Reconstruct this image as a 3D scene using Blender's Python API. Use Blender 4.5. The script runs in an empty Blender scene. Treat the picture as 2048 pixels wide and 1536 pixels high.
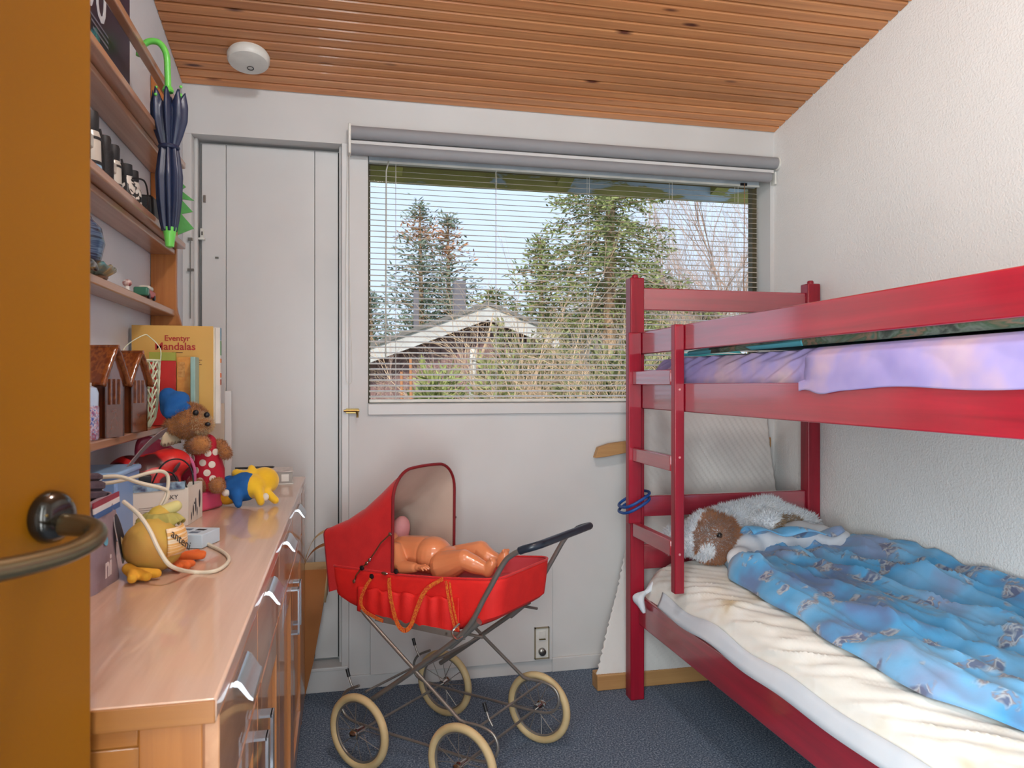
import bpy, math, random
import numpy as np
from mathutils import Vector, Matrix

# ------------------------------------------------------------------ camera, world, light, exposure
scene = bpy.context.scene
COL = scene.collection
F = 1490.0                                    # focal length in pixels of the 2048 wide photograph
YAW = math.atan(339 / 1490.0)
CH = 1.12                                     # camera height
cam_data = bpy.data.cameras.new('camera')
cam_data.sensor_width = 36.0
cam_data.lens = F * 36.0 / 2048.0
cam_data.clip_start = 0.02
cam_data.dof.use_dof = True
cam_data.dof.focus_distance = 2.8
cam_data.dof.aperture_fstop = 11.0
cam = bpy.data.objects.new('camera', cam_data)
COL.objects.link(cam)
cam.location = (0, 0, CH)
cam.rotation_euler = (math.pi / 2, 0, -YAW)
scene.camera = cam

scene.view_settings.view_transform = 'Standard'
scene.view_settings.look = 'None'
scene.view_settings.gamma = 1.0
scene.view_settings.use_curve_mapping = False
scene.view_settings.exposure = 0.0

world = bpy.data.worlds.new('sky')
scene.world = world
world.use_nodes = True
wn = world.node_tree.nodes
wl = world.node_tree.links
wn.clear()
w_out = wn.new('ShaderNodeOutputWorld')
w_bg = wn.new('ShaderNodeBackground')
w_tc = wn.new('ShaderNodeTexCoord')
w_sep = wn.new('ShaderNodeSeparateXYZ')
w_ramp = wn.new('ShaderNodeValToRGB')
w_ramp.color_ramp.elements[0].position = 0.0
w_ramp.color_ramp.elements[0].color = (0.62, 0.745, 0.90, 1)
w_ramp.color_ramp.elements[1].position = 0.8
w_ramp.color_ramp.elements[1].color = (0.52, 0.69, 0.95, 1)
wl.new(w_tc.outputs['Generated'], w_sep.inputs[0])
wl.new(w_sep.outputs['Z'], w_ramp.inputs[0])
wl.new(w_ramp.outputs[0], w_bg.inputs['Color'])
w_bg.inputs['Strength'].default_value = 1.32
wl.new(w_bg.outputs[0], w_out.inputs['Surface'])


def light(name, kind, loc, rot, energy, col, **kw):
    d = bpy.data.lights.new(name, kind)
    d.energy = energy
    d.color = col
    for k, v in kw.items():
        setattr(d, k, v)
    o = bpy.data.objects.new(name, d)
    COL.objects.link(o)
    o.location = loc
    o.rotation_euler = rot
    return o


# hazy winter sun from behind the house, and an added fill lamp in the doorway, turned to the right wall
light('winter_sun', 'SUN', (0, -6, 8), (math.radians(52), 0, math.radians(-18)), 4.0, (1.0, 0.94, 0.86), angle=math.radians(6))
light('doorway_fill', 'AREA', (-0.02, -0.14, 1.08), (math.radians(90), 0, math.radians(-70)), 60.0, (0.87, 0.96, 1.0), shape='RECTANGLE', size=0.75, size_y=1.35)
ASSUMED_LAMP_EMIT = 96.0                              # strength of an assumed ceiling lamp, added to brighten the room

# ------------------------------------------------------------------ helpers


def lin(c):
    out = []
    for v in c:
        v = v / 255.0
        out.append(v / 12.92 if v <= 0.04045 else ((v + 0.055) / 1.055) ** 2.4)
    return (out[0], out[1], out[2], 1.0)


def _bsdf(name):
    m = bpy.data.materials.new(name)
    m.use_nodes = True
    nt = m.node_tree
    b = nt.nodes.get('Principled BSDF')
    return m, nt, b


def _pos(nt, scale=(1, 1, 1), rot=(0, 0, 0)):
    g = nt.nodes.new('ShaderNodeNewGeometry')
    mp = nt.nodes.new('ShaderNodeMapping')
    mp.inputs['Scale'].default_value = scale
    mp.inputs['Rotation'].default_value = rot
    nt.links.new(g.outputs['Position'], mp.inputs['Vector'])
    return mp.outputs[0]


def _ramp(nt, fac, stops):
    r = nt.nodes.new('ShaderNodeValToRGB')
    e = r.color_ramp.elements
    while len(e) < len(stops):
        e.new(0.5)
    for i, (p, c) in enumerate(stops):
        e[i].position = p
        e[i].color = c
    nt.links.new(fac, r.inputs[0])
    return r.outputs[0]


def _noise(nt, vec, scale, detail=3, rough=0.5, dist=0.0):
    n = nt.nodes.new('ShaderNodeTexNoise')
    n.inputs['Scale'].default_value = scale
    n.inputs['Detail'].default_value = detail
    n.inputs['Roughness'].default_value = rough
    n.inputs['Distortion'].default_value = dist
    nt.links.new(vec, n.inputs['Vector'])
    return n.outputs[0]


def _bump(nt, b, height, strength, dist):
    bp = nt.nodes.new('ShaderNodeBump')
    bp.inputs['Strength'].default_value = strength
    bp.inputs['Distance'].default_value = dist
    nt.links.new(height, bp.inputs['Height'])
    nt.links.new(bp.outputs[0], b.inputs['Normal'])


def mk(name, c, rough=0.6, c2=None, nscale=12, metal=0.0, bump=None, spec=0.5, coat=0.0, sheen=0.0, stretch=(1, 1, 1), lo=0.35, hi=0.65, alpha=None):
    m, nt, b = _bsdf(name)
    b.inputs['Roughness'].default_value = rough
    b.inputs['Metallic'].default_value = metal
    b.inputs['Specular IOR Level'].default_value = spec
    b.inputs['Coat Weight'].default_value = coat
    b.inputs['Coat Roughness'].default_value = 0.12
    b.inputs['Sheen Weight'].default_value = sheen
    if c2 is None:
        c2 = tuple(v * 0.93 for v in c)
    v = _pos(nt, stretch)
    col = _ramp(nt, _noise(nt, v, nscale), [(lo, lin(c)), (hi, lin(c2))])
    nt.links.new(col, b.inputs['Base Color'])
    if bump:
        _bump(nt, b, _noise(nt, _pos(nt), bump[0], 4), bump[1], bump[2])
    return m


def wood(name, light_c, dark_c, axis='x', rough=0.42, grain=55, knots=None, coat=0.0, spec=0.5, tone=None, long=1.6):
    """procedural timber: fine grain stretched along an axis, broad tone bands, optional knots"""
    m, nt, b = _bsdf(name)
    b.inputs['Roughness'].default_value = rough
    b.inputs['Coat Weight'].default_value = coat
    b.inputs['Specular IOR Level'].default_value = spec
    sc = [grain, grain, grain]
    sc['xyz'.index(axis)] = long
    v = _pos(nt, tuple(sc))
    n1 = _noise(nt, v, 1.0, 5, 0.6, 0.6)
    col = _ramp(nt, n1, [(0.3, lin(light_c)), (0.7, lin(dark_c))])
    sc2 = [7.0, 7.0, 7.0]
    sc2['xyz'.index(axis)] = 0.9
    n2 = _noise(nt, _pos(nt, tuple(sc2)), 1.0, 2)
    mx = nt.nodes.new('ShaderNodeMixRGB')
    mx.blend_type = 'MULTIPLY'
    mx.inputs[0].default_value = 1.0
    tint = _ramp(nt, n2, [(0.35, (0.84, 0.82, 0.80, 1)), (0.65, (1.05, 1.04, 1.03, 1))])
    nt.links.new(col, mx.inputs[1])
    nt.links.new(tint, mx.inputs[2])
    cur = mx.outputs[0]
    if tone:                                   # each board slightly its own tone
        oi = nt.nodes.new('ShaderNodeObjectInfo')
        m2 = nt.nodes.new('ShaderNodeMixRGB')
        m2.blend_type = 'MULTIPLY'
        m2.inputs[0].default_value = 1.0
        t2 = _ramp(nt, oi.outputs['Random'], [(0.0, tone[0] + (1,)), (1.0, tone[1] + (1,))])
        nt.links.new(cur, m2.inputs[1])
        nt.links.new(t2, m2.inputs[2])
        cur = m2.outputs[0]
    if knots:
        vo = nt.nodes.new('ShaderNodeTexVoronoi')
        vo.inputs['Scale'].default_value = 1.0
        vo.inputs['Randomness'].default_value = 1.0
        nt.links.new(_pos(nt, knots[0]), vo.inputs['Vector'])
        k = _ramp(nt, vo.outputs['Distance'], [(knots[1] * 0.4, lin(knots[2])), (knots[1], (1, 1, 1, 1))])
        m3 = nt.nodes.new('ShaderNodeMixRGB')
        m3.blend_type = 'MULTIPLY'
        m3.inputs[0].default_value = 1.0
        nt.links.new(cur, m3.inputs[1])
        nt.links.new(k, m3.inputs[2])
        cur = m3.outputs[0]
    nt.links.new(cur, b.inputs['Base Color'])
    _bump(nt, b, n1, 0.08, 0.002)
    return m


def cells(name, stops, scale, rough=0.85, bump=None, stretch=(1, 1, 1), dist=0.0, detail=3, sheen=0.0):
    """cloth or speckle print: noise through a many-coloured ramp"""
    m, nt, b = _bsdf(name)
    b.inputs['Roughness'].default_value = rough
    b.inputs['Sheen Weight'].default_value = sheen
    n = _noise(nt, _pos(nt, stretch), scale, detail, 0.55, dist)
    nt.links.new(_ramp(nt, n, [(p, lin(c)) for p, c in stops]), b.inputs['Base Color'])
    if bump:
        _bump(nt, b, _noise(nt, _pos(nt), bump[0], 4), bump[1], bump[2])
    return m


class MB:
    """collects shapes; part()/solo() turns them into ONE mesh object"""

    def __init__(self):
        self.v, self.f, self.n = [], [], 0

    def add(self, vs, fs):
        vs = np.asarray(vs, float).reshape(-1, 3)
        o = self.n
        self.v.append(vs)
        self.f.extend([tuple(i + o for i in f) for f in fs])
        self.n += len(vs)
        return self

    def box(self, x0, x1, y0, y1, z0, z1):
        vs = [(x, y, z) for z in (z0, z1) for y in (y0, y1) for x in (x0, x1)]
        return self.add(vs, [(0, 2, 3, 1), (4, 5, 7, 6), (0, 1, 5, 4), (2, 6, 7, 3), (0, 4, 6, 2), (1, 3, 7, 5)])

    def obox(self, c, h, M):
        R = np.array(M.to_3x3()) if isinstance(M, Matrix) else np.array(M)
        vs = [np.array(c) + R @ np.array((sx * h[0], sy * h[1], sz * h[2])) for sz in (-1, 1) for sy in (-1, 1) for sx in (-1, 1)]
        return self.add(vs, [(0, 2, 3, 1), (4, 5, 7, 6), (0, 1, 5, 4), (2, 6, 7, 3), (0, 4, 6, 2), (1, 3, 7, 5)])

    def prism(self, poly, axis, a0, a1):
        """poly: 2D points in the plane across the axis (x: (y,z), y: (x,z), z: (x,y))"""
        n = len(poly)
        def p3(p, a):
            return {'x': (a, p[0], p[1]), 'y': (p[0], a, p[1]), 'z': (p[0], p[1], a)}[axis]
        vs = [p3(p, a0) for p in poly] + [p3(p, a1) for p in poly]
        fs = [tuple(range(n))[::-1], tuple(range(n, 2 * n))] + [(i, (i + 1) % n, n + (i + 1) % n, n + i) for i in range(n)]
        return self.add(vs, fs)

    def tube(self, pts, r, n=8, closed=False, caps=True, flat=None):
        """flat=(axis vector, factor) squeezes the section"""
        P = [np.array(p, float) for p in pts]
        m = len(P)
        rr = r if isinstance(r, (list, tuple, np.ndarray)) else [r] * m
        T = []
        for i in range(m):
            a = P[(i - 1) % m] if (closed or i > 0) else P[i]
            b = P[(i + 1) % m] if (closed or i < m - 1) else P[i]
            t = b - a
            T.append(t / (np.linalg.norm(t) + 1e-12))
        up = np.array((0, 0, 1.0)) if abs(T[0][2]) < 0.9 else np.array((1.0, 0, 0))
        u = np.cross(T[0], up)
        u /= np.linalg.norm(u)
        vs = []
        for i in range(m):
            u = u - T[i] * np.dot(u, T[i])
            u /= np.linalg.norm(u) + 1e-12
            w = np.cross(T[i], u)
            for k in range(n):
                a = 2 * math.pi * k / n
                d = (u * math.cos(a) + w * math.sin(a)) * rr[i]
                if flat is not None:
                    ax = np.array(flat[0], float)
                    d = d - ax * np.dot(d, ax) * (1 - flat[1])
                vs.append(P[i] + d)
        fs = []
        for i in range(m if closed else m - 1):
            j = (i + 1) % m
            for k in range(n):
                k2 = (k + 1) % n
                fs.append((i * n + k, i * n + k2, j * n + k2, j * n + k))
        if caps and not closed:
            fs.append(tuple(range(n))[::-1])
            fs.append(tuple((m - 1) * n + k for k in range(n)))
        return self.add(vs, fs)

    def lathe(self, prof, c=(0, 0, 0), axis=(0, 0, 1), n=24):
        """prof: (radius, height along the axis)"""
        ax = np.array(axis, float)
        ax /= np.linalg.norm(ax)
        u = np.cross(ax, (0, 0, 1.0)) if abs(ax[2]) < 0.9 else np.cross(ax, (1.0, 0, 0))
        u /= np.linalg.norm(u)
        w = np.cross(ax, u)
        vs = []
        for r, h in prof:
            for k in range(n):
                a = 2 * math.pi * k / n
                vs.append(np.array(c) + ax * h + (u * math.cos(a) + w * math.sin(a)) * max(r, 1e-5))
        fs = []
        for i in range(len(prof) - 1):
            for k in range(n):
                k2 = (k + 1) % n
                fs.append((i * n + k, i * n + k2, (i + 1) * n + k2, (i + 1) * n + k))
        fs.append(tuple(range(n))[::-1])
        fs.append(tuple((len(prof) - 1) * n + k for k in range(n)))
        return self.add(vs, fs)

    def ball(self, c, r, M=None, nu=16, nv=10):
        r = (r, r, r) if not isinstance(r, (tuple, list)) else r
        R = np.eye(3) if M is None else np.array(M.to_3x3())
        vs = []
        for j in range(nv + 1):
            ph = math.pi * j / nv
            for i in range(nu):
                a = 2 * math.pi * i / nu
                p = np.array((r[0] * math.sin(ph) * math.cos(a), r[1] * math.sin(ph) * math.sin(a), -r[2] * math.cos(ph)))
                vs.append(np.array(c) + R @ p)
        fs = []
        for j in range(nv):
            for i in range(nu):
                i2 = (i + 1) % nu
                if j == 0:
                    fs.append((0, (j + 1) * nu + i2, (j + 1) * nu + i)) if False else fs.append((i, i2, (j + 1) * nu + i2, (j + 1) * nu + i))
                else:
                    fs.append((j * nu + i, j * nu + i2, (j + 1) * nu + i2, (j + 1) * nu + i))
        return self.add(vs, fs)

    def cap(self, p0, r0, p1, r1, n=14, h=5):
        """rounded tapering limb"""
        p0, p1 = np.array(p0, float), np.array(p1, float)
        d = p1 - p0
        L = np.linalg.norm(d)
        prof = [(r0 * math.cos(a), -r0 * math.sin(a)) for a in np.linspace(math.pi / 2, 0, h)]
        prof += [(r1 * math.cos(a), L + r1 * math.sin(a)) for a in np.linspace(0, math.pi / 2, h)]
        return self.lathe(prof, p0, d, n)

    def grid(self, P, wrap_u=False, wrap_v=False):
        P = np.asarray(P, float)
        nu, nv = P.shape[:2]
        fs = []
        for i in range(nu if wrap_u else nu - 1):
            i2 = (i + 1) % nu
            for j in range(nv if wrap_v else nv - 1):
                j2 = (j + 1) % nv
                fs.append((i * nv + j, i2 * nv + j, i2 * nv + j2, i * nv + j2))
        return self.add(P.reshape(-1, 3), fs)

    def ribbon(self, pts, width, thick, wdir):
        """flat strap swept along a path; wdir = direction of its width (one or per point)"""
        P = [np.array(p, float) for p in pts]
        m = len(P)
        rows = []
        for i in range(m):
            t = P[min(i + 1, m - 1)] - P[max(i - 1, 0)]
            t /= np.linalg.norm(t) + 1e-12
            wd = np.array(wdir[i] if isinstance(wdir, list) else wdir, float)
            wd = wd - t * np.dot(wd, t)
            wd /= np.linalg.norm(wd) + 1e-12
            nn = np.cross(t, wd)
            rows.append([P[i] + wd * width / 2 + nn * thick / 2, P[i] + wd * width / 2 - nn * thick / 2,
                         P[i] - wd * width / 2 - nn * thick / 2, P[i] - wd * width / 2 + nn * thick / 2])
        self.grid(rows, wrap_v=True)
        o = self.n - 4 * m
        self.f.append((o, o + 1, o + 2, o + 3))
        self.f.append((o + 4 * m - 1, o + 4 * m - 2, o + 4 * m - 3, o + 4 * m - 4))
        return self

    def verts(self):
        return np.concatenate(self.v) if self.v else np.zeros((0, 3))


def catmull(pts, k=6, closed=False):
    P = [np.array(p, float) for p in pts]
    m = len(P)
    out = []
    for i in range(m if closed else m - 1):
        if closed:
            a, b, c, d = P[(i - 1) % m], P[i], P[(i + 1) % m], P[(i + 2) % m]
        else:
            a, b, c, d = P[max(i - 1, 0)], P[i], P[i + 1], P[min(i + 2, m - 1)]
        for j in range(k):
            t = j / k
            out.append(0.5 * ((2 * b) + (c - a) * t + (2 * a - 5 * b + 4 * c - d) * t * t + (3 * b - a - 3 * c + d) * t ** 3))
    if not closed:
        out.append(P[-1])
    return out


def rotz(a):
    return Matrix.Rotation(a, 4, 'Z')


def root_of(o):
    while o.parent:
        o = o.parent
    return o


def mesh_from(mb, name, mat, off=(0, 0, 0), smooth=True, angle=38):
    V = mb.verts() - np.array(off)
    me = bpy.data.meshes.new(name)
    me.from_pydata(V.tolist(), [], mb.f)
    me.update()
    if smooth:
        me.polygons.foreach_set('use_smooth', [True] * len(me.polygons))
        me.set_sharp_from_angle(angle=math.radians(angle))
    if mat:
        me.materials.append(mat)
    return me


def recalc(me):
    import bmesh
    bm = bmesh.new()
    bm.from_mesh(me)
    bmesh.ops.recalc_face_normals(bm, faces=bm.faces)
    bm.to_mesh(me)
    bm.free()


def part(mb, name, mat, parent, xf=None, bevel=0.0, smooth=True, angle=38, label=None, stuff=False, solid=0.0):
    """one mesh object under its thing (world coordinates in, root is unrotated)"""
    if xf is not None:
        mb = _moved(mb, xf)
    off = root_of(parent).location
    me = mesh_from(mb, name, mat, off, smooth, angle)
    recalc(me)
    o = bpy.data.objects.new(name, me)
    COL.objects.link(o)
    o.parent = parent
    if parent.parent is None and parent.type == 'MESH':
        pass
    if bevel:
        _bevel(o, bevel)
    if solid:
        s = o.modifiers.new('solid', 'SOLIDIFY')
        s.thickness = solid
        s.offset = 0
    if label:
        o['label'] = label
    if stuff:
        o['kind'] = 'stuff'
    return o


def _bevel(o, w):
    b = o.modifiers.new('bevel', 'BEVEL')
    b.width = w
    b.segments = 2
    b.limit_method = 'ANGLE'
    b.angle_limit = math.radians(50)


def _moved(mb, xf):
    m2 = MB()
    V = mb.verts()
    m2.add(xf(V), [])
    m2.f = list(mb.f)
    return m2


def thing(name, label, cat, loc=(0, 0, 0), group=None):
    o = bpy.data.objects.new(name, None)
    o.empty_display_size = 0.05
    COL.objects.link(o)
    o.location = loc
    o['label'] = label
    o['category'] = cat
    if group:
        o['group'] = group
    return o


def solo(mb, name, mat, label, cat, group=None, xf=None, bevel=0.0, smooth=True, angle=38, kind=None, solid=0.0, loc=None):
    """a thing that is a single mesh; its origin sits at its base"""
    if xf is not None:
        mb = _moved(mb, xf)
    V = mb.verts()
    if loc is None:
        loc = ((V[:, 0].min() + V[:, 0].max()) / 2, (V[:, 1].min() + V[:, 1].max()) / 2, V[:, 2].min())
    me = mesh_from(mb, name, mat, loc, smooth, angle)
    recalc(me)
    o = bpy.data.objects.new(name, me)
    COL.objects.link(o)
    o.location = loc
    o['label'] = label
    o['category'] = cat
    if group:
        o['group'] = group
    if kind:
        o['kind'] = kind
    if bevel:
        _bevel(o, bevel)
    if solid:
        s = o.modifiers.new('solid', 'SOLIDIFY')
        s.thickness = solid
        s.offset = 0
    return o


def struct(mb, name, mat, label, cat, bevel=0.0, smooth=False):
    o = solo(mb, name, mat, label, cat, bevel=bevel, smooth=smooth, loc=(0, 0, 0))
    o['kind'] = 'structure'
    return o


def clone_tree(o, delta, parent=None, label=None):
    """copy of a thing or part with copies of its parts, no operators"""
    c = o.copy()
    COL.objects.link(c)
    if parent is not None:
        c.parent = parent
    c.location = Vector(o.location) + Vector(delta)
    if label:
        c['label'] = label
    for ch in list(o.children):
        clone_tree(ch, (0, 0, 0), c)
    return c


def voxel(mb, size, smooth=4, factor=0.5):
    """fuse overlapping closed shapes into one continuous skin; returns an MB"""
    me = mesh_from(mb, 'tmp', None, smooth=False)
    o = bpy.data.objects.new('tmp', me)
    COL.objects.link(o)
    r = o.modifiers.new('r', 'REMESH')
    r.mode = 'VOXEL'
    r.voxel_size = size
    if smooth:
        s = o.modifiers.new('s', 'SMOOTH')
        s.iterations = smooth
        s.factor = factor
    dg = bpy.context.evaluated_depsgraph_get()
    dg.update()
    ev = o.evaluated_get(dg)
    m2 = bpy.data.meshes.new_from_object(ev)
    out = MB()
    V = np.zeros(len(m2.vertices) * 3)
    m2.vertices.foreach_get('co', V)
    out.add(V.reshape(-1, 3), [tuple(p.vertices) for p in m2.polygons])
    bpy.data.objects.remove(o)
    bpy.data.meshes.remove(me)
    bpy.data.meshes.remove(m2)
    return out


def text_mb(s, size, depth=0.0006, ax=(1, 0, 0), up=(0, 0, 1), at=(0, 0, 0), bold=False, shear=0.0):
    """flat lettering: ax = reading direction, up = letter height direction, at = left baseline"""
    cu = bpy.data.curves.new('t', 'FONT')
    cu.body = s
    cu.size = size
    cu.extrude = depth
    cu.shear = shear
    cu.resolution_u = 3
    if bold:
        cu.offset = size * 0.018
    o = bpy.data.objects.new('t', cu)
    COL.objects.link(o)
    dg = bpy.context.evaluated_depsgraph_get()
    dg.update()
    m2 = bpy.data.meshes.new_from_object(o.evaluated_get(dg))
    V = np.zeros(len(m2.vertices) * 3)
    m2.vertices.foreach_get('co', V)
    V = V.reshape(-1, 3)
    a, u = np.array(ax, float), np.array(up, float)
    a /= np.linalg.norm(a)
    u /= np.linalg.norm(u)
    nn = np.cross(a, u)
    W = np.array(at) + V[:, :1] * a + V[:, 1:2] * u + V[:, 2:3] * nn
    out = MB()
    out.add(W, [tuple(p.vertices) for p in m2.polygons])
    bpy.data.objects.remove(o)
    bpy.data.curves.remove(cu)
    bpy.data.meshes.remove(m2)
    return out


def fuzz(mb, count, length, width, seed, lean=0.5, keep=None, droop=0.0):
    """short fur: thin blades growing from a skin"""
    rng = np.random.default_rng(seed)
    V = mb.verts()
    tri = []
    for f in mb.f:
        for k in range(1, len(f) - 1):
            tri.append((f[0], f[k], f[k + 1]))
    tri = np.array(tri)
    A, B, C = V[tri[:, 0]], V[tri[:, 1]], V[tri[:, 2]]
    N = np.cross(B - A, C - A)
    ar = np.linalg.norm(N, axis=1) + 1e-12
    N = N / ar[:, None]
    cen = V.mean(0)
    if np.sum(N * ((A + B + C) / 3 - cen) * ar[:, None]) < 0:
        N = -N
    idx = rng.choice(len(tri), count, p=ar / ar.sum())
    r1, r2 = np.sqrt(rng.random((count, 1))), rng.random((count, 1))
    P = A[idx] * (1 - r1) + B[idx] * (r1 * (1 - r2)) + C[idx] * (r1 * r2)
    if keep is not None:
        k = keep(P)
        P, idx = P[k], idx[k]
    n = len(P)
    D = N[idx] + rng.normal(0, lean, (n, 3)) + np.array((0, 0, -droop))
    D /= np.linalg.norm(D, axis=1)[:, None]
    S = np.cross(D, rng.normal(0, 1, (n, 3)))
    S /= np.linalg.norm(S, axis=1)[:, None] + 1e-9
    L = length * (0.6 + 0.8 * rng.random((n, 1)))
    vs = np.empty((n, 3, 3))
    vs[:, 0] = P - S * width - N[idx] * width
    vs[:, 1] = P + S * width - N[idx] * width
    vs[:, 2] = P + D * L
    out = MB()
    out.add(vs.reshape(-1, 3), [(3 * i, 3 * i + 1, 3 * i + 2) for i in range(n)])
    return out


def P(u, v, w):
    """point at forward distance w from the camera for a position measured on the photograph"""
    r = (u - 1024) / F
    c, s = math.cos(YAW), math.sin(YAW)
    return np.array(((r * c + s) * w, (-r * s + c) * w, CH + (768 - v) / F * w))


def fold_noise(x, y, seed, n=7, fx=(2, 8), fy=(2, 8), ridge=False):
    """smooth random waves for cloth"""
    rng = np.random.default_rng(seed)
    z = np.zeros_like(x)
    for i in range(n):
        a, b, p = rng.uniform(*fx) * rng.choice((-1, 1)), rng.uniform(*fy), rng.uniform(0, 6.28)
        w = np.sin(a * x + b * y + p + 0.6 * np.sin(1.7 * b * x * 0.5 + p * 2))
        if ridge:
            w = 1 - 2 * np.abs(w) ** 0.7
        z += w / n ** 0.5
    return z
# ------------------------------------------------------------------ materials of the room
M = {}
M['white'] = mk('white_paint', (214, 213, 211), 0.55, (209, 208, 206), 4)
M['white_gloss'] = mk('white_gloss_paint', (214, 213, 211), 0.35, (209, 208, 206), 4)
M['plaster'] = mk('textured_plaster', (240, 239, 236), 0.8, (236, 235, 232), 3, bump=(150, 0.55, 0.006))
M['left_plaster'] = mk('smooth_plaster', (218, 220, 224), 0.7, (212, 214, 219), 3, bump=(120, 0.2, 0.003))
M['gap'] = mk('dark_gap', (60, 55, 50), 0.8)
M['carpet'] = cells('carpet_pile', [(0.3, (50, 64, 82)), (0.45, (86, 103, 124)), (0.56, (118, 134, 153)), (0.68, (168, 180, 194))], 190, 0.95, bump=(230, 0.9, 0.006))
M['pine'] = wood('ceiling_pine', (226, 158, 102), (196, 126, 76), 'x', 0.36, 60, ((3.4, 13.0, 3.0), 0.13, (110, 66, 50)), coat=0.15, tone=((0.86, 0.85, 0.84), (1.12, 1.1, 1.08)), long=1.2)
M['pine_dark'] = mk('ceiling_groove', (110, 62, 34), 0.6)
M['ochre'] = mk('ochre_door_paint', (134, 82, 6), 0.42, (127, 77, 5), 3, spec=0.2)
M['steel'] = mk('brushed_steel', (150, 146, 140), 0.3, metal=1.0)
M['chrome'] = mk('chrome', (205, 205, 205), 0.14, metal=1.0)
M['alu'] = mk('aluminium', (200, 204, 210), 0.28, metal=1.0)
M['bronze'] = mk('old_bronze', (120, 108, 82), 0.32, metal=0.9)
M['bronze_dark'] = mk('dark_bronze', (44, 38, 30), 0.18, metal=0.6, coat=0.6)
M['brass'] = mk('brass', (150, 128, 78), 0.35, metal=1.0)
M['black'] = mk('black_plastic', (24, 24, 27), 0.4)
M['white_plastic'] = mk('white_plastic', (232, 230, 222), 0.35)

# ------------------------------------------------------------------ room shell
XL, XR, YB = -0.547, 1.762, 2.8
ZB, SL = 2.171, 0.214                         # ceiling height at the window wall, its slope


def zc(y):
    return ZB + SL * (YB - y)


mb = MB().box(-0.62, 1.84, -0.9, 2.95, -0.08, 0.0)
struct(mb, 'floor', M['carpet'], 'blue grey speckled carpet covering the bedroom floor', 'floor')

mb = MB().prism([(-0.1, -0.05), (2.95, -0.05), (2.95, zc(2.95) + 0.02), (-0.1, zc(-0.1) + 0.02)], 'x', XR, XR + 0.1)
struct(mb, 'wall_right', M['plaster'], 'white rough plaster wall beside the bunk bed', 'wall')
mb = MB().prism([(-0.1, -0.05), (2.95, -0.05), (2.95, zc(2.95) + 0.02), (-0.1, zc(-0.1) + 0.02)], 'x', XL - 0.1, XL)
struct(mb, 'wall_left', M['left_plaster'], 'white wall behind the hanging pine shelf', 'wall')
# wall with the doorway in which the camera stands
mb = MB()
mb.box(0.36, XR, -0.2, -0.1, 0, zc(-0.1))
mb.box(XL, 0.36, -0.2, -0.1, 2.08, zc(-0.1))
struct(mb, 'wall_rear', M['white'], 'white wall with the open doorway behind the viewpoint', 'wall')
mb = MB()
mb.box(-0.62, -0.547, -0.9, -0.2, 0, 2.5)
mb.box(0.5, 0.57, -0.9, -0.2, 0, 2.5)
mb.box(-0.62, 0.57, -0.97, -0.9, 0, 2.5)
mb.box(-0.62, 0.57, -0.97, -0.2, 2.5, 2.56)
struct(mb, 'wall_hall', M['white'], 'white walls of the small hall behind the doorway', 'wall')

# sloping ceiling: backing and one object per board
mb = MB().prism([(-0.2, zc(-0.2) + 0.016), (2.95, zc(2.95) + 0.016), (2.95, zc(2.95) + 0.14), (-0.2, zc(-0.2) + 0.14)], 'x', XL - 0.1, XR + 0.1)
ceiling = struct(mb, 'ceiling', M['pine_dark'], 'sloping ceiling of narrow varnished pine boards', 'ceiling')
pitch = 0.0451
ang = math.atan(SL)
nb = int(2.9 / pitch)
first = None
for i in range(nb):
    yc = YB - pitch * (i + 0.5)
    if first is None:
        b = MB()
        h = pitch / 2 - 0.0032
        b.prism([(-h, 0.0035), (-h + 0.003, 0.0), (h - 0.003, 0.0), (h, 0.0035), (h, 0.018), (-h, 0.018)], 'x', XL + 0.001, XR - 0.001)
        me = mesh_from(b, 'plank', M['pine'], smooth=False)
        recalc(me)
        first = bpy.data.objects.new('plank', me)
        pl = first
    else:
        pl = first.copy()
    COL.objects.link(pl)
    pl.parent = ceiling
    pl.location = (0, yc, zc(yc))
    pl.rotation_euler = (-ang, 0, 0)

# outer roof and eave seen through the top of the window
mb = MB()
mb.prism([(-1.0, zc(-1.0) + 0.16), (3.56, zc(3.56) + 0.30), (3.56, zc(3.56) + 0.36), (-1.0, zc(-1.0) + 0.3)], 'x', -3.0, 5.0)
M['eave'] = cells('weathered_eave_paint', [(0.40, (150, 146, 86)), (0.52, (136, 132, 78)), (0.55, (150, 166, 178)), (0.68, (164, 178, 190))], 3.2, 0.8, stretch=(1, 3, 4), detail=6, dist=0.3)
M['eave_green'] = mk('mossy_eave_board', (158, 152, 82), 0.8, (120, 118, 66), 8)
eave = struct(mb, 'trim_1', M['eave_green'], 'mossy green eave overhanging the window outside', 'roof')
b = MB().box(-3.0, 5.0, 3.5, 3.54, 2.062, 2.36)
part(b, 'fascia_board', M['eave'], eave, smooth=False)
for x in (-0.6, 0.2, 1.02, 1.84, 2.66):
    b = MB().prism([(2.97, 2.24), (3.5, 2.09), (3.5, 2.3), (2.97, 2.40)], 'x', x, x + 0.07)
    part(b, 'rafter', M['eave_green'], eave, smooth=False)

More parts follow.
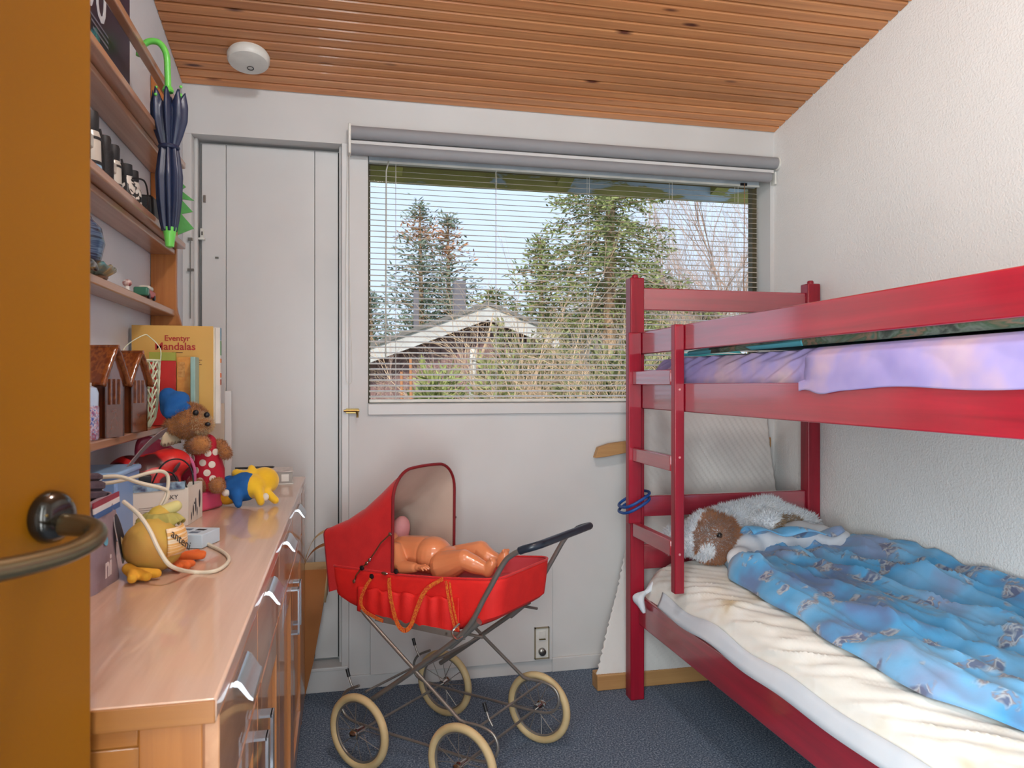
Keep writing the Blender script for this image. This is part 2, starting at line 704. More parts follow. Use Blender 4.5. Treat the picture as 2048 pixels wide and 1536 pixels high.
# window wall, split where the openings are
DX0, DX1, DZ1 = -0.517, -0.006, 2.0           # flush board door on the left
WX0, WX1, WZ0, WZ1 = 0.092, 1.745, 1.046, 1.998
mb = MB()
mb.box(XL, XR, YB, YB + 0.14, DZ1, ZB + 0.03)             # over both openings
mb.box(0.0235, WX0, YB, YB + 0.14, 0, DZ1)                # stile beside the window
mb.box(WX0, XR, YB, YB + 0.14, 0, WZ0)                    # below the window
mb.box(WX1, XR, YB, YB + 0.14, WZ0, DZ1)
mb.box(WX0, WX1, YB, YB + 0.14, WZ1, DZ1)
mb.box(XL, 0.0235, YB + 0.1, YB + 0.14, 0, DZ1)           # closed behind the door
struct(mb, 'wall_back', M['white'], 'white panelled wall under and around the window', 'wall')
mb = MB().box(XL, DX0, YB + 0.0, YB + 0.1, 0, DZ1)
mb.box(DX0, DX0 + 0.012, YB + 0.045, YB + 0.1, 0.09, DZ1)
struct(mb, 'trim_2', M['white_gloss'], 'white door jamb in the corner beside the pine shelf', 'trim', bevel=0.002)
mb = MB().box(DX1 + 0.003, 0.0225, YB - 0.008, YB + 0.1, 0, DZ1 + 0.002)
mb.box(DX1 - 0.006, DX1 + 0.003, YB + 0.03, YB + 0.1, 0.09, DZ1)
struct(mb, 'trim_3', M['white_gloss'], 'white post between the board door and the window', 'trim', bevel=0.002)
mb = MB().box(XL + 0.001, 0.02, YB - 0.012, YB + 0.07, 0.0, 0.09)
mb.box(XL + 0.001, 0.02, YB - 0.018, YB - 0.012, 0.078, 0.09)
struct(mb, 'trim_4', M['white_gloss'], 'white door sill at the foot of the board door', 'trim', bevel=0.002)
mb = MB().box(0.795, XR - 0.001, YB - 0.012, YB, 0.0, 0.055)
struct(mb, 'baseboard_back', M['white_gloss'], 'low white baseboard below the window right of the heater cover', 'baseboard', bevel=0.003)
mb = MB().box(0.02, 0.795, YB - 0.008, YB, 0.0, 0.05)
struct(mb, 'baseboard_back_left', M['white_gloss'], 'low white baseboard under the heater cover', 'baseboard', bevel=0.002)
mb = MB().box(XR - 0.012, XR, 0.0, YB, 0.0, 0.055)
struct(mb, 'baseboard_right', M['white_gloss'], 'low white baseboard under the bunk bed along the plaster wall', 'baseboard', bevel=0.002)

# board door: three boards with shallow joints
door = struct(MB().box(DX0 + 0.018, DX1 - 0.007, YB + 0.085, YB + 0.098, 0.092, 1.992), 'door_1', M['gap'], 'white flush board door left of the window', 'door')
for x0, x1 in ((DX0 + 0.022, -0.413), (-0.4115, -0.1015), (-0.1, DX1 - 0.01)):
    part(MB().box(x0, x1, YB + 0.068, YB + 0.086, 0.096, 1.988), 'plank', M['white_gloss'], door, bevel=0.0015, smooth=False)
# small hardware of that door
b = MB().box(-0.499, -0.487, YB + 0.058, YB + 0.068, 1.645, 1.68).box(-0.51, -0.482, YB + 0.05, YB + 0.068, 1.638, 1.645)
part(b, 'latch_plate', M['white_plastic'], door, bevel=0.001)
part(MB().box(-0.495, -0.489, YB + 0.056, YB + 0.06, 1.655, 1.668), 'latch_screw', M['steel'], door)
part(MB().box(-0.489, -0.481, YB + 0.06, YB + 0.068, 1.775, 1.80), 'hinge', M['steel'], door)
part(MB().box(-0.449, -0.437, YB + 0.062, YB + 0.068, 1.574, 1.580), 'finger_pull', M['steel'], door)
b = MB().box(-0.527, -0.512, YB - 0.012, YB, 1.622, 1.632).box(-0.5205, -0.5185, YB - 0.01, YB, 1.35, 1.622)
b.box(-0.528, -0.508, YB - 0.016, YB, 1.515, 1.523)
part(b, 'bolt_rod', M['steel'], door)

# window: sash frame, sill, glass
win = struct(MB(), 'window_1', None, 'x', 'x') if False else None
b = MB()
GY = 2.925
b.box(WX0, WX0 + 0.012, GY - 0.02, GY + 0.015, WZ0, WZ1)
b.box(WX1 - 0.02, WX1, GY - 0.02, GY + 0.015, WZ0, WZ1)
b.box(WX0 + 0.012, WX1 - 0.02, GY - 0.02, GY + 0.015, WZ1 - 0.03, WZ1)
b.box(WX0 + 0.012, WX1 - 0.02, GY - 0.02, GY + 0.015, WZ0, WZ0 + 0.012)
M['sash'] = mk('dark_sash', (96, 84, 56), 0.6, (80, 72, 50), 8)
win = struct(b, 'window_1', M['sash'], 'wide fixed window above the pram and the bunk bed', 'window')
part(MB().box(WX0 - 0.001, WX1, YB - 0.012, YB, 1.005, WZ0), 'window_sill', M['white_gloss'], win, bevel=0.003)
part(MB().box(WX0 + 0.001, WX1 - 0.001, YB, GY - 0.02, WZ0 - 0.002, WZ0 + 0.001), 'sill_board', M['white_gloss'], win)
gm, nt, bs = _bsdf('window_glass')
nt.nodes.remove(bs)
tr = nt.nodes.new('ShaderNodeBsdfTransparent')
gl = nt.nodes.new('ShaderNodeBsdfGlossy')
gl.inputs['Roughness'].default_value = 0.02
fr = nt.nodes.new('ShaderNodeFresnel')
fr.inputs['IOR'].default_value = 1.06
mixs = nt.nodes.new('ShaderNodeMixShader')
nt.links.new(fr.outputs[0], mixs.inputs[0])
nt.links.new(tr.outputs[0], mixs.inputs[1])
nt.links.new(gl.outputs[0], mixs.inputs[2])
nt.links.new(mixs.outputs[0], nt.nodes['Material Output'].inputs['Surface'])
M['glass'] = gm
part(MB().box(WX0 + 0.012, WX1 - 0.02, GY - 0.003, GY + 0.001, WZ0 + 0.012, WZ1 - 0.03), 'pane', M['glass'], win, smooth=False)

# heater cover and its control plate
t = thing('heater_cover', 'flat white heater cover panel low on the wall behind the pram', 'heater cover', (0.446, YB, 0.05))
part(MB().box(0.099, 0.793, YB - 0.022, YB, 0.052, 0.415), 'panel', M['white_gloss'], t, bevel=0.002)
part(MB().box(0.10, 0.792, YB - 0.006, YB, 0.047, 0.053), 'shadow_gap', M['gap'], t)
t = thing('heater_control', 'small framed heater control plate with a round knob near the floor', 'control', (0.749, YB - 0.022, 0.064))
part(MB().box(0.722, 0.776, YB - 0.028, YB - 0.022, 0.064, 0.181), 'plate', M['white_plastic'], t, bevel=0.002)
fb = MB()
for q in ((0.72, 0.724, 0.062, 0.183), (0.774, 0.778, 0.062, 0.183)):
    fb.box(q[0], q[1], YB - 0.032, YB - 0.022, q[2], q[3])
fb.box(0.72, 0.778, YB - 0.032, YB - 0.022, 0.062, 0.066).box(0.72, 0.778, YB - 0.032, YB - 0.022, 0.179, 0.183)
part(fb, 'frame', mk('beige_frame', (150, 138, 112), 0.5), t)
part(MB().lathe([(0.015, 0), (0.014, 0.012), (0.010, 0.015)], (0.749, YB - 0.028, 0.09), (0, -1, 0), 20), 'knob', M['steel'], t)
part(MB().box(0.737, 0.763, YB - 0.032, YB - 0.028, 0.142, 0.168), 'switch', M['white_plastic'], t, bevel=0.001)
part(MB().box(0.737, 0.763, YB - 0.0335, YB - 0.028, 0.136, 0.139), 'switch_mark', M['brass'], t)

# brass barrel latch on the window stile
t = thing('barrel_latch', 'small brass barrel latch on the white post below the window corner', 'latch', (0.034, YB - 0.008, 1.01))
part(MB().box(0.012, 0.058, YB - 0.014, YB - 0.0, 1.012, 1.03), 'plate', M['brass'], t, bevel=0.001)
part(MB().tube([(0.004, YB - 0.02, 1.022), (0.06, YB - 0.02, 1.022)], 0.0045), 'bolt', M['brass'], t)
part(MB().tube([(0.05, YB - 0.02, 1.022), (0.053, YB - 0.034, 1.008), (0.053, YB - 0.036, 0.998)], 0.004), 'knob', M['brass'], t)

# smoke detector on the boards
dc = np.array((-0.303, 2.6, zc(2.6)))
dn = np.array((0, -math.sin(ang), -math.cos(ang)))
t = thing('smoke_detector', 'round white smoke detector on the pine ceiling', 'smoke detector', tuple(dc))
part(MB().lathe([(0.062, 0.0), (0.063, 0.006)], dc, dn, 40), 'base_plate', M['white_plastic'], t)
part(MB().lathe([(0.066, 0.006), (0.068, 0.012), (0.067, 0.026), (0.062, 0.034), (0.05, 0.037), (0.0, 0.038)], dc, dn, 48), 'cover', M['white_plastic'], t)
ring = [dc + dn * 0.0385 + np.array((0.004 + 0.010 * math.cos(a), 0, 0)) + np.cross(dn, (1, 0, 0)) * (-0.022 + 0.010 * math.sin(a)) for a in np.linspace(0, 2 * math.pi, 24)[:-1]]
part(MB().tube(ring, 0.0013, 6, closed=True), 'test_button', M['black'], t)

# assumed ceiling lamp, unseen above the frame, added to light the room
LP = np.array((0.25, 0.95, zc(0.95) - 0.12))
t = thing('assumed_ceiling_lamp', 'assumed white globe lamp added out of view under the pine ceiling near the doorway', 'lamp', tuple(LP))
part(MB().lathe([(0.055, 0.125), (0.055, 0.11), (0.03, 0.095), (0.028, 0.08)], LP, (0, 0, 1), 24), 'canopy', M['white_plastic'], t)
em, nt, bs = _bsdf('assumed_lamp_glass')
bs.inputs['Emission Color'].default_value = (0.95, 0.985, 1.0, 1)
bs.inputs['Emission Strength'].default_value = ASSUMED_LAMP_EMIT
M['assumed_glow'] = em
part(MB().ball(LP, (0.1, 0.1, 0.085), None, 24, 16), 'globe', M['assumed_glow'], t)

# ------------------------------------------------------------------ roller blind and venetian blind
M['blind_grey'] = mk('grey_blind_fabric', (150, 150, 153), 0.7, (144, 144, 147), 6)
t = thing('roller_blind', 'rolled up grey roller blind along the top of the window', 'roller blind', (0.9, YB - 0.03, 1.955))
X0, X1 = 0.026, 1.752
part(MB().lathe([(0.024, 0), (0.024, X1 - X0 - 0.004)], (X0 + 0.004, YB - 0.032, 2.034), (1, 0, 0), 28), 'fabric_roll', M['blind_grey'], t)
part(MB().prism([(YB - 0.034, 2.006), (YB - 0.022, 2.008), (YB - 0.022, 1.994), (YB - 0.036, 1.992)], 'x', X0 + 0.004, X1 - 0.012), 'hem_bar', M['white_gloss'], t, bevel=0.001)
part(MB().lathe([(0.021, 0), (0.021, X1 - X0 - 0.03)], (X0 + 0.004, YB - 0.026, 1.975), (1, 0, 0), 28), 'cassette', M['blind_grey'], t)
part(MB().box(X0 - 0.006, X0 + 0.004, YB - 0.058, YB, 1.952, 2.06), 'bracket', M['white_plastic'], t, bevel=0.003)
part(MB().lathe([(0.027, 0), (0.027, 0.008), (0.015, 0.014)], (X1, YB - 0.032, 2.034), (1, 0, 0), 24).box(X1 - 0.004, X1 + 0.004, YB - 0.03, YB, 1.95, 2.0), 'bracket', M['white_plastic'], t)
cord = [(0.019, YB - 0.03, 1.95), (0.012, YB - 0.025, 1.5), (0.012, YB - 0.022, 1.17), (0.018, YB - 0.022, 1.125), (0.03, YB - 0.022, 1.125), (0.034, YB - 0.022, 1.17), (0.026, YB - 0.025, 1.5), (0.024, YB - 0.03, 1.95)]
part(MB().tube(catmull(cord, 8), 0.0012, 6), 'pull_cord', M['white_plastic'], t)

t = thing('venetian_blind', 'open white venetian blind with thin slats hanging inside the window recess', 'venetian blind', (0.9, 2.865, WZ0))
BY = 2.868
BX0, BX1 = WX0 + 0.006, WX1 - 0.022
M['slat'] = mk('slat_white', (226, 220, 210), 0.32, (222, 216, 206), 5)
M['slat_rail'] = mk('blind_rail', (186, 196, 204), 0.35)
part(MB().box(BX0 - 0.002, BX1, BY - 0.02, BY + 0.018, 1.957, 1.992), 'head_rail', M['slat_rail'], t, bevel=0.003)
part(MB().box(BX0, BX1, BY - 0.022, BY - 0.02, 1.953, 1.961), 'rail_lip', M['white_plastic'], t)
part(MB().box(BX0, BX1, BY - 0.014, BY + 0.012, 1.049, 1.062), 'bottom_rail', M['white_plastic'], t, bevel=0.003)
sp = 0.0209
first = None
k = 0
z = 1.073
while z < 1.945:
    if first is None:
        rows = []
        for x in (BX0, BX1):
            rows.append([(x, BY + d, h) for d, h in ((-0.0122, -0.0047), (-0.006, -0.0012), (0.0, 0.001), (0.006, 0.0022), (0.0122, 0.0023))])
        b = MB().grid(rows)
        me = mesh_from(b, 'slat', M['slat'], (t.location.x, t.location.y, 0))
        first = bpy.data.objects.new('slat', me)
        s = first
    else:
        s = first.copy()
    COL.objects.link(s)
    s.parent = t
    s.location = (0, 0, z - t.location.z)
    z += sp
for x in (BX0 + 0.10, BX0 + 0.49, BX0 + 0.87, BX0 + 1.23, BX0 + 1.53):
    b = MB()
    for d in (-0.0135, 0.0135):
        b.tube([(x, BY + d, 1.06), (x, BY + d, 1.958)], 0.0007, 5)
    part(b, 'ladder_cord', M['slat'], t)
wx = BX0 + 0.062
part(MB().tube([(wx + 0.01, BY - 0.03, 1.96), (wx, BY - 0.036, 1.92), (wx - 0.002, BY - 0.036, 1.22)], 0.0028, 8), 'tilt_wand', mk('clear_wand', (196, 196, 186), 0.2), t)
part(MB().tube([(BX1 - 0.075, BY - 0.03, 1.965), (BX1 - 0.078, BY - 0.03, 1.45)], 0.0016, 6), 'lift_cord', mk('tan_cord', (170, 120, 80), 0.7), t)
part(MB().box(BX1 - 0.09, BX1 - 0.062, BY - 0.03, BY - 0.02, 1.955, 1.965), 'cord_lock', M['black'], t)

# ------------------------------------------------------------------ ochre room door, opened into the room
HNG = np.array((-0.535, 0.0))
EDG = np.array((-0.2236, 0.7485))
dd = EDG - HNG
DW = np.linalg.norm(dd)
dd /= DW
dnrm = np.array((dd[1], -dd[0]))              # towards the room


def dw(a, h, z):                              # along the leaf, out of its face, height
    p = HNG + dd * a + dnrm * h
    return np.array((p[0], p[1], z))


def door_xf(V):
    return np.array([dw(*q) for q in V])


leaf = struct(_moved(MB().box(0, DW, -0.04, 0.0, 0.01, 2.04), door_xf), 'door_2', M['ochre'], 'ochre painted room door standing open at the left edge', 'door', bevel=0.002)
ZH = 1.008
ra = DW - 0.052
hd = part(MB().lathe([(0.021, 0.0), (0.0225, 0.003), (0.0215, 0.009), (0.017, 0.0145), (0.010, 0.017)], (ra, 0, ZH), (0, 1, 0), 32), 'door_handle', M['bronze_dark'], leaf, xf=door_xf)
pth = catmull([(ra, 0.012, ZH - 0.006), (ra + 0.001, 0.032, ZH - 0.007), (ra - 0.003, 0.049, ZH - 0.010), (ra - 0.018, 0.058, ZH - 0.014), (ra - 0.045, 0.060, ZH - 0.018), (ra - 0.078, 0.056, ZH - 0.019), (ra - 0.11, 0.050, ZH - 0.018)], 8)
rad = list(np.interp(np.arange(len(pth)), [0, 8, 18, 30, len(pth) - 1], [0.0095, 0.0092, 0.0085, 0.0078, 0.0085]))
part(MB().tube(pth, rad, 16), 'lever', M['bronze'], hd, xf=door_xf)
b = MB()
for a in (0.0, 2.1, 4.2):
    b.ball((ra + 0.016 * math.cos(a + 0.8), 0.0135, ZH + 0.016 * math.sin(a + 0.8)), 0.0018, None, 8, 6)
part(b, 'screw', M['brass'], hd, xf=door_xf)
# ------------------------------------------------------------------ bunk bed
M['red'] = wood('red_stained_wood', (178, 14, 44), (142, 8, 34), 'y', 0.34, 40, coat=1.0, spec=0.5)
M['red_z'] = wood('red_stained_wood_upright', (166, 14, 44), (134, 8, 34), 'z', 0.42, 40, coat=0.15)
M['red_x'] = wood('red_stained_wood_cross', (174, 20, 52), (144, 10, 42), 'x', 0.34, 40, coat=1.0)
for k_ in ('red', 'red_x'):
    M[k_].node_tree.nodes['Principled BSDF'].inputs['Coat IOR'].default_value = 2.3
    M[k_].node_tree.nodes['Principled BSDF'].inputs['Coat Roughness'].default_value = 0.13
bed = thing('bunk_bed', 'glossy red stained wooden bunk bed along the right wall', 'bunk bed', (1.37, 1.5, 0))
BYN, BYF = 2.473, 2.523                       # faces of the head posts
for (x0, x1), ys in (((0.993, 1.045), (BYN, BYF)), ((1.70, 1.752), (BYN, BYF)), ((0.993, 1.045), (0.42, 0.47)), ((1.70, 1.752), (0.42, 0.47))):
    p = part(MB().box(x0, x1, ys[0], ys[1], 0.0, 1.497), 'post', M['red_z'], bed, bevel=0.004)
    part(MB().lathe([(0.012, 0), (0.012, 0.009), (0.009, 0.013)], ((x0 + x1) / 2, (ys[0] + ys[1]) / 2, 1.497), (0, 0, 1), 16), 'dowel_end', M['red_z'], p)
RY0, RY1 = 0.47, BYN
for x0, x1 in ((1.022, 1.045), (1.70, 1.722)):
    part(MB().box(x0, x1, RY0, RY1, 1.224, 1.303), 'guard_rail', M['red'], bed, bevel=0.003)
    part(MB().box(x0, x1, RY0, RY1, 1.034, 1.123), 'side_rail', M['red'], bed, bevel=0.003)
    part(MB().box(x0, x1, RY0, RY1, 0.27, 0.372), 'side_rail', M['red'], bed, bevel=0.003)
for y0 in (2.487, 0.435):
    part(MB().box(1.045, 1.70, y0, y0 + 0.022, 1.384, 1.463), 'head_board', M['red_x'], bed, bevel=0.003)
    part(MB().box(1.045, 1.70, y0, y0 + 0.022, 1.034, 1.123), 'head_board', M['red_x'], bed, bevel=0.003)
    part(MB().box(1.045, 1.70, y0, y0 + 0.022, 0.647, 0.72), 'head_board', M['red_x'], bed, bevel=0.003)
    part(MB().box(1.045, 1.70, y0, y0 + 0.022, 0.46, 0.548), 'head_board', M['red_x'], bed, bevel=0.003)
    part(MB().box(1.045, 1.70, y0, y0 + 0.022, 0.27, 0.36), 'head_board', M['red_x'], bed, bevel=0.003)
M['raw_pine'] = wood('raw_slat_wood', (190, 158, 116), (165, 130, 92), 'x', 0.6, 40)
for z in (0.325, 1.062):
    first = None
    for i in range(15):
        if first is None:
            me = mesh_from(MB().box(-0.325, 0.325, -0.05, 0.05, 0, 0.018), 'bed_slat', M['raw_pine'], smooth=False)
            s = first = bpy.data.objects.new('bed_slat', me)
        else:
            s = first.copy()
        COL.objects.link(s)
        s.parent = bed
        s.location = (1.3725 - bed.location.x, 0.56 + i * 0.132 - bed.location.y, z)
# ladder
for y0, y1, z0, z1, x0, x1 in ((2.443, 2.4725, 0.632, 1.300, 0.974, 1.0215), (2.108, 2.138, 0.477, 1.303, 0.990, 1.0215)):
    lp = part(MB().box(x0, x1 + (0.012 if y0 > 2.3 else 0.0), y0, y1, z0, z1), 'ladder_stile', M['red_z'], bed, bevel=0.003) if False else part(MB().box(x0, x1, y0, y1, z0, z1), 'ladder_stile', M['red_z'], bed, bevel=0.003)
    if y0 < 2.3:
        pale = mk('pale_dowel', (214, 150, 150), 0.5)
        for zz in (1.103, 0.895, 0.598):
            part(MB().lathe([(0.004, 0), (0.003, 0.0012)], (1.006, y0, zz), (0, -1, 0), 10), 'screw_cap', pale, lp)
for zt in (1.165, 0.898, 0.636):
    part(MB().box(0.988, 1.012, 2.138, 2.443, zt - 0.048, zt), 'ladder_rung', M['red'], bed, bevel=0.003)

# ------------------------------------------------------------------ lower mattress with its sheet
M['sheet'] = cells('cream_sheet', [(0.25, (232, 228, 216)), (0.5, (240, 238, 230)), (0.62, (230, 224, 208)), (0.70, (204, 182, 146))], 5, 0.9, bump=(60, 0.15, 0.003))
M['sheet_lo'] = mk('white_undersheet', (214, 220, 226), 0.9, (204, 212, 220), 8)
M['stain'] = mk('tan_stain', (176, 150, 112), 0.9)
mat = thing('mattress', 'lower bunk mattress with a rumpled stained cream sheet', 'mattress', (1.37, 1.5, 0.345))
part(MB().box(1.075, 1.68, 0.49, 2.455, 0.345, 0.44), 'core', mk('mattress_ticking', (200, 190, 170), 0.9), mat, bevel=0.03)
ny, nx = 260, 70
ys = np.linspace(0.485, 2.462, ny)
sv = np.linspace(0, 1, nx)
prof_s = np.array([0, 0.10, 0.2, 0.30, 0.40, 0.55, 1.0])
prof_x = np.array([1.034, 1.038, 1.050, 1.075, 1.115, 1.20, 1.694])
prof_z = np.array([0.374, 0.41, 0.455, 0.488, 0.503, 0.508, 0.505])
Y, S = np.meshgrid(ys, sv, indexing='ij')
X = np.interp(S, prof_s, prof_x)
Z = np.interp(S, prof_s, prof_z)
side_w = np.exp(-((S - 0.3) / 0.2) ** 2)
w1 = fold_noise(Y * 1.0 + S * 0.8, S * 1.2, 11, 9, (14, 46), (2, 9), ridge=True)
w2 = fold_noise(Y, S, 5, 6, (5, 12), (3, 10))
Z = Z + 0.0036 * w1 * (0.30 + side_w) * np.clip((S - 0.12) / 0.15, 0, 1) + 0.005 * w2 * side_w
X = X - 0.0025 * w1 * np.exp(-((S - 0.18) / 0.12) ** 2) + 0.003 * w2 * side_w
X = np.maximum(X, 1.0255 + 0.01 * (S > 0.05))
Z = np.where(S < 0.02, 0.3745, Z)
endw = np.clip((Y - 2.38) / 0.08, 0, 1)       # tucked down at the head
Z = Z - 0.045 * endw ** 2
part(MB().grid(np.stack([X, Y, Z], -1)), 'fitted_sheet', M['sheet'], mat, solid=0.002)
# stains: thin irregular patches woven into the same surface
def sheet_point(y, s):
    i = np.clip(np.searchsorted(ys, y), 1, ny - 1)
    j = np.clip(np.searchsorted(sv, s), 1, nx - 1)
    return np.array((X[i, j], Y[i, j], Z[i, j]))
# white under-sheet hanging out over the rail
rows = []
for y in np.linspace(0.6, 2.3, 120):
    k = fold_noise(np.array([y]), np.array([0.0]), 21, 6, (5, 22), (1, 3))[0]
    dip = 0.004 * k
    rows.append([(1.036, y, 0.424 + 0.006 * k), (1.0285, y, 0.405 + dip * 0.4), (1.0215 - 0.001 * k, y, 0.388 + dip * 0.5), (1.0165, y, 0.3765 + dip + 0.003 * math.sin(y * 3.0))])
part(MB().grid(rows), 'under_sheet', M['sheet_lo'], mat, solid=0.002)
# knotted corner of the sheet hanging over the rail beside the post
kb = MB()
rng = random.Random(4)
for i in range(7):
    a = 0.4 + i * 0.35
    pts = catmull([(1.062, 2.42, 0.43), (1.03, 2.40 + 0.012 * math.sin(a), 0.405), (1.008 - 0.004 * i % 3, 2.405 + 0.016 * math.cos(a * 2), 0.385), (1.008 + 0.004 * math.sin(a * 3), 2.40 + 0.022 * math.cos(a * 2.2), 0.335 + 0.012 * rng.random())], 5)
    kb.tube(pts, [0.012, 0.012, 0.011, 0.009, 0.009, 0.008, 0.007, 0.008, 0.009, 0.01, 0.011, 0.011, 0.01, 0.009, 0.007, 0.005], 8)
part(voxel(kb, 0.004, 3), 'sheet_corner', M['sheet_lo'], mat)

# ------------------------------------------------------------------ duvet with blue cover
def duvet_material():
    m, nt, b = _bsdf('blue_print_cotton')
    b.inputs['Roughness'].default_value = 0.85
    b.inputs['Sheen Weight'].default_value = 0.2
    base = _ramp(nt, _noise(nt, _pos(nt), 4.5, 3), [(0.34, lin((98, 126, 170))), (0.46, lin((84, 164, 214))), (0.56, lin((118, 180, 222))), (0.68, lin((136, 156, 192)))])
    mot = _ramp(nt, _noise(nt, _pos(nt), 34, 2, 0.5, 0.6), [(0.40, lin((98, 92, 118))), (0.5, lin((196, 194, 192))), (0.56, lin((150, 122, 110))), (0.62, lin((112, 150, 190)))])
    mask = _ramp(nt, _noise(nt, _pos(nt), 13, 2, 0.5, 0.4), [(0.57, (0, 0, 0, 1)), (0.62, (0.8, 0.8, 0.8, 1))])
    mx = nt.nodes.new('ShaderNodeMixRGB')
    nt.links.new(mask, mx.inputs[0])
    nt.links.new(base, mx.inputs[1])
    nt.links.new(mot, mx.inputs[2])
    nt.links.new(mx.outputs[0], b.inputs['Base Color'])
    _bump(nt, b, _noise(nt, _pos(nt), 80, 4), 0.15, 0.003)
    return m


M['duvet'] = duvet_material()
M['duvet_in'] = mk('white_duvet_filling', (224, 222, 224), 0.9, (212, 212, 216), 6)
duv = thing('duvet', 'rumpled blue patterned duvet spread over the lower bunk', 'duvet', (1.45, 1.4, 0.505))
ny, nx = 230, 120
tv = np.linspace(0, 1, ny)
uv = np.linspace(0, 1, nx)
T, U = np.meshgrid(tv, uv, indexing='ij')
Yc = 0.5 + T * 1.80
front = np.interp(Yc, [0.5, 1.05, 1.23, 1.47, 1.69, 1.96, 2.12, 2.30], [1.20, 1.172, 1.10, 1.125, 1.14, 1.165, 1.19, 1.25])
front = front + 0.006 * np.sin(Yc * 23) + 0.008 * np.sin(Yc * 11 + 1)
back = np.full_like(Yc, 1.748)
back = np.where(Yc > 2.05, 1.748 - 0.10 * ((Yc - 2.05) / 0.25) ** 1.5, back)
Xc = front + (back - front) * U
height = np.interp(Yc, [0.5, 1.2, 1.6, 1.95, 2.15, 2.3], [0.07, 0.07, 0.075, 0.085, 0.10, 0.09])
edge = np.clip(U / 0.16, 0, 1)
edge = np.sqrt(np.clip(1 - (1 - edge) ** 2, 0, 1))
wallr = np.clip((U - 0.72) / 0.28, 0, 1) * np.interp(Yc, [0.5, 1.3, 1.9, 2.1, 2.3], [0.0, 0.02, 0.05, 0.03, 0.0])
tail = np.clip((1 - T) / 0.04 + 0.4, 0, 1)
d1 = fold_noise(Yc * 0.55 + Xc * 0.2, Xc * 1.4, 31, 7, (3, 9), (9, 22), ridge=True)
d2 = fold_noise(Yc, Xc, 32, 7, (6, 16), (10, 26))
d3 = fold_noise(Yc * 1.3, Xc * 0.6, 35, 6, (18, 40), (12, 40))
Zc = 0.512 + edge * (height * 0.85 * tail + 0.021 * d1 + 0.009 * d2 + 0.004 * d3) + wallr
for xa, ya, xb, yb, am, wd in ((1.36, 2.24, 1.66, 0.9, 0.016, 0.020), (1.47, 2.24, 1.74, 1.45, 0.020, 0.022), (1.30, 2.16, 1.47, 0.7, 0.014, 0.018), (1.24, 2.0, 1.30, 0.6, 0.012, 0.014), (1.40, 1.9, 1.58, 0.6, 0.013, 0.016), (1.56, 2.1, 1.70, 1.7, 0.018, 0.018)):
    dx_ = Xc - (xa + (xb - xa) * (Yc - ya) / (yb - ya) + 0.012 * np.sin(Yc * 9 + xa * 30))
    fade = np.clip((ya - Yc) / 0.15, 0, 1) * np.clip((Yc - yb) / 0.25, 0, 1)
    Zc = Zc + am * fade * edge * np.where(dx_ > 0, np.exp(-dx_ / (wd * 0.45)), np.exp(dx_ / (wd * 1.8)))
Zc = np.maximum(Zc, 0.512)
Zc = Zc + 0.02 * np.exp(-((T - 0.985) / 0.03) ** 2) * edge * (0.5 + 0.5 * np.sin(U * 20))
part(MB().grid(np.stack([Xc, Yc, Zc], -1)), 'cover', M['duvet'], duv, solid=0.003)
# white filling showing at the head end
bl = MB()
for x, y, z, r in ((1.275, 2.22, 0.548, 0.042), (1.33, 2.27, 0.565, 0.055), (1.40, 2.29, 0.575, 0.06), (1.47, 2.295, 0.585, 0.062), (1.54, 2.29, 0.588, 0.066), (1.6, 2.28, 0.58, 0.062), (1.655, 2.25, 0.575, 0.055)):
    bl.ball((x, y, z), (r * 1.15, r * 0.95, r * 0.92), None, 18, 12)
part(voxel(bl, 0.008, 8), 'filling', M['duvet_in'], duv)
# a turned-back corner flap of the cover
rows = []
for i, a in enumerate(np.linspace(0, 1, 26)):
    x = 1.30 + 0.34 * a
    row = []
    for b_ in np.linspace(0, 1, 9):
        row.append((x + 0.006 * math.sin(9 * a), 2.18 + 0.10 * b_ * (1 - 0.4 * a) + 0.012 * math.sin(7 * a), 0.612 + 0.030 * math.sin(math.pi * (0.25 + 0.75 * b_)) + 0.010 * math.sin(13 * a + 3 * b_) - 0.012 * a))
    rows.append(row)
part(MB().grid(rows), 'cover_flap', M['duvet'], duv, solid=0.004)

# pillow under the toy's side near the wall
bl = MB().ball((1.60, 2.40, 0.565), (0.14, 0.06, 0.05), Matrix.Rotation(0.25, 4, 'X'), 24, 14)
V = voxel(bl, 0.008, 4)
solo(V, 'pillow', mk('beige_pillow', (206, 196, 180), 0.9, bump=(70, 0.2, 0.004)), 'beige pillow in the corner behind the plush dog', 'pillow')

# ------------------------------------------------------------------ plush dog lying at the head end
M['fur_w'] = mk('white_plush', (226, 226, 228), 0.95, (212, 214, 220), 30, sheen=0.5)
M['fur_b'] = mk('brown_plush', (178, 116, 72), 0.95, (150, 92, 52), 24, sheen=0.5)
M['fur_d'] = mk('tan_plush', (168, 138, 104), 0.95, (140, 110, 80), 24, sheen=0.5)
dog = thing('plush_dog', 'large fluffy white and brown plush dog lying at the head of the lower bunk', 'plush toy', (1.35, 2.38, 0.49))
bl = MB()
bl.ball((1.245, 2.345, 0.585), (0.105, 0.085, 0.088), None, 24, 16)          # head
bl.ball((1.135, 2.36, 0.575), (0.058, 0.05, 0.05), None, 20, 12)             # muzzle
bl.cap((1.19, 2.35, 0.58), 0.06, (1.11, 2.365, 0.575), 0.045)
bl.cap((1.31, 2.40, 0.60), 0.075, (1.50, 2.42, 0.63), 0.07)                  # body
bl.cap((1.48, 2.415, 0.625), 0.07, (1.64, 2.40, 0.59), 0.05)
bl.cap((1.38, 2.34, 0.605), 0.045, (1.43, 2.30, 0.63), 0.04)                 # front paw
body = voxel(bl, 0.008, 6)
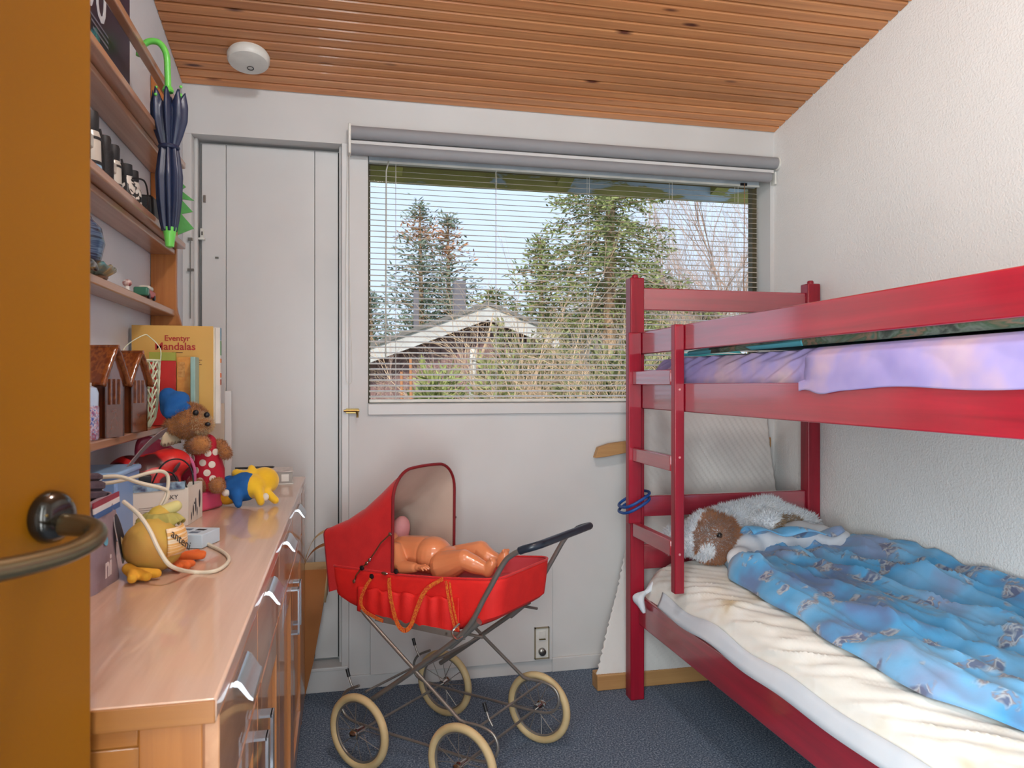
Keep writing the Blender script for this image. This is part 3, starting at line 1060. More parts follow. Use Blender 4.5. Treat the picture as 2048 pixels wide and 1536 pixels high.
body.v = [v_ + np.array((0, 0, 0.012)) for v_ in body.v]
part(body, 'body', M['fur_w'], dog)
def brown(Pp):
    e1 = ((Pp[:, 0] - 1.232) / 0.080) ** 2 + ((Pp[:, 2] - 0.592) / 0.088) ** 2 < 1 + 0.12 * np.sin(Pp[:, 0] * 150) * np.sin(Pp[:, 2] * 130)
    spot = ((Pp[:, 0] - 1.190) / 0.026) ** 2 + ((Pp[:, 2] - 0.555) / 0.040) ** 2 < 1
    return e1 & (Pp[:, 1] < 2.36) & ~spot
def tan(Pp):
    return ((Pp[:, 0] - 1.505) / 0.085) ** 2 + ((Pp[:, 2] - 0.635) / 0.022) ** 2 < 1
part(fuzz(body, 90000, 0.016, 0.0017, 1, 0.5, lambda q: brown(q)), 'brown_fur', M['fur_b'], dog, smooth=False, stuff=True, label='brown fur patch round the eye')
part(fuzz(body, 24000, 0.015, 0.0015, 2, 0.5, lambda q: ~brown(q) & ~tan(q)), 'white_fur', M['fur_w'], dog, smooth=False, stuff=True)
part(fuzz(body, 60000, 0.017, 0.0016, 3, 0.5, lambda q: tan(q)), 'tan_fur', M['fur_d'], dog, smooth=False, stuff=True, label='tan fur patch on the back')
part(MB().ball((1.083, 2.345, 0.582), (0.016, 0.018, 0.018), None, 14, 10), 'nose', M['black'], dog)
part(MB().ball((1.222, 2.262, 0.617), 0.010, None, 14, 10), 'eye', M['black'], dog)
part(MB().ball((1.18, 2.31, 0.645), 0.009, None, 14, 10), 'eye', M['black'], dog)
eb = MB().ball((1.335, 2.30, 0.592), (0.04, 0.018, 0.055), Matrix.Rotation(0.5, 4, 'Y'), 16, 12)
er = voxel(eb, 0.006, 3)
e_ = part(er, 'ear', M['fur_w'], dog)
part(fuzz(er, 2500, 0.016, 0.0015, 8), 'ear_fur', M['fur_w'], e_, smooth=False, stuff=True)

# ------------------------------------------------------------------ upper bunk: mattress, lilac sheet, comforter
M['lilac'] = cells('lilac_sheet', [(0.3, (140, 128, 182)), (0.5, (156, 142, 188)), (0.62, (176, 152, 176)), (0.75, (192, 168, 176))], 6, 0.9, bump=(80, 0.15, 0.003))
um = thing('upper_mattress', 'upper bunk mattress in a crumpled lilac sheet', 'mattress', (1.37, 1.5, 1.082))
part(MB().box(1.075, 1.692, 0.5, 2.40, 1.082, 1.18), 'core', mk('mattress_ticking_2', (190, 184, 190), 0.9), um, bevel=0.02)
ny, nx = 300, 40
ys = np.linspace(0.49, 2.42, ny)
sv = np.linspace(0, 1, nx)
Y, S = np.meshgrid(ys, sv, indexing='ij')
over = 1 / (1 + np.exp((Y - 1.52) / 0.02))                     # from here the sheet hangs outside the rail
px_in = np.interp(S, [0, 0.25, 0.5, 0.75, 1], [1.056, 1.054, 1.056, 1.068, 1.15])
pz_in = np.interp(S, [0, 0.25, 0.5, 0.75, 1], [1.09, 1.135, 1.175, 1.200, 1.204])
px_out = np.interp(S, [0, 0.25, 0.5, 0.75, 1], [1.016, 1.017, 1.022, 1.05, 1.15])
pz_out = np.interp(S, [0, 0.25, 0.5, 0.75, 1], [1.112, 1.15, 1.185, 1.203, 1.206])
X = px_in * (1 - over) + px_out * over
Z = pz_in * (1 - over) + pz_out * over
bunch = fold_noise(Y + 0.35 * S, S, 41, 8, (38, 85), (2, 5))
soft = fold_noise(Y, S, 42, 6, (9, 22), (3, 8))
hem = fold_noise(Y, S * 0, 43, 6, (6, 26), (1, 2))
lowf = (1 - S) ** 2
X = X - (1 - over) * 0.0045 * bunch * np.sin(math.pi * np.clip(S * 1.1, 0, 1)) - over * (0.004 * np.abs(soft) * np.sin(math.pi * np.clip(S + 0.2, 0, 1)))
Z = Z + over * lowf * (0.0035 * hem - 0.012 * np.exp(-((Y - 1.44) / 0.05) ** 2) * 1.0) + 0.003 * bunch * (1 - over) * S
X = np.where(over > 0.5, np.minimum(X, np.where(Z < 1.126, 1.0185, 9)), np.maximum(X, 1.0475))
# head end turns down
endw = np.clip((Y - 2.34) / 0.08, 0, 1)
Z = Z - 0.05 * endw ** 2 * S
part(MB().grid(np.stack([X, Y, Z], -1)), 'lilac_sheet', M['lilac'], um, solid=0.0025)
M['comf'] = cells('green_print_comforter', [(0.28, (30, 40, 36)), (0.40, (58, 66, 56)), (0.48, (98, 108, 96)), (0.54, (60, 82, 58)), (0.60, (124, 96, 78)), (0.66, (66, 96, 80)), (0.76, (36, 48, 44))], 7, 0.85, dist=1.2, detail=4, stretch=(1, 1.2, 2.5))
M['comf_teal'] = mk('teal_comforter_lining', (62, 148, 160), 0.85, (84, 150, 162), 6)
com = thing('comforter', 'dark green printed comforter with teal lining on the upper bunk', 'comforter', (1.38, 1.4, 1.205))
def comf(y0, y1, seed, dz, wide, mat, name, n=120):
    ysx = np.linspace(y0, y1, n)
    rr = []
    for y in ysx:
        g = fold_noise(np.array([y]), np.array([0.0]), seed, 5, (5, 16), (1, 2))[0]
        tap = min(1.0, (y1 - y) / 0.25)
        h = dz * (0.55 + 0.45 * tap) + 0.006 * g
        rr.append([(1.051 + 0.004 * g, y, 1.210), (1.046 + 0.004 * g, y, 1.213 + h * 0.3), (1.054, y, 1.211 + h * 0.8), (1.10, y, 1.212 + h), (1.35, y, 1.216 + h), (1.64, y, 1.212 + h), (1.688, y, 1.212)])
    part(MB().grid(rr), name, mat, com, solid=0.003)
comf(0.55, 2.0, 51, 0.045, 1, M['comf'], 'printed_cover')
comf(1.55, 2.14, 52, 0.021, 1, M['comf_teal'], 'lining')
bl = MB().ball((1.22, 2.33, 1.222), (0.12, 0.07, 0.032), None, 20, 12)
solo(voxel(bl, 0.008, 4), 'upper_pillow', mk('aqua_striped_pillow', (70, 190, 200), 0.9, (228, 236, 232), 40, stretch=(0.1, 0.1, 3.0), lo=0.45, hi=0.5), 'aqua and white pillow at the head of the upper bunk', 'pillow')

# ------------------------------------------------------------------ elastic bands round the ladder
M['band'] = mk('blue_elastic', (20, 78, 150), 0.5, (16, 62, 128), 40)
def band(dz, tilt, dx, label):
    pts = []
    for a in np.linspace(0, 2 * math.pi, 40)[:-1]:
        x = 1.008 + dx + 0.048 * math.copysign(abs(math.cos(a)) ** 0.7, math.cos(a))
        y = 2.48 + 0.058 * math.copysign(abs(math.sin(a)) ** 0.7, math.sin(a))
        pts.append((x, y, 0.708 + dz + tilt * (x - 1.0) - 0.05 * (y - 2.48)))
    solo(MB().tube(pts, 0.0052, 8, closed=True), 'elastic_band', M['band'], label, 'band', 'blue elastic bands round the bed post')
band(0.0, 0.55, 0.0, 'upper blue elastic band slung round the bed post above the third rung')
band(-0.02, 0.55, 0.0, 'lower blue elastic band slung round the bed post above the third rung')

# ------------------------------------------------------------------ fabric sling frame leaning behind the bed head
M['sling'] = cells('puckered_white_cloth', [(0.3, (206, 202, 198)), (0.6, (222, 219, 214))], 6, 0.85)
M['lath'] = wood('pale_lath', (196, 152, 98), (176, 130, 80), 'x', 0.55, 40)
sl_ = thing('cloth_sling', 'white puckered cloth stretched between two pale wooden bars behind the bed head', 'cloth sling', (1.3, 2.66, 0))
part(MB().box(0.905, 1.72, 2.575, 2.635, 0.001, 0.058), 'bottom_bar', M['lath'], sl_, bevel=0.003)
pr = [(0.958, 0.832), (0.972, 0.872), (1.02, 0.887), (1.09, 0.895), (1.4, 0.90), (1.72, 0.90), (1.72, 0.86), (1.09, 0.85), (1.0, 0.835)]
part(MB().prism(pr, 'y', 2.752, 2.782), 'top_bar', M['lath'], sl_, bevel=0.002)
nz, nx = 110, 110
zz = np.linspace(0.052, 1.09, nz)
uu = np.linspace(0, 1, nx)
ZZ, UU = np.meshgrid(zz, uu, indexing='ij')
lx = np.interp(ZZ, [0.05, 0.2, 0.34, 0.45, 0.56, 0.7, 0.9, 1.09], [0.903, 0.955, 1.008, 1.04, 1.068, 1.085, 1.09, 1.10])
rx = np.interp(ZZ, [0.05, 0.4, 0.68, 0.9, 1.09], [1.735, 1.728, 1.711, 1.705, 1.70])
XX = lx + (rx - lx) * UU
YY = np.interp(ZZ, [0.05, 0.5, 0.9, 1.09], [2.585, 2.68, 2.742, 2.752])
w = np.sin((XX * 0.85 + ZZ * 0.55) * 2 * math.pi / 0.022 + 1.5 * np.sin(XX * 9)) * 0.0026 + 0.008 * fold_noise(XX, ZZ, 61, 5, (4, 10), (4, 10))
edgep = np.exp(-UU / 0.02) * np.sin(ZZ * 2 * math.pi / 0.024) * 0.004
part(MB().grid(np.stack([XX + edgep, YY - w - 0.003, ZZ], -1)), 'cloth', M['sling'], sl_, solid=0.002)
# ------------------------------------------------------------------ sideboard along the left wall
M['top_wood'] = wood('beech_top', (220, 188, 166), (198, 162, 138), 'y', 0.33, 32, coat=0.6, spec=0.5)
M['front_wood'] = wood('beech_front', (198, 138, 84), (170, 108, 58), 'z', 0.34, 36, coat=0.6)
M['drawer_wood'] = wood('beech_drawer', (202, 150, 110), (178, 124, 86), 'y', 0.33, 36, coat=0.7)
M['side_wood_shaded'] = wood('beech_side_shaded', (178, 112, 46), (150, 88, 30), 'x', 0.4, 36, coat=0.3)  # orange timber, deepened by painted-in shade and ochre door reflection
M['end_wood_shaded'] = wood('beech_end_shaded', (186, 118, 54), (158, 94, 36), 'z', 0.4, 36, coat=0.3)  # near stile: the same shade and door reflection put into the colour
ZT = 0.808                                     # worktop height
SX0, SX1, SY0, SY1 = XL + 0.006, -0.122, 0.785, 2.61
sb = thing('sideboard', 'long beech sideboard with steel handles along the left wall', 'sideboard', (-0.33, 1.7, 0))
part(MB().box(SX0, SX1, SY0, SY1, ZT - 0.024, ZT), 'top', M['top_wood'], sb, bevel=0.003)
M['edge_shade'] = wood('shaded_edge', (172, 112, 48), (146, 88, 30), 'x', 0.4, 36)
part(MB().box(SX0, SX1 - 0.001, SY0 - 0.002, SY0 + 0.001, ZT - 0.0235, ZT - 0.001), 'end_shade_strip', M['edge_shade'], sb, bevel=0.0008)  # thin added strip carrying the end's shade and ochre reflection as colour
BX = SX1 - 0.020                               # carcass front
CY0, CY1 = SY0 + 0.018, SY1 - 0.012
part(MB().box(SX0 + 0.01, BX, CY0 + 0.02, CY1, 0.06, ZT - 0.025), 'carcass', M['front_wood'], sb)
# near end panel: frame with recessed slatted field
part(MB().box(BX - 0.056, BX + 0.004, CY0, CY0 + 0.022, 0.0, ZT - 0.024), 'end_stile', M['end_wood_shaded'], sb, bevel=0.002)
part(MB().box(SX0 + 0.004, SX0 + 0.06, CY0, CY0 + 0.022, 0.0, ZT - 0.024), 'end_stile', M['front_wood'], sb, bevel=0.002)
part(MB().box(SX0 + 0.06, BX - 0.056, CY0 + 0.004, CY0 + 0.022, ZT - 0.05, ZT - 0.024), 'end_rail', M['side_wood_shaded'], sb, bevel=0.002)
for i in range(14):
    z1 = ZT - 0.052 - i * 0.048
    part(MB().box(SX0 + 0.06, BX - 0.056, CY0 + 0.009, CY0 + 0.021, z1 - 0.045, z1), 'end_board', M['side_wood_shaded'], sb, bevel=0.002)
cuts = [0.815, 1.172, 1.56, 1.965, 2.40]
hy = [0.968, 1.355, 1.76, 2.19]
FX = BX + 0.018
for i in range(4):
    y0, y1 = cuts[i] + 0.003, cuts[i + 1] - 0.003
    d = part(MB().box(BX, FX, y0, y1, 0.658, ZT - 0.028), 'drawer', M['drawer_wood'], sb, bevel=0.002)
    hb = MB()
    prof = [(FX, 0.772), (FX + 0.004, 0.774), (FX + 0.009, 0.771), (FX + 0.014, 0.763), (FX + 0.019, 0.755), (FX + 0.022, 0.752), (FX + 0.022, 0.749), (FX + 0.017, 0.751), (FX + 0.010, 0.760), (FX + 0.005, 0.766), (FX, 0.767)]
    hb.prism(prof, 'y', hy[i] - 0.05, hy[i] + 0.05)
    part(hb, 'handle', M['alu'], d)
    dr = part(MB().box(BX, FX - 0.008, y0 + 0.05, y1 - 0.05, 0.13, 0.60), 'door', M['front_wood'], sb)
    for q in ((y0, y0 + 0.055, 0.075, 0.652), (y1 - 0.055, y1, 0.075, 0.652)):
        part(MB().box(BX, FX, q[0], q[1], q[2], q[3]), 'door_stile', M['front_wood'], dr, bevel=0.002)
    for q in ((0.075, 0.13), (0.597, 0.652)):
        part(MB().box(BX, FX, y0 + 0.055, y1 - 0.055, q[0], q[1]), 'door_rail', M['drawer_wood'], dr, bevel=0.002)
    ph = y1 - 0.035 if i % 2 == 0 else y0 + 0.035
    h2 = MB().box(FX + 0.016, FX + 0.020, ph - 0.013, ph + 0.013, 0.50, 0.612)
    h2.box(FX, FX + 0.018, ph - 0.013, ph + 0.013, 0.608, 0.612).box(FX, FX + 0.018, ph - 0.013, ph + 0.013, 0.50, 0.504)
    part(h2, 'handle', M['alu'], dr)
part(MB().box(BX, FX, cuts[4] + 0.003, CY1, 0.06, ZT - 0.025), 'end_stile', M['front_wood'], sb, bevel=0.002)
for y0 in (CY0 + 0.022, CY1 - 0.06):
    for x0 in (SX0 + 0.02, BX - 0.05):
        part(MB().box(x0, x0 + 0.045, y0, y0 + 0.045, 0.0, 0.06), 'foot', M['front_wood'], sb)

# ------------------------------------------------------------------ hanging pine shelf
M['shelf_wood'] = wood('old_pine_shelf', (188, 142, 110), (156, 104, 72), 'y', 0.36, 40, coat=0.5)
M['shelf_panel'] = wood('old_pine_panel', (190, 122, 58), (160, 92, 36), 'z', 0.45, 40, coat=0.2)
sh = thing('wall_shelf', 'tall pine plate shelf hanging on the left wall above the sideboard', 'shelf', (-0.50, 1.6, 1.0))
WX = XL + 0.001
def outline(z):
    return np.interp(z, [0.97, 1.0, 1.06, 1.2, 1.27, 1.30, 1.34, 1.42, 1.55, 1.68, 1.80, 1.88, 1.94, 2.0, 2.03], [-0.452, -0.45, -0.452, -0.45, -0.456, -0.464, -0.4755, -0.477, -0.4755, -0.4775, -0.474, -0.471, -0.474, -0.50, -0.525])
zs = np.linspace(0.97, 2.03, 60)
poly = [(WX, 0.97)] + [(float(outline(z)), float(z)) for z in zs] + [(WX, 2.03)]
for y0 in (2.352, 0.98):
    part(MB().prism(poly, 'y', y0, y0 + 0.019), 'side_panel', M['shelf_panel'], sh, bevel=0.002)
SYA, SYB = 1.0, 2.352
def board(x1, z0, z1, nm='shelf_board'):
    part(MB().box(WX, x1, SYA, SYB, z0, z1), nm, M['shelf_wood'], sh, bevel=0.003)
board(-0.450, 1.516, 1.534)
board(-0.479, 1.499, 1.515, 'shelf_batten')
board(-0.450, 1.752, 1.770)
board(-0.479, 1.735, 1.751, 'shelf_batten')
board(-0.480, 1.319, 1.338)
board(-0.452, 0.994, 1.012)
part(MB().box(-0.488, -0.466, SYA, SYB, 1.925, 1.945), 'plate_rail', M['shelf_wood'], sh, bevel=0.003)

# round dark plaque on the wall beyond the shelf
solo(MB().lathe([(0.085, 0), (0.088, 0.006), (0.07, 0.022), (0.035, 0.033), (0.0, 0.036)], (XL + 0.001, 2.50, 1.53), (1, 0, 0), 36), 'wall_plaque', wood('dark_plaque_wood', (92, 66, 48), (66, 44, 30), 'z', 0.4, 30), 'round dark brown domed plaque on the wall behind the shelf end', 'plaque')

# jagged green felt tree behind the umbrella
def at_y(u, v, y):
    d = P(u, v, 1.0) - np.array((0, 0, CH))
    k = y / d[1]
    return d * k + np.array((0, 0, CH))
fz = [(355, 470), (388, 457), (363, 428), (386, 424), (362, 398), (389, 402), (361, 380), (372, 374), (362, 364), (340, 380), (335, 470)]
poly = [at_y(u, v, 2.385) for u, v in fz]
solo(MB().prism([(p[0], p[2]) for p in poly], 'y', 2.383, 2.388), 'felt_tree', mk('green_felt', (96, 176, 96), 0.9, (88, 166, 88), 60, sheen=0.4), 'flat green felt tree with pointed tiers hanging behind the umbrella', 'decoration', smooth=False)

# ------------------------------------------------------------------ umbrella hooked over the top rail
M['navy'] = mk('navy_nylon', (34, 46, 78), 0.38, (28, 38, 66), 10, spec=0.6)
M['lime'] = mk('lime_plastic', (116, 214, 92), 0.35, (108, 206, 86), 10)
um_ = thing('umbrella', 'folded navy child umbrella with lime green hook handle hanging on the shelf rail', 'umbrella', (-0.425, 2.0, 1.46))
ux, uy = -0.428, 2.01
hook = catmull([(ux + 0.002, uy, 1.86), (ux + 0.001, uy, 1.90), (ux - 0.002, uy, 1.945), (ux - 0.018, uy + 0.002, 1.972), (ux - 0.042, uy + 0.004, 1.975), (ux - 0.062, uy + 0.006, 1.958), (ux - 0.066, uy + 0.006, 1.937)], 6)
part(MB().tube(hook, 0.0078, 12), 'handle', M['lime'], um_)
part(MB().lathe([(0.012, 0), (0.014, 0.004), (0.010, 0.014)], (ux + 0.002, uy, 1.850), (0, 0, 1), 16), 'collar', M['lime'], um_)
part(MB().tube([(ux + 0.002, uy, 1.86), (ux + 0.006, uy, 1.50)], 0.004, 8), 'shaft', M['steel'], um_)
nk, na = 60, 96
zz = np.linspace(1.835, 1.502, nk)
rad = np.interp(zz, [1.50, 1.53, 1.58, 1.64, 1.69, 1.715, 1.745, 1.78, 1.81, 1.835], [0.014, 0.019, 0.024, 0.026, 0.021, 0.018, 0.027, 0.035, 0.036, 0.031])
rows = []
for i, z in enumerate(zz):
    row = []
    for k in range(na):
        a = 2 * math.pi * k / na
        pl_ = 1 + 0.20 * math.sin(8 * a + 3.0 * (z - 1.5)) + 0.05 * math.sin(19 * a)
        top = 0.018 * math.sin(8 * a + 1.0) * max(0, (z - 1.79) / 0.045)
        row.append((ux + 0.004 + 0.02 * (1.7 - z) * 0.3 + rad[i] * pl_ * math.cos(a), uy + rad[i] * pl_ * math.sin(a), z + top))
    rows.append(row)
part(MB().grid(rows, wrap_v=True), 'canopy', M['navy'], um_, solid=0.0012, angle=80)
tie = [(ux + 0.004 + 0.020 * math.cos(a), uy + 0.020 * math.sin(a), 1.712) for a in np.linspace(0, 2 * math.pi, 28)[:-1]]
part(MB().tube(tie, 0.006, 8, closed=True, flat=((1, 0, 0), 1.0)), 'tie_band', M['navy'], um_)
for k in range(8):
    a = 2 * math.pi * k / 8 + 0.2
    r_ = 0.040 if k % 2 else 0.028
    tp = (ux + 0.003 + r_ * math.cos(a), uy + r_ * math.sin(a), 1.845 + 0.016 * math.sin(k * 2.1))
    rb = part(MB().tube([(ux + 0.004, uy, 1.72), tp], 0.0018, 6), 'rib', M['steel'], um_)
    part(MB().ball(tp, 0.004, None, 10, 6), 'rib_tip', M['lime'], rb)
part(MB().lathe([(0.0165, 0.0), (0.016, -0.006), (0.012, -0.03), (0.010, -0.048), (0.0, -0.052)], (ux + 0.006, uy, 1.512), (0, 0, 1), 18), 'tip_cap', M['lime'], um_)

# ------------------------------------------------------------------ things on the upper shelves
bk = thing('navy_book', 'large navy book numbered 100 standing against the wall on the top shelf', 'book', (XL + 0.02, 1.9, 1.771))
M['navy_cover'] = mk('navy_cover', (30, 36, 72), 0.35, (24, 26, 54), 4)
part(MB().box(XL + 0.004, XL + 0.022, 1.60, 2.055, 1.771, 2.20), 'cover', M['navy_cover'], bk, bevel=0.002)
part(text_mb('100', 0.165, 0.0004, (0, 1, 0), (0, 0, 1), (XL + 0.0226, 1.615, 1.925)), 'lettering', mk('cover_white', (222, 226, 232), 0.5), bk, smooth=False)
M['peacock'] = cells('teal_picture', [(0.35, (22, 60, 86)), (0.5, (24, 122, 128)), (0.6, (90, 196, 176)), (0.7, (20, 70, 110))], 60, 0.4, dist=2.0)
b = MB().ball((XL + 0.0222, 1.775, 1.855), (0.0006, 0.05, 0.03), Matrix.Rotation(0.9, 4, 'X'), 24, 12)
b.ball((XL + 0.0222, 1.845, 1.815), (0.0006, 0.06, 0.026), Matrix.Rotation(-0.9, 4, 'X'), 24, 12)
part(b, 'cover_picture', M['peacock'], bk)
b = MB()
for i in range(3):
    b.box(XL + 0.0222, XL + 0.0226, 1.74 + i * 0.014, 1.875, 1.912 - i * 0.012, 1.917 - i * 0.012)
part(b, 'title_lines', mk('cover_grey', (150, 156, 176), 0.5), bk, smooth=False, stuff=True)

M['silver'] = mk('silver_plastic', (206, 200, 188), 0.28, metal=0.1)
M['ice'] = mk('ice_blue_plastic', (150, 190, 222), 0.2)
M['rubber'] = mk('black_rubber', (30, 29, 31), 0.55)
M['lens'] = mk('blue_lens', (40, 110, 170), 0.08, (30, 80, 140), 10)
ZS2 = 1.5345
def binocular(x, y, label, h, r, gap, strap):
    t = thing('binoculars', label, 'binoculars', (x, y, ZS2), 'binoculars standing on the middle shelf')
    for k in (-1, 1):
        c = (x, y + k * gap, ZS2)
        bpart = part(MB().lathe([(r * 1.02, 0), (r * 1.05, 0.012), (r, 0.03), (r * 0.95, h * 0.62), (r * 0.8, h * 0.70)], c, (0, 0, 1), 24), 'barrel', M['silver'], t)
        if k < 0:
            g = MB()
            prof = []
            for i in range(19):
                zz_ = 0.022 + i * h * 0.027
                prof += [(r * 1.07, zz_), (r * 1.07, zz_ + h * 0.014), (r * 1.03, zz_ + h * 0.0145), (r * 1.03, zz_ + h * 0.0265)]
            g.lathe(prof, c, (0, 0, 1), 20)
            part(g, 'rubber_grip', M['rubber'], bpart)
        else:
            part(MB().lathe([(r * 1.08, 0.0005), (r * 1.09, 0.018), (r * 1.02, 0.028)], c, (0, 0, 1), 24), 'lens_hood', M['ice'], bpart)
            part(MB().lathe([(r * 1.04, h * 0.20), (r * 1.04, h * 0.25)], c, (0, 0, 1), 24), 'dark_ring', M['rubber'], bpart)
            part(MB().lathe([(r * 1.01, h * 0.57), (r * 1.01, h * 0.61)], c, (0, 0, 1), 24), 'dark_ring', M['rubber'], bpart)
        part(MB().lathe([(r * 0.72, h * 0.70), (r * 0.78, h * 0.72), (r * 0.80, h * 0.95), (r * 0.7, h)], c, (0, 0, 1), 20), 'eyecup', M['rubber'], bpart)
    part(MB().box(x - 0.011, x + 0.012, y - gap, y + gap, ZS2 + h * 0.42, ZS2 + h * 0.62), 'bridge', M['silver'], t, bevel=0.003)
    part(MB().lathe([(0.010, 0), (0.010, 0.02)], (x, y, ZS2 + h * 0.64), (0, 0, 1), 16), 'focus_wheel', M['rubber'], t)
    if strap:
        s_ = catmull([(x + 0.015, y + gap + 0.012, ZS2 + h * 0.78), (x + 0.02, y + gap + 0.02, ZS2 + h * 0.5), (x + 0.022, y + gap + 0.022, ZS2 + 0.03), (x + 0.022, y + gap + 0.018, ZS2 + 0.006)], 6)
        part(MB().ribbon(s_, 0.008, 0.0015, (0, 0.5, 1)), 'neck_strap', M['rubber'], t)
    return t
binocular(-0.497, 1.618, 'silver and black binoculars nearest the ochre door on the middle shelf', 0.135, 0.021, 0.036, True)
binocular(-0.498, 1.778, 'slimmer silver and black binoculars standing second on the middle shelf', 0.115, 0.0185, 0.032, True)
# zebra striped pair
t = thing('binoculars', 'small zebra striped binoculars with a black cord on the middle shelf', 'binoculars', (-0.495, 1.925, ZS2), 'binoculars standing on the middle shelf')
M['zebra'] = cells('zebra_print', [(0.44, (30, 28, 28)), (0.47, (30, 28, 28)), (0.5, (206, 200, 190)), (0.56, (206, 200, 190))], 45, 0.4, dist=1.6, detail=0)
for k in (-1, 1):
    bp_ = part(MB().lathe([(0.022, 0), (0.023, 0.01), (0.021, 0.05), (0.016, 0.07)], (-0.495, 1.925 + k * 0.027, ZS2), (0, 0, 1), 22), 'barrel', M['zebra'], t)
    part(MB().lathe([(0.014, 0.07), (0.016, 0.074), (0.015, 0.098)], (-0.495, 1.925 + k * 0.027, ZS2), (0, 0, 1), 18), 'eyecup', M['rubber'], bp_)
part(MB().tube(catmull([(-0.478, 1.89, 1.60), (-0.462, 1.93, 1.605), (-0.462, 1.965, 1.58), (-0.462, 1.955, 1.548), (-0.464, 1.92, 1.541)], 6), 0.0022, 6), 'cord', M['rubber'], t)
part(MB().box(-0.505, -0.485, 1.885, 1.935, 1.57, 1.585), 'bridge', M['rubber'], t)
solo(MB().prism([(-0.535, ZS2), (-0.462, ZS2), (-0.466, ZS2 + 0.062), (-0.53, ZS2 + 0.066)], 'y', 2.03, 2.10), 'camera_case', M['rubber'], 'small black case at the end of the middle shelf by the umbrella', 'case', bevel=0.008)
solo(MB().prism([(-0.52, ZS2), (-0.468, ZS2), (-0.475, ZS2 + 0.06), (-0.512, ZS2 + 0.06)], 'y', 2.14, 2.17), 'grey_pouch', mk('slate_cloth', (84, 100, 120), 0.8), 'slate grey pouch behind the black case on the middle shelf', 'pouch', bevel=0.008)

ZS3 = 1.3385
M['stripe_glaze'] = cells('blue_glaze', [(0.42, (36, 46, 66)), (0.5, (84, 106, 132)), (0.58, (40, 60, 92))], 30, 0.2, stretch=(0.3, 0.3, 5))
solo(MB().lathe([(0.03, 0), (0.045, 0.012), (0.052, 0.045), (0.046, 0.075), (0.030, 0.092), (0.028, 0.098)], (-0.507, 1.60, ZS3 + 0.012), (0, 0, 1), 30), 'pottery_jug', M['stripe_glaze'], 'dark blue glazed pottery jug on the lowest open shelf', 'jug')
t = thing('shell_dish', 'brown and turquoise glazed shell shaped dish on the lowest open shelf', 'dish', (-0.5, 1.70, ZS3))
rows = []
for i, a in enumerate(np.linspace(-1.35, 1.35, 27)):
    rows.append([(-0.505 + 0.055 * q * math.cos(a) * 0.65, 1.70 + 0.095 * q * math.sin(a), ZS3 + 0.005 + 0.022 * q ** 2 + 0.003 * math.cos(a * 14) * q) for q in np.linspace(0.05, 1, 8)])
part(MB().grid(rows), 'bowl', mk('turquoise_glaze', (70, 134, 138), 0.2, (150, 130, 90), 22), t, solid=0.004)
part(MB().lathe([(0.028, 0), (0.03, 0.004), (0.02, 0.008)], (-0.506, 1.70, ZS3), (0, 0, 1), 20), 'foot', mk('brown_glaze', (120, 84, 58), 0.3), t)
solo(MB().tube(catmull([(-0.485, 1.50, 1.343), (-0.478, 1.55, 1.350), (-0.474, 1.585, 1.352), (-0.47, 1.605, 1.344)], 6), [0.006, 0.007, 0.008, 0.009, 0.010, 0.011, 0.012, 0.013, 0.013, 0.013, 0.012, 0.011, 0.010, 0.009, 0.008, 0.007, 0.006, 0.005, 0.004], 12), 'toy_horn', M['bronze_dark'], 'dark curved horn shaped ornament at the shelf edge by the ochre door', 'ornament')
t = thing('toy_mushroom', 'tiny white figure with red cap standing on the lowest open shelf', 'figurine', (-0.512, 1.98, ZS3))
part(MB().lathe([(0.008, 0), (0.006, 0.006), (0.005, 0.022)], (-0.512, 1.98, ZS3), (0, 0, 1), 14), 'stem', M['white_plastic'], t)
part(MB().ball((-0.512, 1.98, ZS3 + 0.028), (0.011, 0.011, 0.009), None, 16, 10), 'cap', mk('red_cap', (150, 60, 60), 0.4, (226, 214, 206), 120), t)
t = thing('toy_car', 'tiny red green and white toy car on the lowest open shelf', 'toy car', (-0.497, 2.10, ZS3))
part(MB().box(-0.515, -0.482, 2.065, 2.135, ZS3 + 0.006, ZS3 + 0.024), 'body', mk('toy_red', (186, 36, 36), 0.3), t, bevel=0.004)
part(MB().box(-0.512, -0.485, 2.08, 2.125, ZS3 + 0.024, ZS3 + 0.036), 'cab', mk('toy_white', (220, 216, 200), 0.3), t, bevel=0.004)
part(MB().box(-0.5155, -0.4815, 2.045, 2.068, ZS3 + 0.006, ZS3 + 0.028), 'bonnet', mk('toy_green', (60, 120, 96), 0.3), t, bevel=0.004)
for x in (-0.513, -0.484):
    for y in (2.068, 2.122):
        part(MB().lathe([(0.007, -0.003), (0.007, 0.003)], (x, y, ZS3 + 0.0072), (1, 0, 0), 14), 'wheel', M['black'], t)

# ------------------------------------------------------------------ bottom shelf: jar, ceramic houses, basket, books
ZS4 = 1.0125
M['clear'] = mk('clear_plastic', (196, 214, 236), 0.08, (182, 204, 230), 10)
M['beads'] = cells('bead_mix', [(0.32, (70, 90, 170)), (0.42, (200, 206, 220)), (0.50, (190, 120, 150)), (0.56, (90, 150, 180)), (0.62, (180, 90, 70)), (0.72, (120, 80, 160))], 150, 0.3, detail=1)
t = thing('bead_jar', 'clear plastic jar of mixed beads with pink lid on the bottom shelf', 'jar', (-0.490, 1.575, ZS4))
part(MB().lathe([(0.030, 0.0), (0.032, 0.004), (0.032, 0.062), (0.031, 0.066)], (-0.490, 1.575, ZS4), (0, 0, 1), 28), 'beads', M['beads'], t)
part(MB().lathe([(0.031, 0.066), (0.0315, 0.09), (0.028, 0.100), (0.020, 0.104)], (-0.490, 1.575, ZS4), (0, 0, 1), 28), 'jar_shoulder', M['clear'], t)
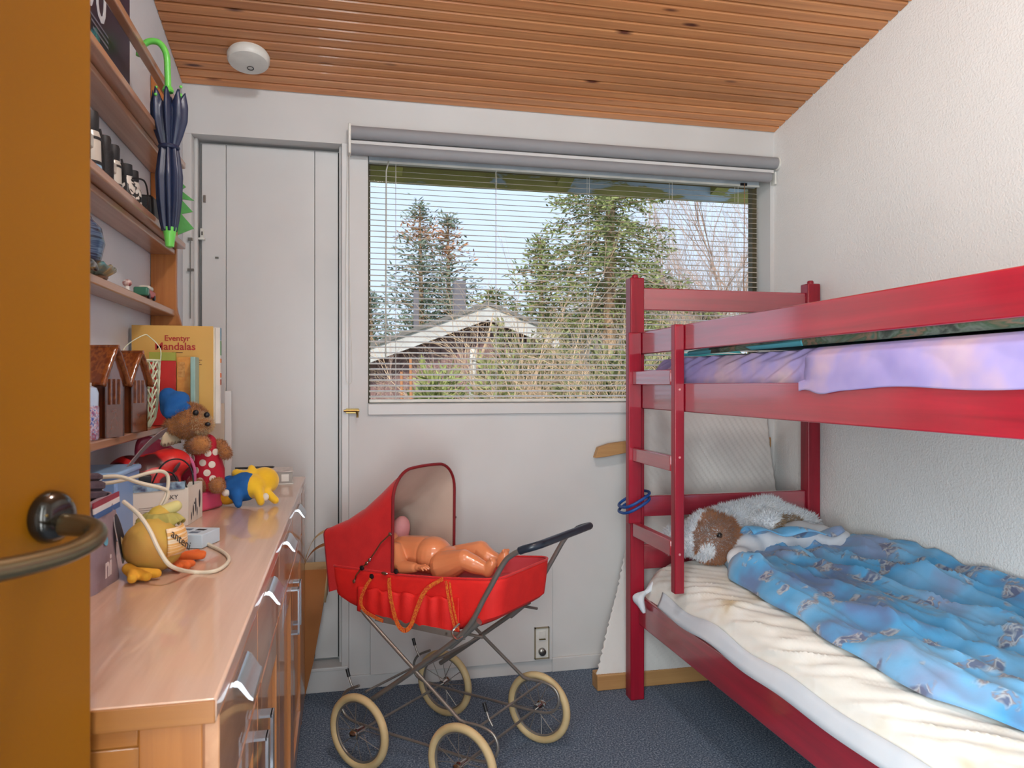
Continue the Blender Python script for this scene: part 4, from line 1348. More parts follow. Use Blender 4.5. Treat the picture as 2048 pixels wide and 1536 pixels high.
part(MB().lathe([(0.019, 0.104), (0.019, 0.110)], (-0.490, 1.575, ZS4), (0, 0, 1), 24), 'neck', M['white_plastic'], t)
part(MB().lathe([(0.013, 0.110), (0.014, 0.114), (0.013, 0.130), (0.010, 0.132)], (-0.490, 1.575, ZS4), (0, 0, 1), 24), 'lid', mk('pink_lid', (232, 92, 138), 0.35), t)

M['brown_glaze'] = mk('brown_glaze_house', (106, 54, 26), 0.16, (84, 40, 20), 16, coat=0.6)
M['roof_glaze'] = cells('amber_roof_glaze', [(0.40, (104, 52, 22)), (0.5, (140, 78, 34)), (0.6, (110, 54, 22))], 60, 0.18, stretch=(1, 1, 0.4))
def house(x, y, w, d, hw, hr, rz, label):
    t = thing('ceramic_house', label, 'ornament', (x, y, ZS4), 'glazed tealight houses on the bottom shelf')
    c, s = math.cos(rz), math.sin(rz)
    def xf(V):
        return np.stack([x + V[:, 0] * c - V[:, 1] * s, y + V[:, 0] * s + V[:, 1] * c, ZS4 + V[:, 2]], -1)
    b = MB()
    gx = w / 2
    th = 0.006
    # walls with openings: front (-y) has a window, built as strips around it
    ww, wz0, wz1 = 0.010, hw * 0.52, hw * 0.80
    for sy in (-1, 1):
        y0, y1 = sorted((sy * d / 2, sy * (d / 2 - th)))
        b.box(-gx, -ww, y0, y1, 0, hw)
        b.box(ww, gx, y0, y1, 0, hw)
        b.box(-ww, ww, y0, y1, 0, wz0)
        b.box(-ww, ww, y0, y1, wz1, hw)
    for sx in (-1, 1):
        x0, x1 = sorted((sx * gx, sx * (gx - th)))
        pts = [(-d / 2, 0), (d / 2, 0), (d / 2, hw), (0, hr - 0.008), (-d / 2, hw)]
        b.prism(pts, 'x', x0, x1)
    part(b, 'walls', M['brown_glaze'], t, xf=xf, angle=30)
    for sx in (-1, 1):
        for k in range(3):
            x0 = sx * gx
            wf = MB().box(min(x0, x0 + sx * 0.003), max(x0, x0 + sx * 0.003), -d * 0.3 + k * d * 0.24, -d * 0.3 + k * d * 0.24 + 0.003, hw * 0.55, hw * 0.98)
            part(wf, 'window_bar', M['roof_glaze'], t, xf=xf)
    for sy in (-1, 1):
        e = (sy * (d / 2 + 0.012), hw - 0.016)
        r_ = MB()
        nx_, nz_ = 9, 14
        rows = []
        for i in range(nx_):
            xx = -gx - 0.008 + (w + 0.016) * i / (nx_ - 1)
            rows.append([(xx, e[0] * (1 - q), e[1] + (hr - e[1]) * q + 0.0035 * math.sin(math.pi * q) + 0.0016 * math.sin(q * 30 + i * 2.0)) for q in np.linspace(0, 1, nz_)])
        r_.grid(rows)
        part(r_, 'roof_slope', M['roof_glaze'], t, xf=xf, solid=0.006)
    part(MB().tube([(-gx - 0.009, 0, hr + 0.001), (gx + 0.009, 0, hr + 0.001)], 0.004, 10), 'ridge', M['roof_glaze'], t, xf=xf)
    return t
house(-0.492, 1.660, 0.088, 0.070, 0.120, 0.182, -0.25, 'brown glazed ceramic house nearest the ochre door, behind the bead jar')
house(-0.484, 1.83, 0.080, 0.070, 0.118, 0.178, -0.25, 'brown glazed ceramic house between its twin and the cream basket')

M['cream_pl'] = mk('cream_basket_plastic', (222, 226, 196), 0.4, (208, 216, 184), 14)
t = thing('lattice_basket', 'small cream plastic lattice basket with upright handle on the bottom shelf', 'basket', (-0.487, 2.02, ZS4))
bc = np.array((-0.485, 2.01, ZS4))
def bask(a, q):
    r_ = np.interp(q, [0, 0.06, 0.2, 0.6, 1.0], [0.018, 0.026, 0.033, 0.038, 0.040])
    return bc + np.array((r_ * math.cos(a), r_ * math.sin(a), 0.001 + 0.165 * q))
b = MB()
for k in range(9):
    a = 2 * math.pi * k / 9
    b.tube([bask(a, q) for q in np.linspace(0, 1, 9)], 0.0016, 5)
    for j in range(7):
        q0, q1 = j / 7.0, (j + 1) / 7.0
        b.tube([bask(a, q0), bask(a + math.pi / 9, q1)], 0.0019, 5)
        b.tube([bask(a, q0), bask(a - math.pi / 9, q1)], 0.0019, 5)
part(b, 'lattice', M['cream_pl'], t)
part(MB().tube([bask(a, 1.0) for a in np.linspace(0, 2 * math.pi, 30)[:-1]], 0.0028, 8, closed=True), 'rim', M['cream_pl'], t)
part(MB().lathe([(0.018, 0), (0.019, 0.003)], bc, (0, 0, 1), 24), 'base', M['cream_pl'], t)
hp = catmull([bask(0.3, 0.95), bask(0.3, 1.0) + np.array((0, 0, 0.03)), bc + np.array((0.014, 0.012, 0.225)), bc + np.array((0.0, 0.0, 0.228)), bask(3.5, 1.0) + np.array((0, 0, 0.03)), bask(3.5, 0.95)], 6)
part(MB().ribbon(hp, 0.007, 0.002, (0.3, -1, 0)), 'handle', M['cream_pl'], t)

M['paper'] = mk('page_edges', (222, 216, 200), 0.8)
t = thing('mandala_book', 'big yellow ochre mandala colouring book standing at the end of the bottom shelf', 'book', (-0.44, 2.13, ZS4))
part(MB().box(-0.538, -0.337, 2.120, 2.123, ZS4, ZS4 + 0.262), 'cover', mk('ochre_cover', (214, 168, 88), 0.4, (206, 160, 80), 5), t, bevel=0.0008)
part(MB().box(-0.536, -0.334, 2.1232, 2.136, ZS4 + 0.002, ZS4 + 0.258), 'pages', M['paper'], t)
redm = mk('red_lettering', (176, 40, 34), 0.5)
part(text_mb('Eventyr', 0.0205, 0.0003, (1, 0, 0), (0, 0, 1), (-0.4585, 2.1196, ZS4 + 0.222), True), 'lettering', redm, t, smooth=False)
part(text_mb('Mandalas', 0.0275, 0.0003, (1, 0, 0), (0, 0, 1), (-0.482, 2.1196, ZS4 + 0.198), True), 'lettering', redm, t, smooth=False)
b = MB()
for i, (x0, x1) in enumerate(((-0.44, -0.413), (-0.40, -0.365), (-0.40, -0.370), (-0.40, -0.366))):
    zz_ = ZS4 + (0.190 if i == 0 else 0.176 - i * 0.006)
    b.box(x0, x1, 2.1192, 2.1198, zz_, zz_ + 0.002)
part(b, 'small_print', mk('brown_print', (120, 80, 40), 0.6), t, smooth=False, stuff=True)
t = thing('picture_book', 'white backed picture book with blue green and orange spine bands behind the yellow book', 'book', (-0.42, 2.15, ZS4))
part(MB().box(-0.535, -0.322, 2.1375, 2.156, ZS4, ZS4 + 0.26), 'cover', mk('white_cover', (222, 214, 204), 0.4), t, bevel=0.002)
for z0, z1, c_ in ((0.225, 0.259, (126, 158, 176)), (0.185, 0.224, (110, 150, 110)), (0.165, 0.176, (226, 132, 60)), (0.125, 0.137, (222, 110, 44)), (0.105, 0.12, (170, 90, 60))):
    part(MB().box(-0.3225, -0.3212, 2.1375, 2.156, ZS4 + z0, ZS4 + z1), 'spine_band', mk('band_%d' % c_[1], c_, 0.5), t, smooth=False)
t = thing('red_book', 'red booklet with a green top band behind the cream basket', 'book', (-0.455, 2.09, ZS4))
part(MB().box(-0.488, -0.424, 2.088, 2.096, ZS4, ZS4 + 0.168), 'cover', mk('red_cover', (200, 40, 36), 0.4), t, bevel=0.001)
part(MB().box(-0.488, -0.424, 2.0872, 2.0965, ZS4 + 0.1685, ZS4 + 0.19), 'top_band', mk('green_band', (168, 172, 70), 0.5), t)
t = thing('orange_booklet', 'orange patterned booklet beside the red booklet', 'book', (-0.405, 2.1, ZS4))
part(MB().box(-0.4235, -0.385, 2.100, 2.108, ZS4, ZS4 + 0.178), 'cover', mk('orange_cover', (226, 162, 76), 0.5, (214, 140, 60), 60), t, bevel=0.001)
part(MB().box(-0.420, -0.404, 2.0993, 2.1002, ZS4 + 0.125, ZS4 + 0.165), 'pattern', mk('tan_pattern', (190, 130, 60), 0.5, (214, 160, 90), 150), t)
solo(MB().box(-0.3835, -0.372, 2.06, 2.118, ZS4, ZS4 + 0.178), 'teal_book', mk('teal_cover', (150, 184, 176), 0.4, (140, 174, 166), 20), 'thin pale teal book standing spine out against the yellow book', 'book', bevel=0.002)

# white edged drawing board behind the books
t = thing('drawing_board', 'beige board with white edge strip standing upright behind the plush bear', 'board', (-0.40, 2.47, ZT + 0.001))
part(MB().box(-0.455, -0.3585, 2.462, 2.474, ZT + 0.001, 1.06), 'panel', mk('beige_board', (206, 192, 174), 0.6), t)
part(MB().box(-0.358, -0.339, 2.46, 2.478, ZT + 0.001, 1.098), 'edge_strip', M['white_gloss'], t, bevel=0.001)
# ------------------------------------------------------------------ things on the sideboard
ZW = ZT + 0.0005
def on(u, v):
    """point of the worktop under a spot of the photograph"""
    d = P(u, v, 1.0) - np.array((0, 0, CH))
    k = (ZW - CH) / d[2]
    return d * k + np.array((0, 0, CH))

# purple grey cloth bag with ribbon, nearest the door
M['bag'] = mk('mauve_cloth', (150, 132, 142), 0.85, (140, 122, 132), 30, bump=(120, 0.2, 0.002))
M['knit'] = mk('plum_knit', (84, 70, 80), 0.95, (66, 54, 64), 40, bump=(140, 0.5, 0.004))
t = thing('cloth_bag', 'mauve cloth toy bag with striped ribbon and badge print near the ochre door', 'bag', (-0.42, 1.27, ZW))
rows = []
for q in np.linspace(0, 1, 14):
    row = []
    zz_ = ZW + 0.135 * q
    sh_ = 1 - 0.18 * q ** 2
    for a in np.linspace(0, 2 * math.pi, 60)[:-1]:
        ca, sa = math.cos(a), math.sin(a)
        rx_, ry_ = 0.068 * sh_, 0.085 * sh_
        k = (abs(ca) ** 4 + abs(sa) ** 4) ** -0.25
        row.append((-0.421 + rx_ * k * ca + 0.003 * math.sin(5 * a + 6 * q), 1.270 + ry_ * k * sa + 0.003 * math.sin(7 * a + 3 * q) + 0.004 * q, zz_))
    rows.append(row)
bagb = MB().grid(rows, wrap_v=True)
bagb.f.append(tuple(range(59)))
part(bagb, 'bag_body', M['bag'], t, solid=0.003)
def bag_face(y, z, h=0.0):
    q = (z - ZW) / 0.135
    sh_ = 1 - 0.18 * q ** 2
    return (-0.421 + 0.068 * sh_ * 1.0 + 0.003 * math.sin(6 * q) + 0.003 + h, y, z)
for i, c_ in enumerate(((150, 40, 66), (226, 222, 222), (54, 96, 156))):
    z1 = ZW + 0.130 - i * 0.0085
    part(MB().ribbon([bag_face(y, z1, 0.002) for y in np.linspace(1.215, 1.345, 10)], 0.0085, 0.002, (0, 0, 1)), 'ribbon', mk('ribbon_%d' % i, c_, 0.6), t)
# printed badge: dark round head outline with pale figure, plain shapes
def disc(cy, cz, ry, rz, h, n=28):
    ctr = [bag_face(cy + ry * math.cos(a), cz + rz * math.sin(a), h) for a in np.linspace(0, 2 * math.pi, n)[:-1]]
    b = MB()
    b.add(ctr, [tuple(range(n - 1))])
    return b
part(disc(1.318, ZW + 0.062, 0.020, 0.042, 0.0012), 'print_outline', mk('print_white', (214, 204, 206), 0.7), t, smooth=False)
part(disc(1.318, ZW + 0.065, 0.017, 0.037, 0.0018), 'print_shape', mk('print_navy', (48, 46, 58), 0.7), t, smooth=False)
part(disc(1.317, ZW + 0.046, 0.0075, 0.018, 0.0024), 'print_figure', mk('print_cream', (222, 196, 140), 0.7), t, smooth=False)
part(disc(1.245, ZW + 0.075, 0.012, 0.010, 0.0018), 'print_spot', mk('print_sky', (96, 170, 200), 0.7), t, smooth=False)
part(text_mb('mini', 0.040, 0.0003, (0, 1, 0), (0, 0, 1), bag_face(1.180, ZW + 0.02, 0.003), True), 'lettering', mk('print_white2', (220, 210, 214), 0.7), t, smooth=False) if False else part(text_mb('ni', 0.046, 0.0003, (0, 1, 0), (0, 0, 1), bag_face(1.215, ZW + 0.022, 0.0035), True), 'lettering', mk('print_white2', (220, 210, 214), 0.7), t, smooth=False)
# plum knitted cuff stuffed into the bag
b = MB()
for k, (z0, z1, r0) in enumerate(((0.128, 0.145, 0.052), (0.143, 0.16, 0.05), (0.158, 0.172, 0.046))):
    b.lathe([(r0 - 0.006, z0), (r0 + 0.003, z0 + 0.005), (r0 + 0.003, z1 - 0.004), (r0 - 0.004, z1)], (-0.421, 1.275, ZW), (0, 0.12, 1), 40)
part(b, 'knit_cuff', M['knit'], t)

# cables
M['cable'] = mk('cream_cable', (222, 212, 190), 0.45, (212, 202, 178), 20)
pth = [P(183, 970, 1.33), P(240, 962, 1.36), P(300, 945, 1.40), P(325, 943, 1.42), P(336, 955, 1.43), P(333, 985, 1.42), P(318, 1015, 1.40), P(302, 1050, 1.40)]
t = thing('cream_cable', 'cream flat cable looping over the carton and the worktop beside the cloth bag', 'cable', tuple(on(400, 1140)))
part(MB().tube(catmull(pth, 8), 0.0034, 8), 'cable_loop', M['cable'], t)
pth = [P(183, 957, 1.30), P(235, 953, 1.32), P(280, 966, 1.35), P(322, 976, 1.38), P(336, 984, 1.39), P(330, 1005, 1.385), P(312, 1030, 1.38), P(300, 1052, 1.38)]
part(MB().tube(catmull(pth, 8), 0.0036, 8), 'cable_loop', M['cable'], t)
l1 = [P(247, 1003, 1.20), P(278, 1030, 1.185), P(300, 1062, 1.17), P(318, 1100, 1.155), P(342, 1132, 1.155), on(385, 1148) + (0, 0, 0.0034), on(430, 1146) + (0, 0, 0.0034), on(456, 1128) + (0, 0, 0.0034), on(452, 1112) + (0, 0, 0.0034), on(420, 1094) + (0, 0, 0.0036), on(362, 1076) + (0, 0, 0.012)]
part(MB().tube(catmull(l1, 8), 0.0033, 8), 'cable_loop', M['cable'], t)

# padded onion shaped toy with cloth feet
M['toy_y'] = mk('yellow_green_velour', (200, 150, 80), 0.9, (184, 164, 62), 9, bump=(120, 0.2, 0.002))
t = thing('onion_toy', 'yellow green stuffed bird toy with frilled collar and orange feet beside the cream cable', 'plush toy', (-0.315, 1.305, ZW))
oc = np.array((-0.306, 1.335, ZW + 0.044))
bl = MB().ball(oc, (0.047, 0.052, 0.043), Matrix.Rotation(-0.5, 4, 'X'), 24, 16)
bl.cap(oc + (0.002, 0.012, 0.015), 0.036, oc + (0.006, 0.02, 0.044), 0.020)
part(voxel(bl, 0.004, 6), 'body', M['toy_y'], t)
rows = []
for q in np.linspace(0, 1, 8):
    row = []
    for a in np.linspace(0, 2 * math.pi, 73)[:-1]:
        r_ = 0.019 + 0.016 * q + 0.004 * math.sin(9 * a) * q
        row.append(oc + np.array((0.006 + r_ * math.cos(a), 0.022 + r_ * math.sin(a), 0.050 - 0.016 * q ** 1.5 + 0.004 * math.sin(11 * a + 1) * q)))
    rows.append(row)
part(MB().grid(rows, wrap_v=True), 'frill', mk('olive_frill', (176, 164, 92), 0.9, (150, 142, 70), 30), t, solid=0.003)
bl = MB().cap(oc + (0.004, 0.018, 0.05), 0.011, oc + (0.030, 0.028, 0.060), 0.010)
part(voxel(bl, 0.003, 3), 'topknot', mk('pale_olive', (206, 196, 130), 0.9), t)
rows = []
for a in np.linspace(-0.9, 0.35, 12):
    row = []
    for z in np.linspace(-0.018, 0.026, 8):
        k = math.sqrt(max(0.02, 1 - (z / 0.05) ** 2))
        row.append(oc + np.array((0.0505 * k * math.cos(a), 0.004 + 0.0555 * k * math.sin(a) + 0.01 * z, z + 0.006)))
    rows.append(row)
M['gingham'] = cells('striped_cotton', [(0.44, (222, 168, 96)), (0.5, (236, 222, 196)), (0.56, (222, 168, 96))], 26, 0.9, stretch=(0.2, 0.2, 7))
part(MB().grid(rows), 'striped_front', M['gingham'], t, solid=0.003)
part(text_mb('anteni', 0.020, 0.0003, (0.55, 0.75, -0.75), (0.1, 0.5, 0.8), tuple(oc + np.array((0.036, -0.042, 0.022)))), 'lettering', M['black'], t, smooth=False)
def foot(c, yaw, s, m, nm):
    b = MB()
    c = np.array(c)
    for k in (-0.6, 0.0, 0.6):
        e = c + s * 0.030 * np.array((math.cos(yaw + k), math.sin(yaw + k), 0.0))
        b.cap(c, 0.0085 * s, e, 0.0062 * s)
    b.cap(c, 0.0085 * s, c - s * 0.014 * np.array((math.cos(yaw), math.sin(yaw), -0.3)), 0.008 * s)
    part(voxel(b, 0.0022, 3), nm, m, t)
M['foot_o'] = mk('orange_felt', (216, 104, 44), 0.9, (200, 88, 34), 40)
M['foot_y'] = mk('yellow_felt', (226, 168, 52), 0.9, (214, 154, 40), 20)
f1 = on(268, 1160)
foot((f1[0], f1[1], ZW + 0.0105), -0.8, 1.2, M['foot_y'], 'foot')
f2 = on(345, 1140)
foot((f2[0], f2[1], ZW + 0.009), -0.5, 1.0, M['foot_o'], 'foot')
f3 = on(370, 1122)
foot((f3[0], f3[1], ZW + 0.009), 0.4, 1.0, M['foot_o'], 'foot')

# small flat box behind it
bx = on(380, 1098)
t = thing('small_box', 'small pale blue carton lying flat beside the onion shaped toy', 'box', (bx[0], bx[1] + 0.03, ZW))
R = Matrix.Rotation(-0.30, 4, 'Z')
part(MB().obox((bx[0] - 0.015, bx[1] + 0.045, ZW + 0.0135), (0.050, 0.036, 0.013), R), 'carton', mk('pale_blue_card', (196, 214, 226), 0.5, (186, 204, 216), 8), t, bevel=0.001)
for k in range(6):
    cc = np.array((bx[0] - 0.015, bx[1] + 0.045, ZW + 0.0268)) + np.array(R.to_3x3()) @ np.array((-0.032 + (k % 3) * 0.028, -0.014 + (k // 3) * 0.026, 0))
    part(MB().obox(cc, (0.009, 0.007, 0.0002), R), 'print_patch', M['rubber'] if k % 2 else mk('slate_print', (96, 110, 130), 0.6), t, smooth=False)
for k in range(9):
    cc = np.array((bx[0] - 0.015, bx[1] + 0.045, ZW + 0.012)) + np.array(R.to_3x3()) @ np.array((-0.045 + k * 0.0033, -0.0363, 0))
    b = MB().obox(cc, (0.0006 + 0.0006 * (k % 3 == 0), 0.0002, 0.008), R) if k == 0 else b.obox(cc, (0.0006 + 0.0006 * (k % 3 == 0), 0.0002, 0.008), R)
part(b, 'bar_code', M['black'], t, smooth=False, stuff=True)

# carton of chargers
cf = on(376, 1050)
cr = on(404, 1032)
cl = np.array((cf[0] - 0.128, cf[1] - 0.062, ZW))
cb = cl + (cr - cf)
H_ = 0.083
t = thing('charger_carton', 'open white carton with a print full of chargers and black cables', 'box', tuple((cf + cl) / 2))
M['card'] = mk('white_card', (222, 216, 204), 0.55, (214, 206, 192), 6)
corners = [cl, cf, cr, cb]
ncs = ('carton_wall',) * 4
for i in range(4):
    a, b_ = corners[i], corners[(i + 1) % 4]
    dv = (b_ - a)[:2]
    L_ = np.linalg.norm(dv)
    yaw = math.atan2(dv[1], dv[0])
    hh = H_ * (1.0 if i != 3 else 1.05)
    part(MB().obox(((a + b_) / 2)[:2].tolist() + [ZW + hh / 2], (L_ / 2, 0.0008, hh / 2), rotz(yaw)), 'carton_wall', M['card'], t)
b = MB().add([cl + (0, 0, 0.002), cf + (0, 0, 0.002), cr + (0, 0, 0.002), cb + (0, 0, 0.002)], [(0, 1, 2, 3)])
part(b, 'carton_floor', M['card'], t, smooth=False)
ed = (cf - cl) / np.linalg.norm(cf - cl)
en = np.array((ed[1], -ed[0], 0))
def facep(a, z, h=0.0014):
    return cl + ed * a + en * h + np.array((0, 0, z))
Lf = np.linalg.norm(cf - cl)
part(text_mb('SKY', 0.0135, 0.0002, ed, (0, 0, 1), facep(Lf - 0.044, 0.060)), 'lettering', M['black'], t, smooth=False)
part(text_mb('4 in 1', 0.008, 0.0002, ed, (0, 0, 1), facep(Lf - 0.068, 0.044)), 'lettering', mk('rust_print', (150, 80, 60), 0.6), t, smooth=False) if False else None
b = MB()
rng = random.Random(9)
for i in range(9):
    z0 = 0.046 - i * 0.0045
    L0 = 0.03 + 0.03 * rng.random()
    p0 = facep(Lf - 0.10, z0)
    b.obox(p0 + ed * L0 / 2, (L0 / 2, 0.0002, 0.0006), rotz(math.atan2(ed[1], ed[0])))
part(b, 'small_print', mk('grey_print', (150, 138, 126), 0.6), t, smooth=False, stuff=True)
e2_ = (cr - cf) / np.linalg.norm(cr - cf)
n2_ = np.array((e2_[1], -e2_[0], 0))
Lr = np.linalg.norm(cr - cf)
for (a, z0, w_, h_) in ((Lr * 0.78, 0.046, 0.007, 0.021), (Lr * 0.5, 0.036, 0.0045, 0.016), (Lr * 0.33, 0.026, 0.004, 0.013), (Lr * 0.6, 0.02, 0.003, 0.01), (Lr * 0.2, 0.016, 0.003, 0.009)):
    ctr = cf + e2_ * a + n2_ * 0.0014 + np.array((0, 0, z0))
    b = MB()
    b.add([ctr + e2_ * w_ * math.cos(q) + np.array((0, 0, h_ * math.sin(q))) for q in np.linspace(0, 2 * math.pi, 17)[:-1]], [tuple(range(16))])
    part(b, 'print_silhouette', mk('ink', (52, 54, 66), 0.6), t, smooth=False)
b = MB().obox((cl + (cf - cl) * 0.55)[:2].tolist() + [ZW + H_ + 0.006], (Lf * 0.40, 0.003, 0.008), rotz(math.atan2(ed[1], ed[0])))
part(b, 'carton_flap', mk('navy_print', (58, 66, 96), 0.5, (150, 180, 200), 60), t)

mid = (cl + cr) / 2
t = thing('power_adapter', 'black power adapter with prongs sticking out of the charger carton', 'charger', tuple(mid + (-0.03, 0, 0.03)))
part(MB().obox((mid[0] - 0.045, mid[1] - 0.018, ZW + 0.082), (0.026, 0.014, 0.030), rotz(0.35)), 'housing', M['black'], t, bevel=0.003)
part(MB().obox((mid[0] - 0.050, mid[1] - 0.020, ZW + 0.116), (0.010, 0.009, 0.006), rotz(0.35)), 'plug_base', M['black'], t, bevel=0.002)
for k in (-1, 1):
    part(MB().tube([(mid[0] - 0.050 + 0.006 * k, mid[1] - 0.020, ZW + 0.12), (mid[0] - 0.050 + 0.006 * k, mid[1] - 0.020, ZW + 0.139)], 0.0022, 8), 'prong', M['steel'], t)
t = thing('grey_adapter', 'dark grey adapter block with pale end beside the black adapter in the carton', 'charger', tuple(mid + (0.01, 0, 0.03)))
part(MB().obox((mid[0] - 0.004, mid[1] - 0.012, ZW + 0.070), (0.024, 0.012, 0.022), rotz(0.35)), 'housing', mk('dark_grey', (52, 52, 58), 0.5), t, bevel=0.003)
part(MB().obox((mid[0] + 0.026, mid[1] - 0.002, ZW + 0.072), (0.009, 0.010, 0.022), rotz(0.35)), 'end_cap', mk('pale_grey', (178, 172, 160), 0.5), t, bevel=0.002)
t = thing('black_cables', 'black cables arching out of the charger carton', 'cable', tuple(mid))
pth = [mid + (-0.03, -0.01, 0.06), mid + (0.0, 0.0, 0.13), mid + (0.035, 0.012, 0.142), mid + (0.058, 0.022, 0.115), mid + (0.062, 0.024, 0.06)]
part(MB().tube(catmull(pth, 8), 0.0018, 8), 'cable', M['black'], t)
pth = [mid + (-0.05, -0.02, 0.115), mid + (-0.01, -0.01, 0.118), mid + (0.022, 0.0, 0.112), mid + (0.032, 0.004, 0.085), mid + (0.034, 0.006, 0.05)]
part(MB().tube(catmull(pth, 8), 0.0018, 8), 'cable', M['black'], t)
pth = [mid + (0.03, 0.02, 0.05), mid + (0.042, 0.018, 0.092), mid + (0.05, 0.014, 0.075), mid + (0.064, 0.02, 0.04)]
part(MB().tube(catmull(pth, 8), 0.0018, 8), 'cable', M['black'], t)

# grey white webbing strap with cream ruffle draped from the shelf to the carton
t = thing('ruffled_strap', 'grey strap with a cream ruffle trailing from the bear down to the carton', 'strap', tuple(P(300, 920, 1.6)))
pth = [P(243, 955, 1.56), P(268, 920, 1.60), P(300, 885, 1.70), P(330, 864, 1.80), P(358, 856, 1.86)]
part(MB().ribbon(catmull(pth, 8), 0.020, 0.002, (0.4, 0.3, 1)), 'webbing', mk('grey_webbing', (138, 126, 128), 0.9), t)
rows = []
for i, a in enumerate(np.linspace(0, 1, 40)):
    c0 = P(324 + 36 * a, 866 - 8 * a, 1.79 + 0.06 * a)
    w_ = 0.004 * math.sin(i * 1.6)
    rows.append([c0 + np.array((w_ * q * 1.5, w_ * q, -0.032 * q + 0.003 * math.sin(i * 0.8) * q)) for q in np.linspace(0, 1, 5)])
part(MB().grid(rows), 'ruffle', mk('cream_ruffle', (206, 190, 158), 0.9), t, solid=0.0015)

# pale blue boxes, white mug behind the bag
b1 = P(258, 905, 1.62)
t = thing('blue_box', 'pale blue plastic storage box under the bottom shelf', 'box', (-0.485, 1.72, ZW))
M['sky_pl'] = mk('sky_plastic', (130, 164, 212), 0.4, (120, 154, 204), 6)
part(MB().box(-0.54, -0.432, 1.60, 1.77, ZW, ZW + 0.13), 'tub', M['sky_pl'], t, bevel=0.006)
part(MB().box(-0.543, -0.429, 1.597, 1.773, ZW + 0.125, ZW + 0.137), 'lid', mk('sky_lid', (148, 190, 232), 0.35), t, bevel=0.004)
t = thing('white_mug', 'white plastic beaker lying by the cloth bag under the bottom shelf', 'beaker', (-0.46, 1.46, ZW))
part(MB().lathe([(0.030, 0), (0.033, 0.01), (0.038, 0.13), (0.040, 0.134), (0.037, 0.134), (0.032, 0.012), (0.0, 0.01)], (-0.458, 1.468, ZW), (0, 0, 1), 32), 'cup', M['white_plastic'], t)
part(MB().lathe([(0.034, 0.134), (0.036, 0.139), (0.03, 0.146), (0.0, 0.147)], (-0.458, 1.468, ZW), (0, 0, 1), 32), 'lid', mk('pale_lid', (206, 214, 226), 0.4), t)

# red ladybird bag
M['lady'] = cells('red_spotted_satin', [(0.36, (70, 20, 26)), (0.40, (190, 26, 32)), (0.55, (214, 44, 42)), (0.62, (196, 30, 36)), (0.66, (60, 18, 24))], 17, 0.4, detail=0, dist=0.4)
t = thing('spotted_bag', 'shiny red bag with dark spots behind the charger carton', 'bag', (-0.42, 1.88, ZW))
bl = MB().ball((-0.435, 1.885, ZW + 0.075), (0.065, 0.07, 0.075), None, 24, 16)
bl.ball((-0.475, 1.85, ZW + 0.10), (0.05, 0.05, 0.05), None, 20, 12)
bl.ball((-0.40, 1.90, ZW + 0.125), (0.05, 0.05, 0.035), None, 20, 12)
bl.ball((-0.43, 1.885, ZW + 0.03), (0.07, 0.065, 0.03), None, 20, 12)
vx = voxel(bl, 0.006, 6)
part(vx, 'bag_body', M['lady'], t)
part(MB().ball((-0.374, 1.852, ZW + 0.118), (0.003, 0.024, 0.014), Matrix.Rotation(0.5, 4, 'Y'), 18, 10), 'spot', mk('grey_spot', (84, 66, 74), 0.5), t)
part(MB().ball((-0.352, 1.862, ZW + 0.085), (0.003, 0.012, 0.012), Matrix.Rotation(0.3, 4, 'Y'), 18, 10), 'spot', mk('maroon_spot', (110, 18, 26), 0.5), t)
part(MB().ribbon(catmull([(-0.38, 1.90, ZW + 0.12), (-0.36, 1.90, ZW + 0.14), (-0.345, 1.905, ZW + 0.11), (-0.345, 1.905, ZW + 0.06)], 6), 0.012, 0.002, (0.2, 1, 0)), 'pink_strap', mk('pink_strap', (214, 110, 160), 0.6), t)

# pink moulded seat and the bear in it
M['pinkp'] = mk('pink_moulded_plastic', (206, 78, 112), 0.35, (198, 70, 104), 5)
s0, s1 = on(400, 1026), on(446, 1013)
t = thing('pink_seat', 'pink moulded plastic doll seat behind the charger carton', 'doll seat', (-0.30, 2.02, ZW))
sx = (s1 - s0)
ln = np.linalg.norm(sx)
sx = sx / ln
sn = np.array((-sx[1], sx[0], 0))
def seatp(a, b_, z):
    return s0 + sx * a + sn * b_ + np.array((0, 0, z))
def seat_xf(V):
    return np.array([seatp(*q) for q in V])
poly = [(0, 0), (0.098, 0), (0.105, 0.02), (0.10, 0.14), (0.08, 0.165), (-0.02, 0.165), (-0.035, 0.14), (-0.03, 0.02)]
part(MB().prism(poly, 'z', 0, 0.044), 'base', M['pinkp'], t, xf=seat_xf, bevel=0.006)
rows = []
for a in np.linspace(-0.3, math.pi + 0.3, 34):
    cx, cy = 0.045 + 0.085 * math.cos(a), 0.10 + 0.075 * math.sin(a)
    hh = 0.055 + 0.085 * max(0.0, math.sin(a)) ** 1.2
    rows.append([(cx, cy, 0.04), (cx + 0.004 * math.cos(a), cy + 0.006 * math.sin(a), 0.04 + hh * 0.5), (cx + 0.006 * math.cos(a), cy + 0.008 * math.sin(a), 0.04 + hh * 0.9), (cx + 0.005 * math.cos(a), cy + 0.006 * math.sin(a), 0.04 + hh)])
part(MB().grid(rows), 'back_rest', M['pinkp'], t, xf=seat_xf, solid=0.008)

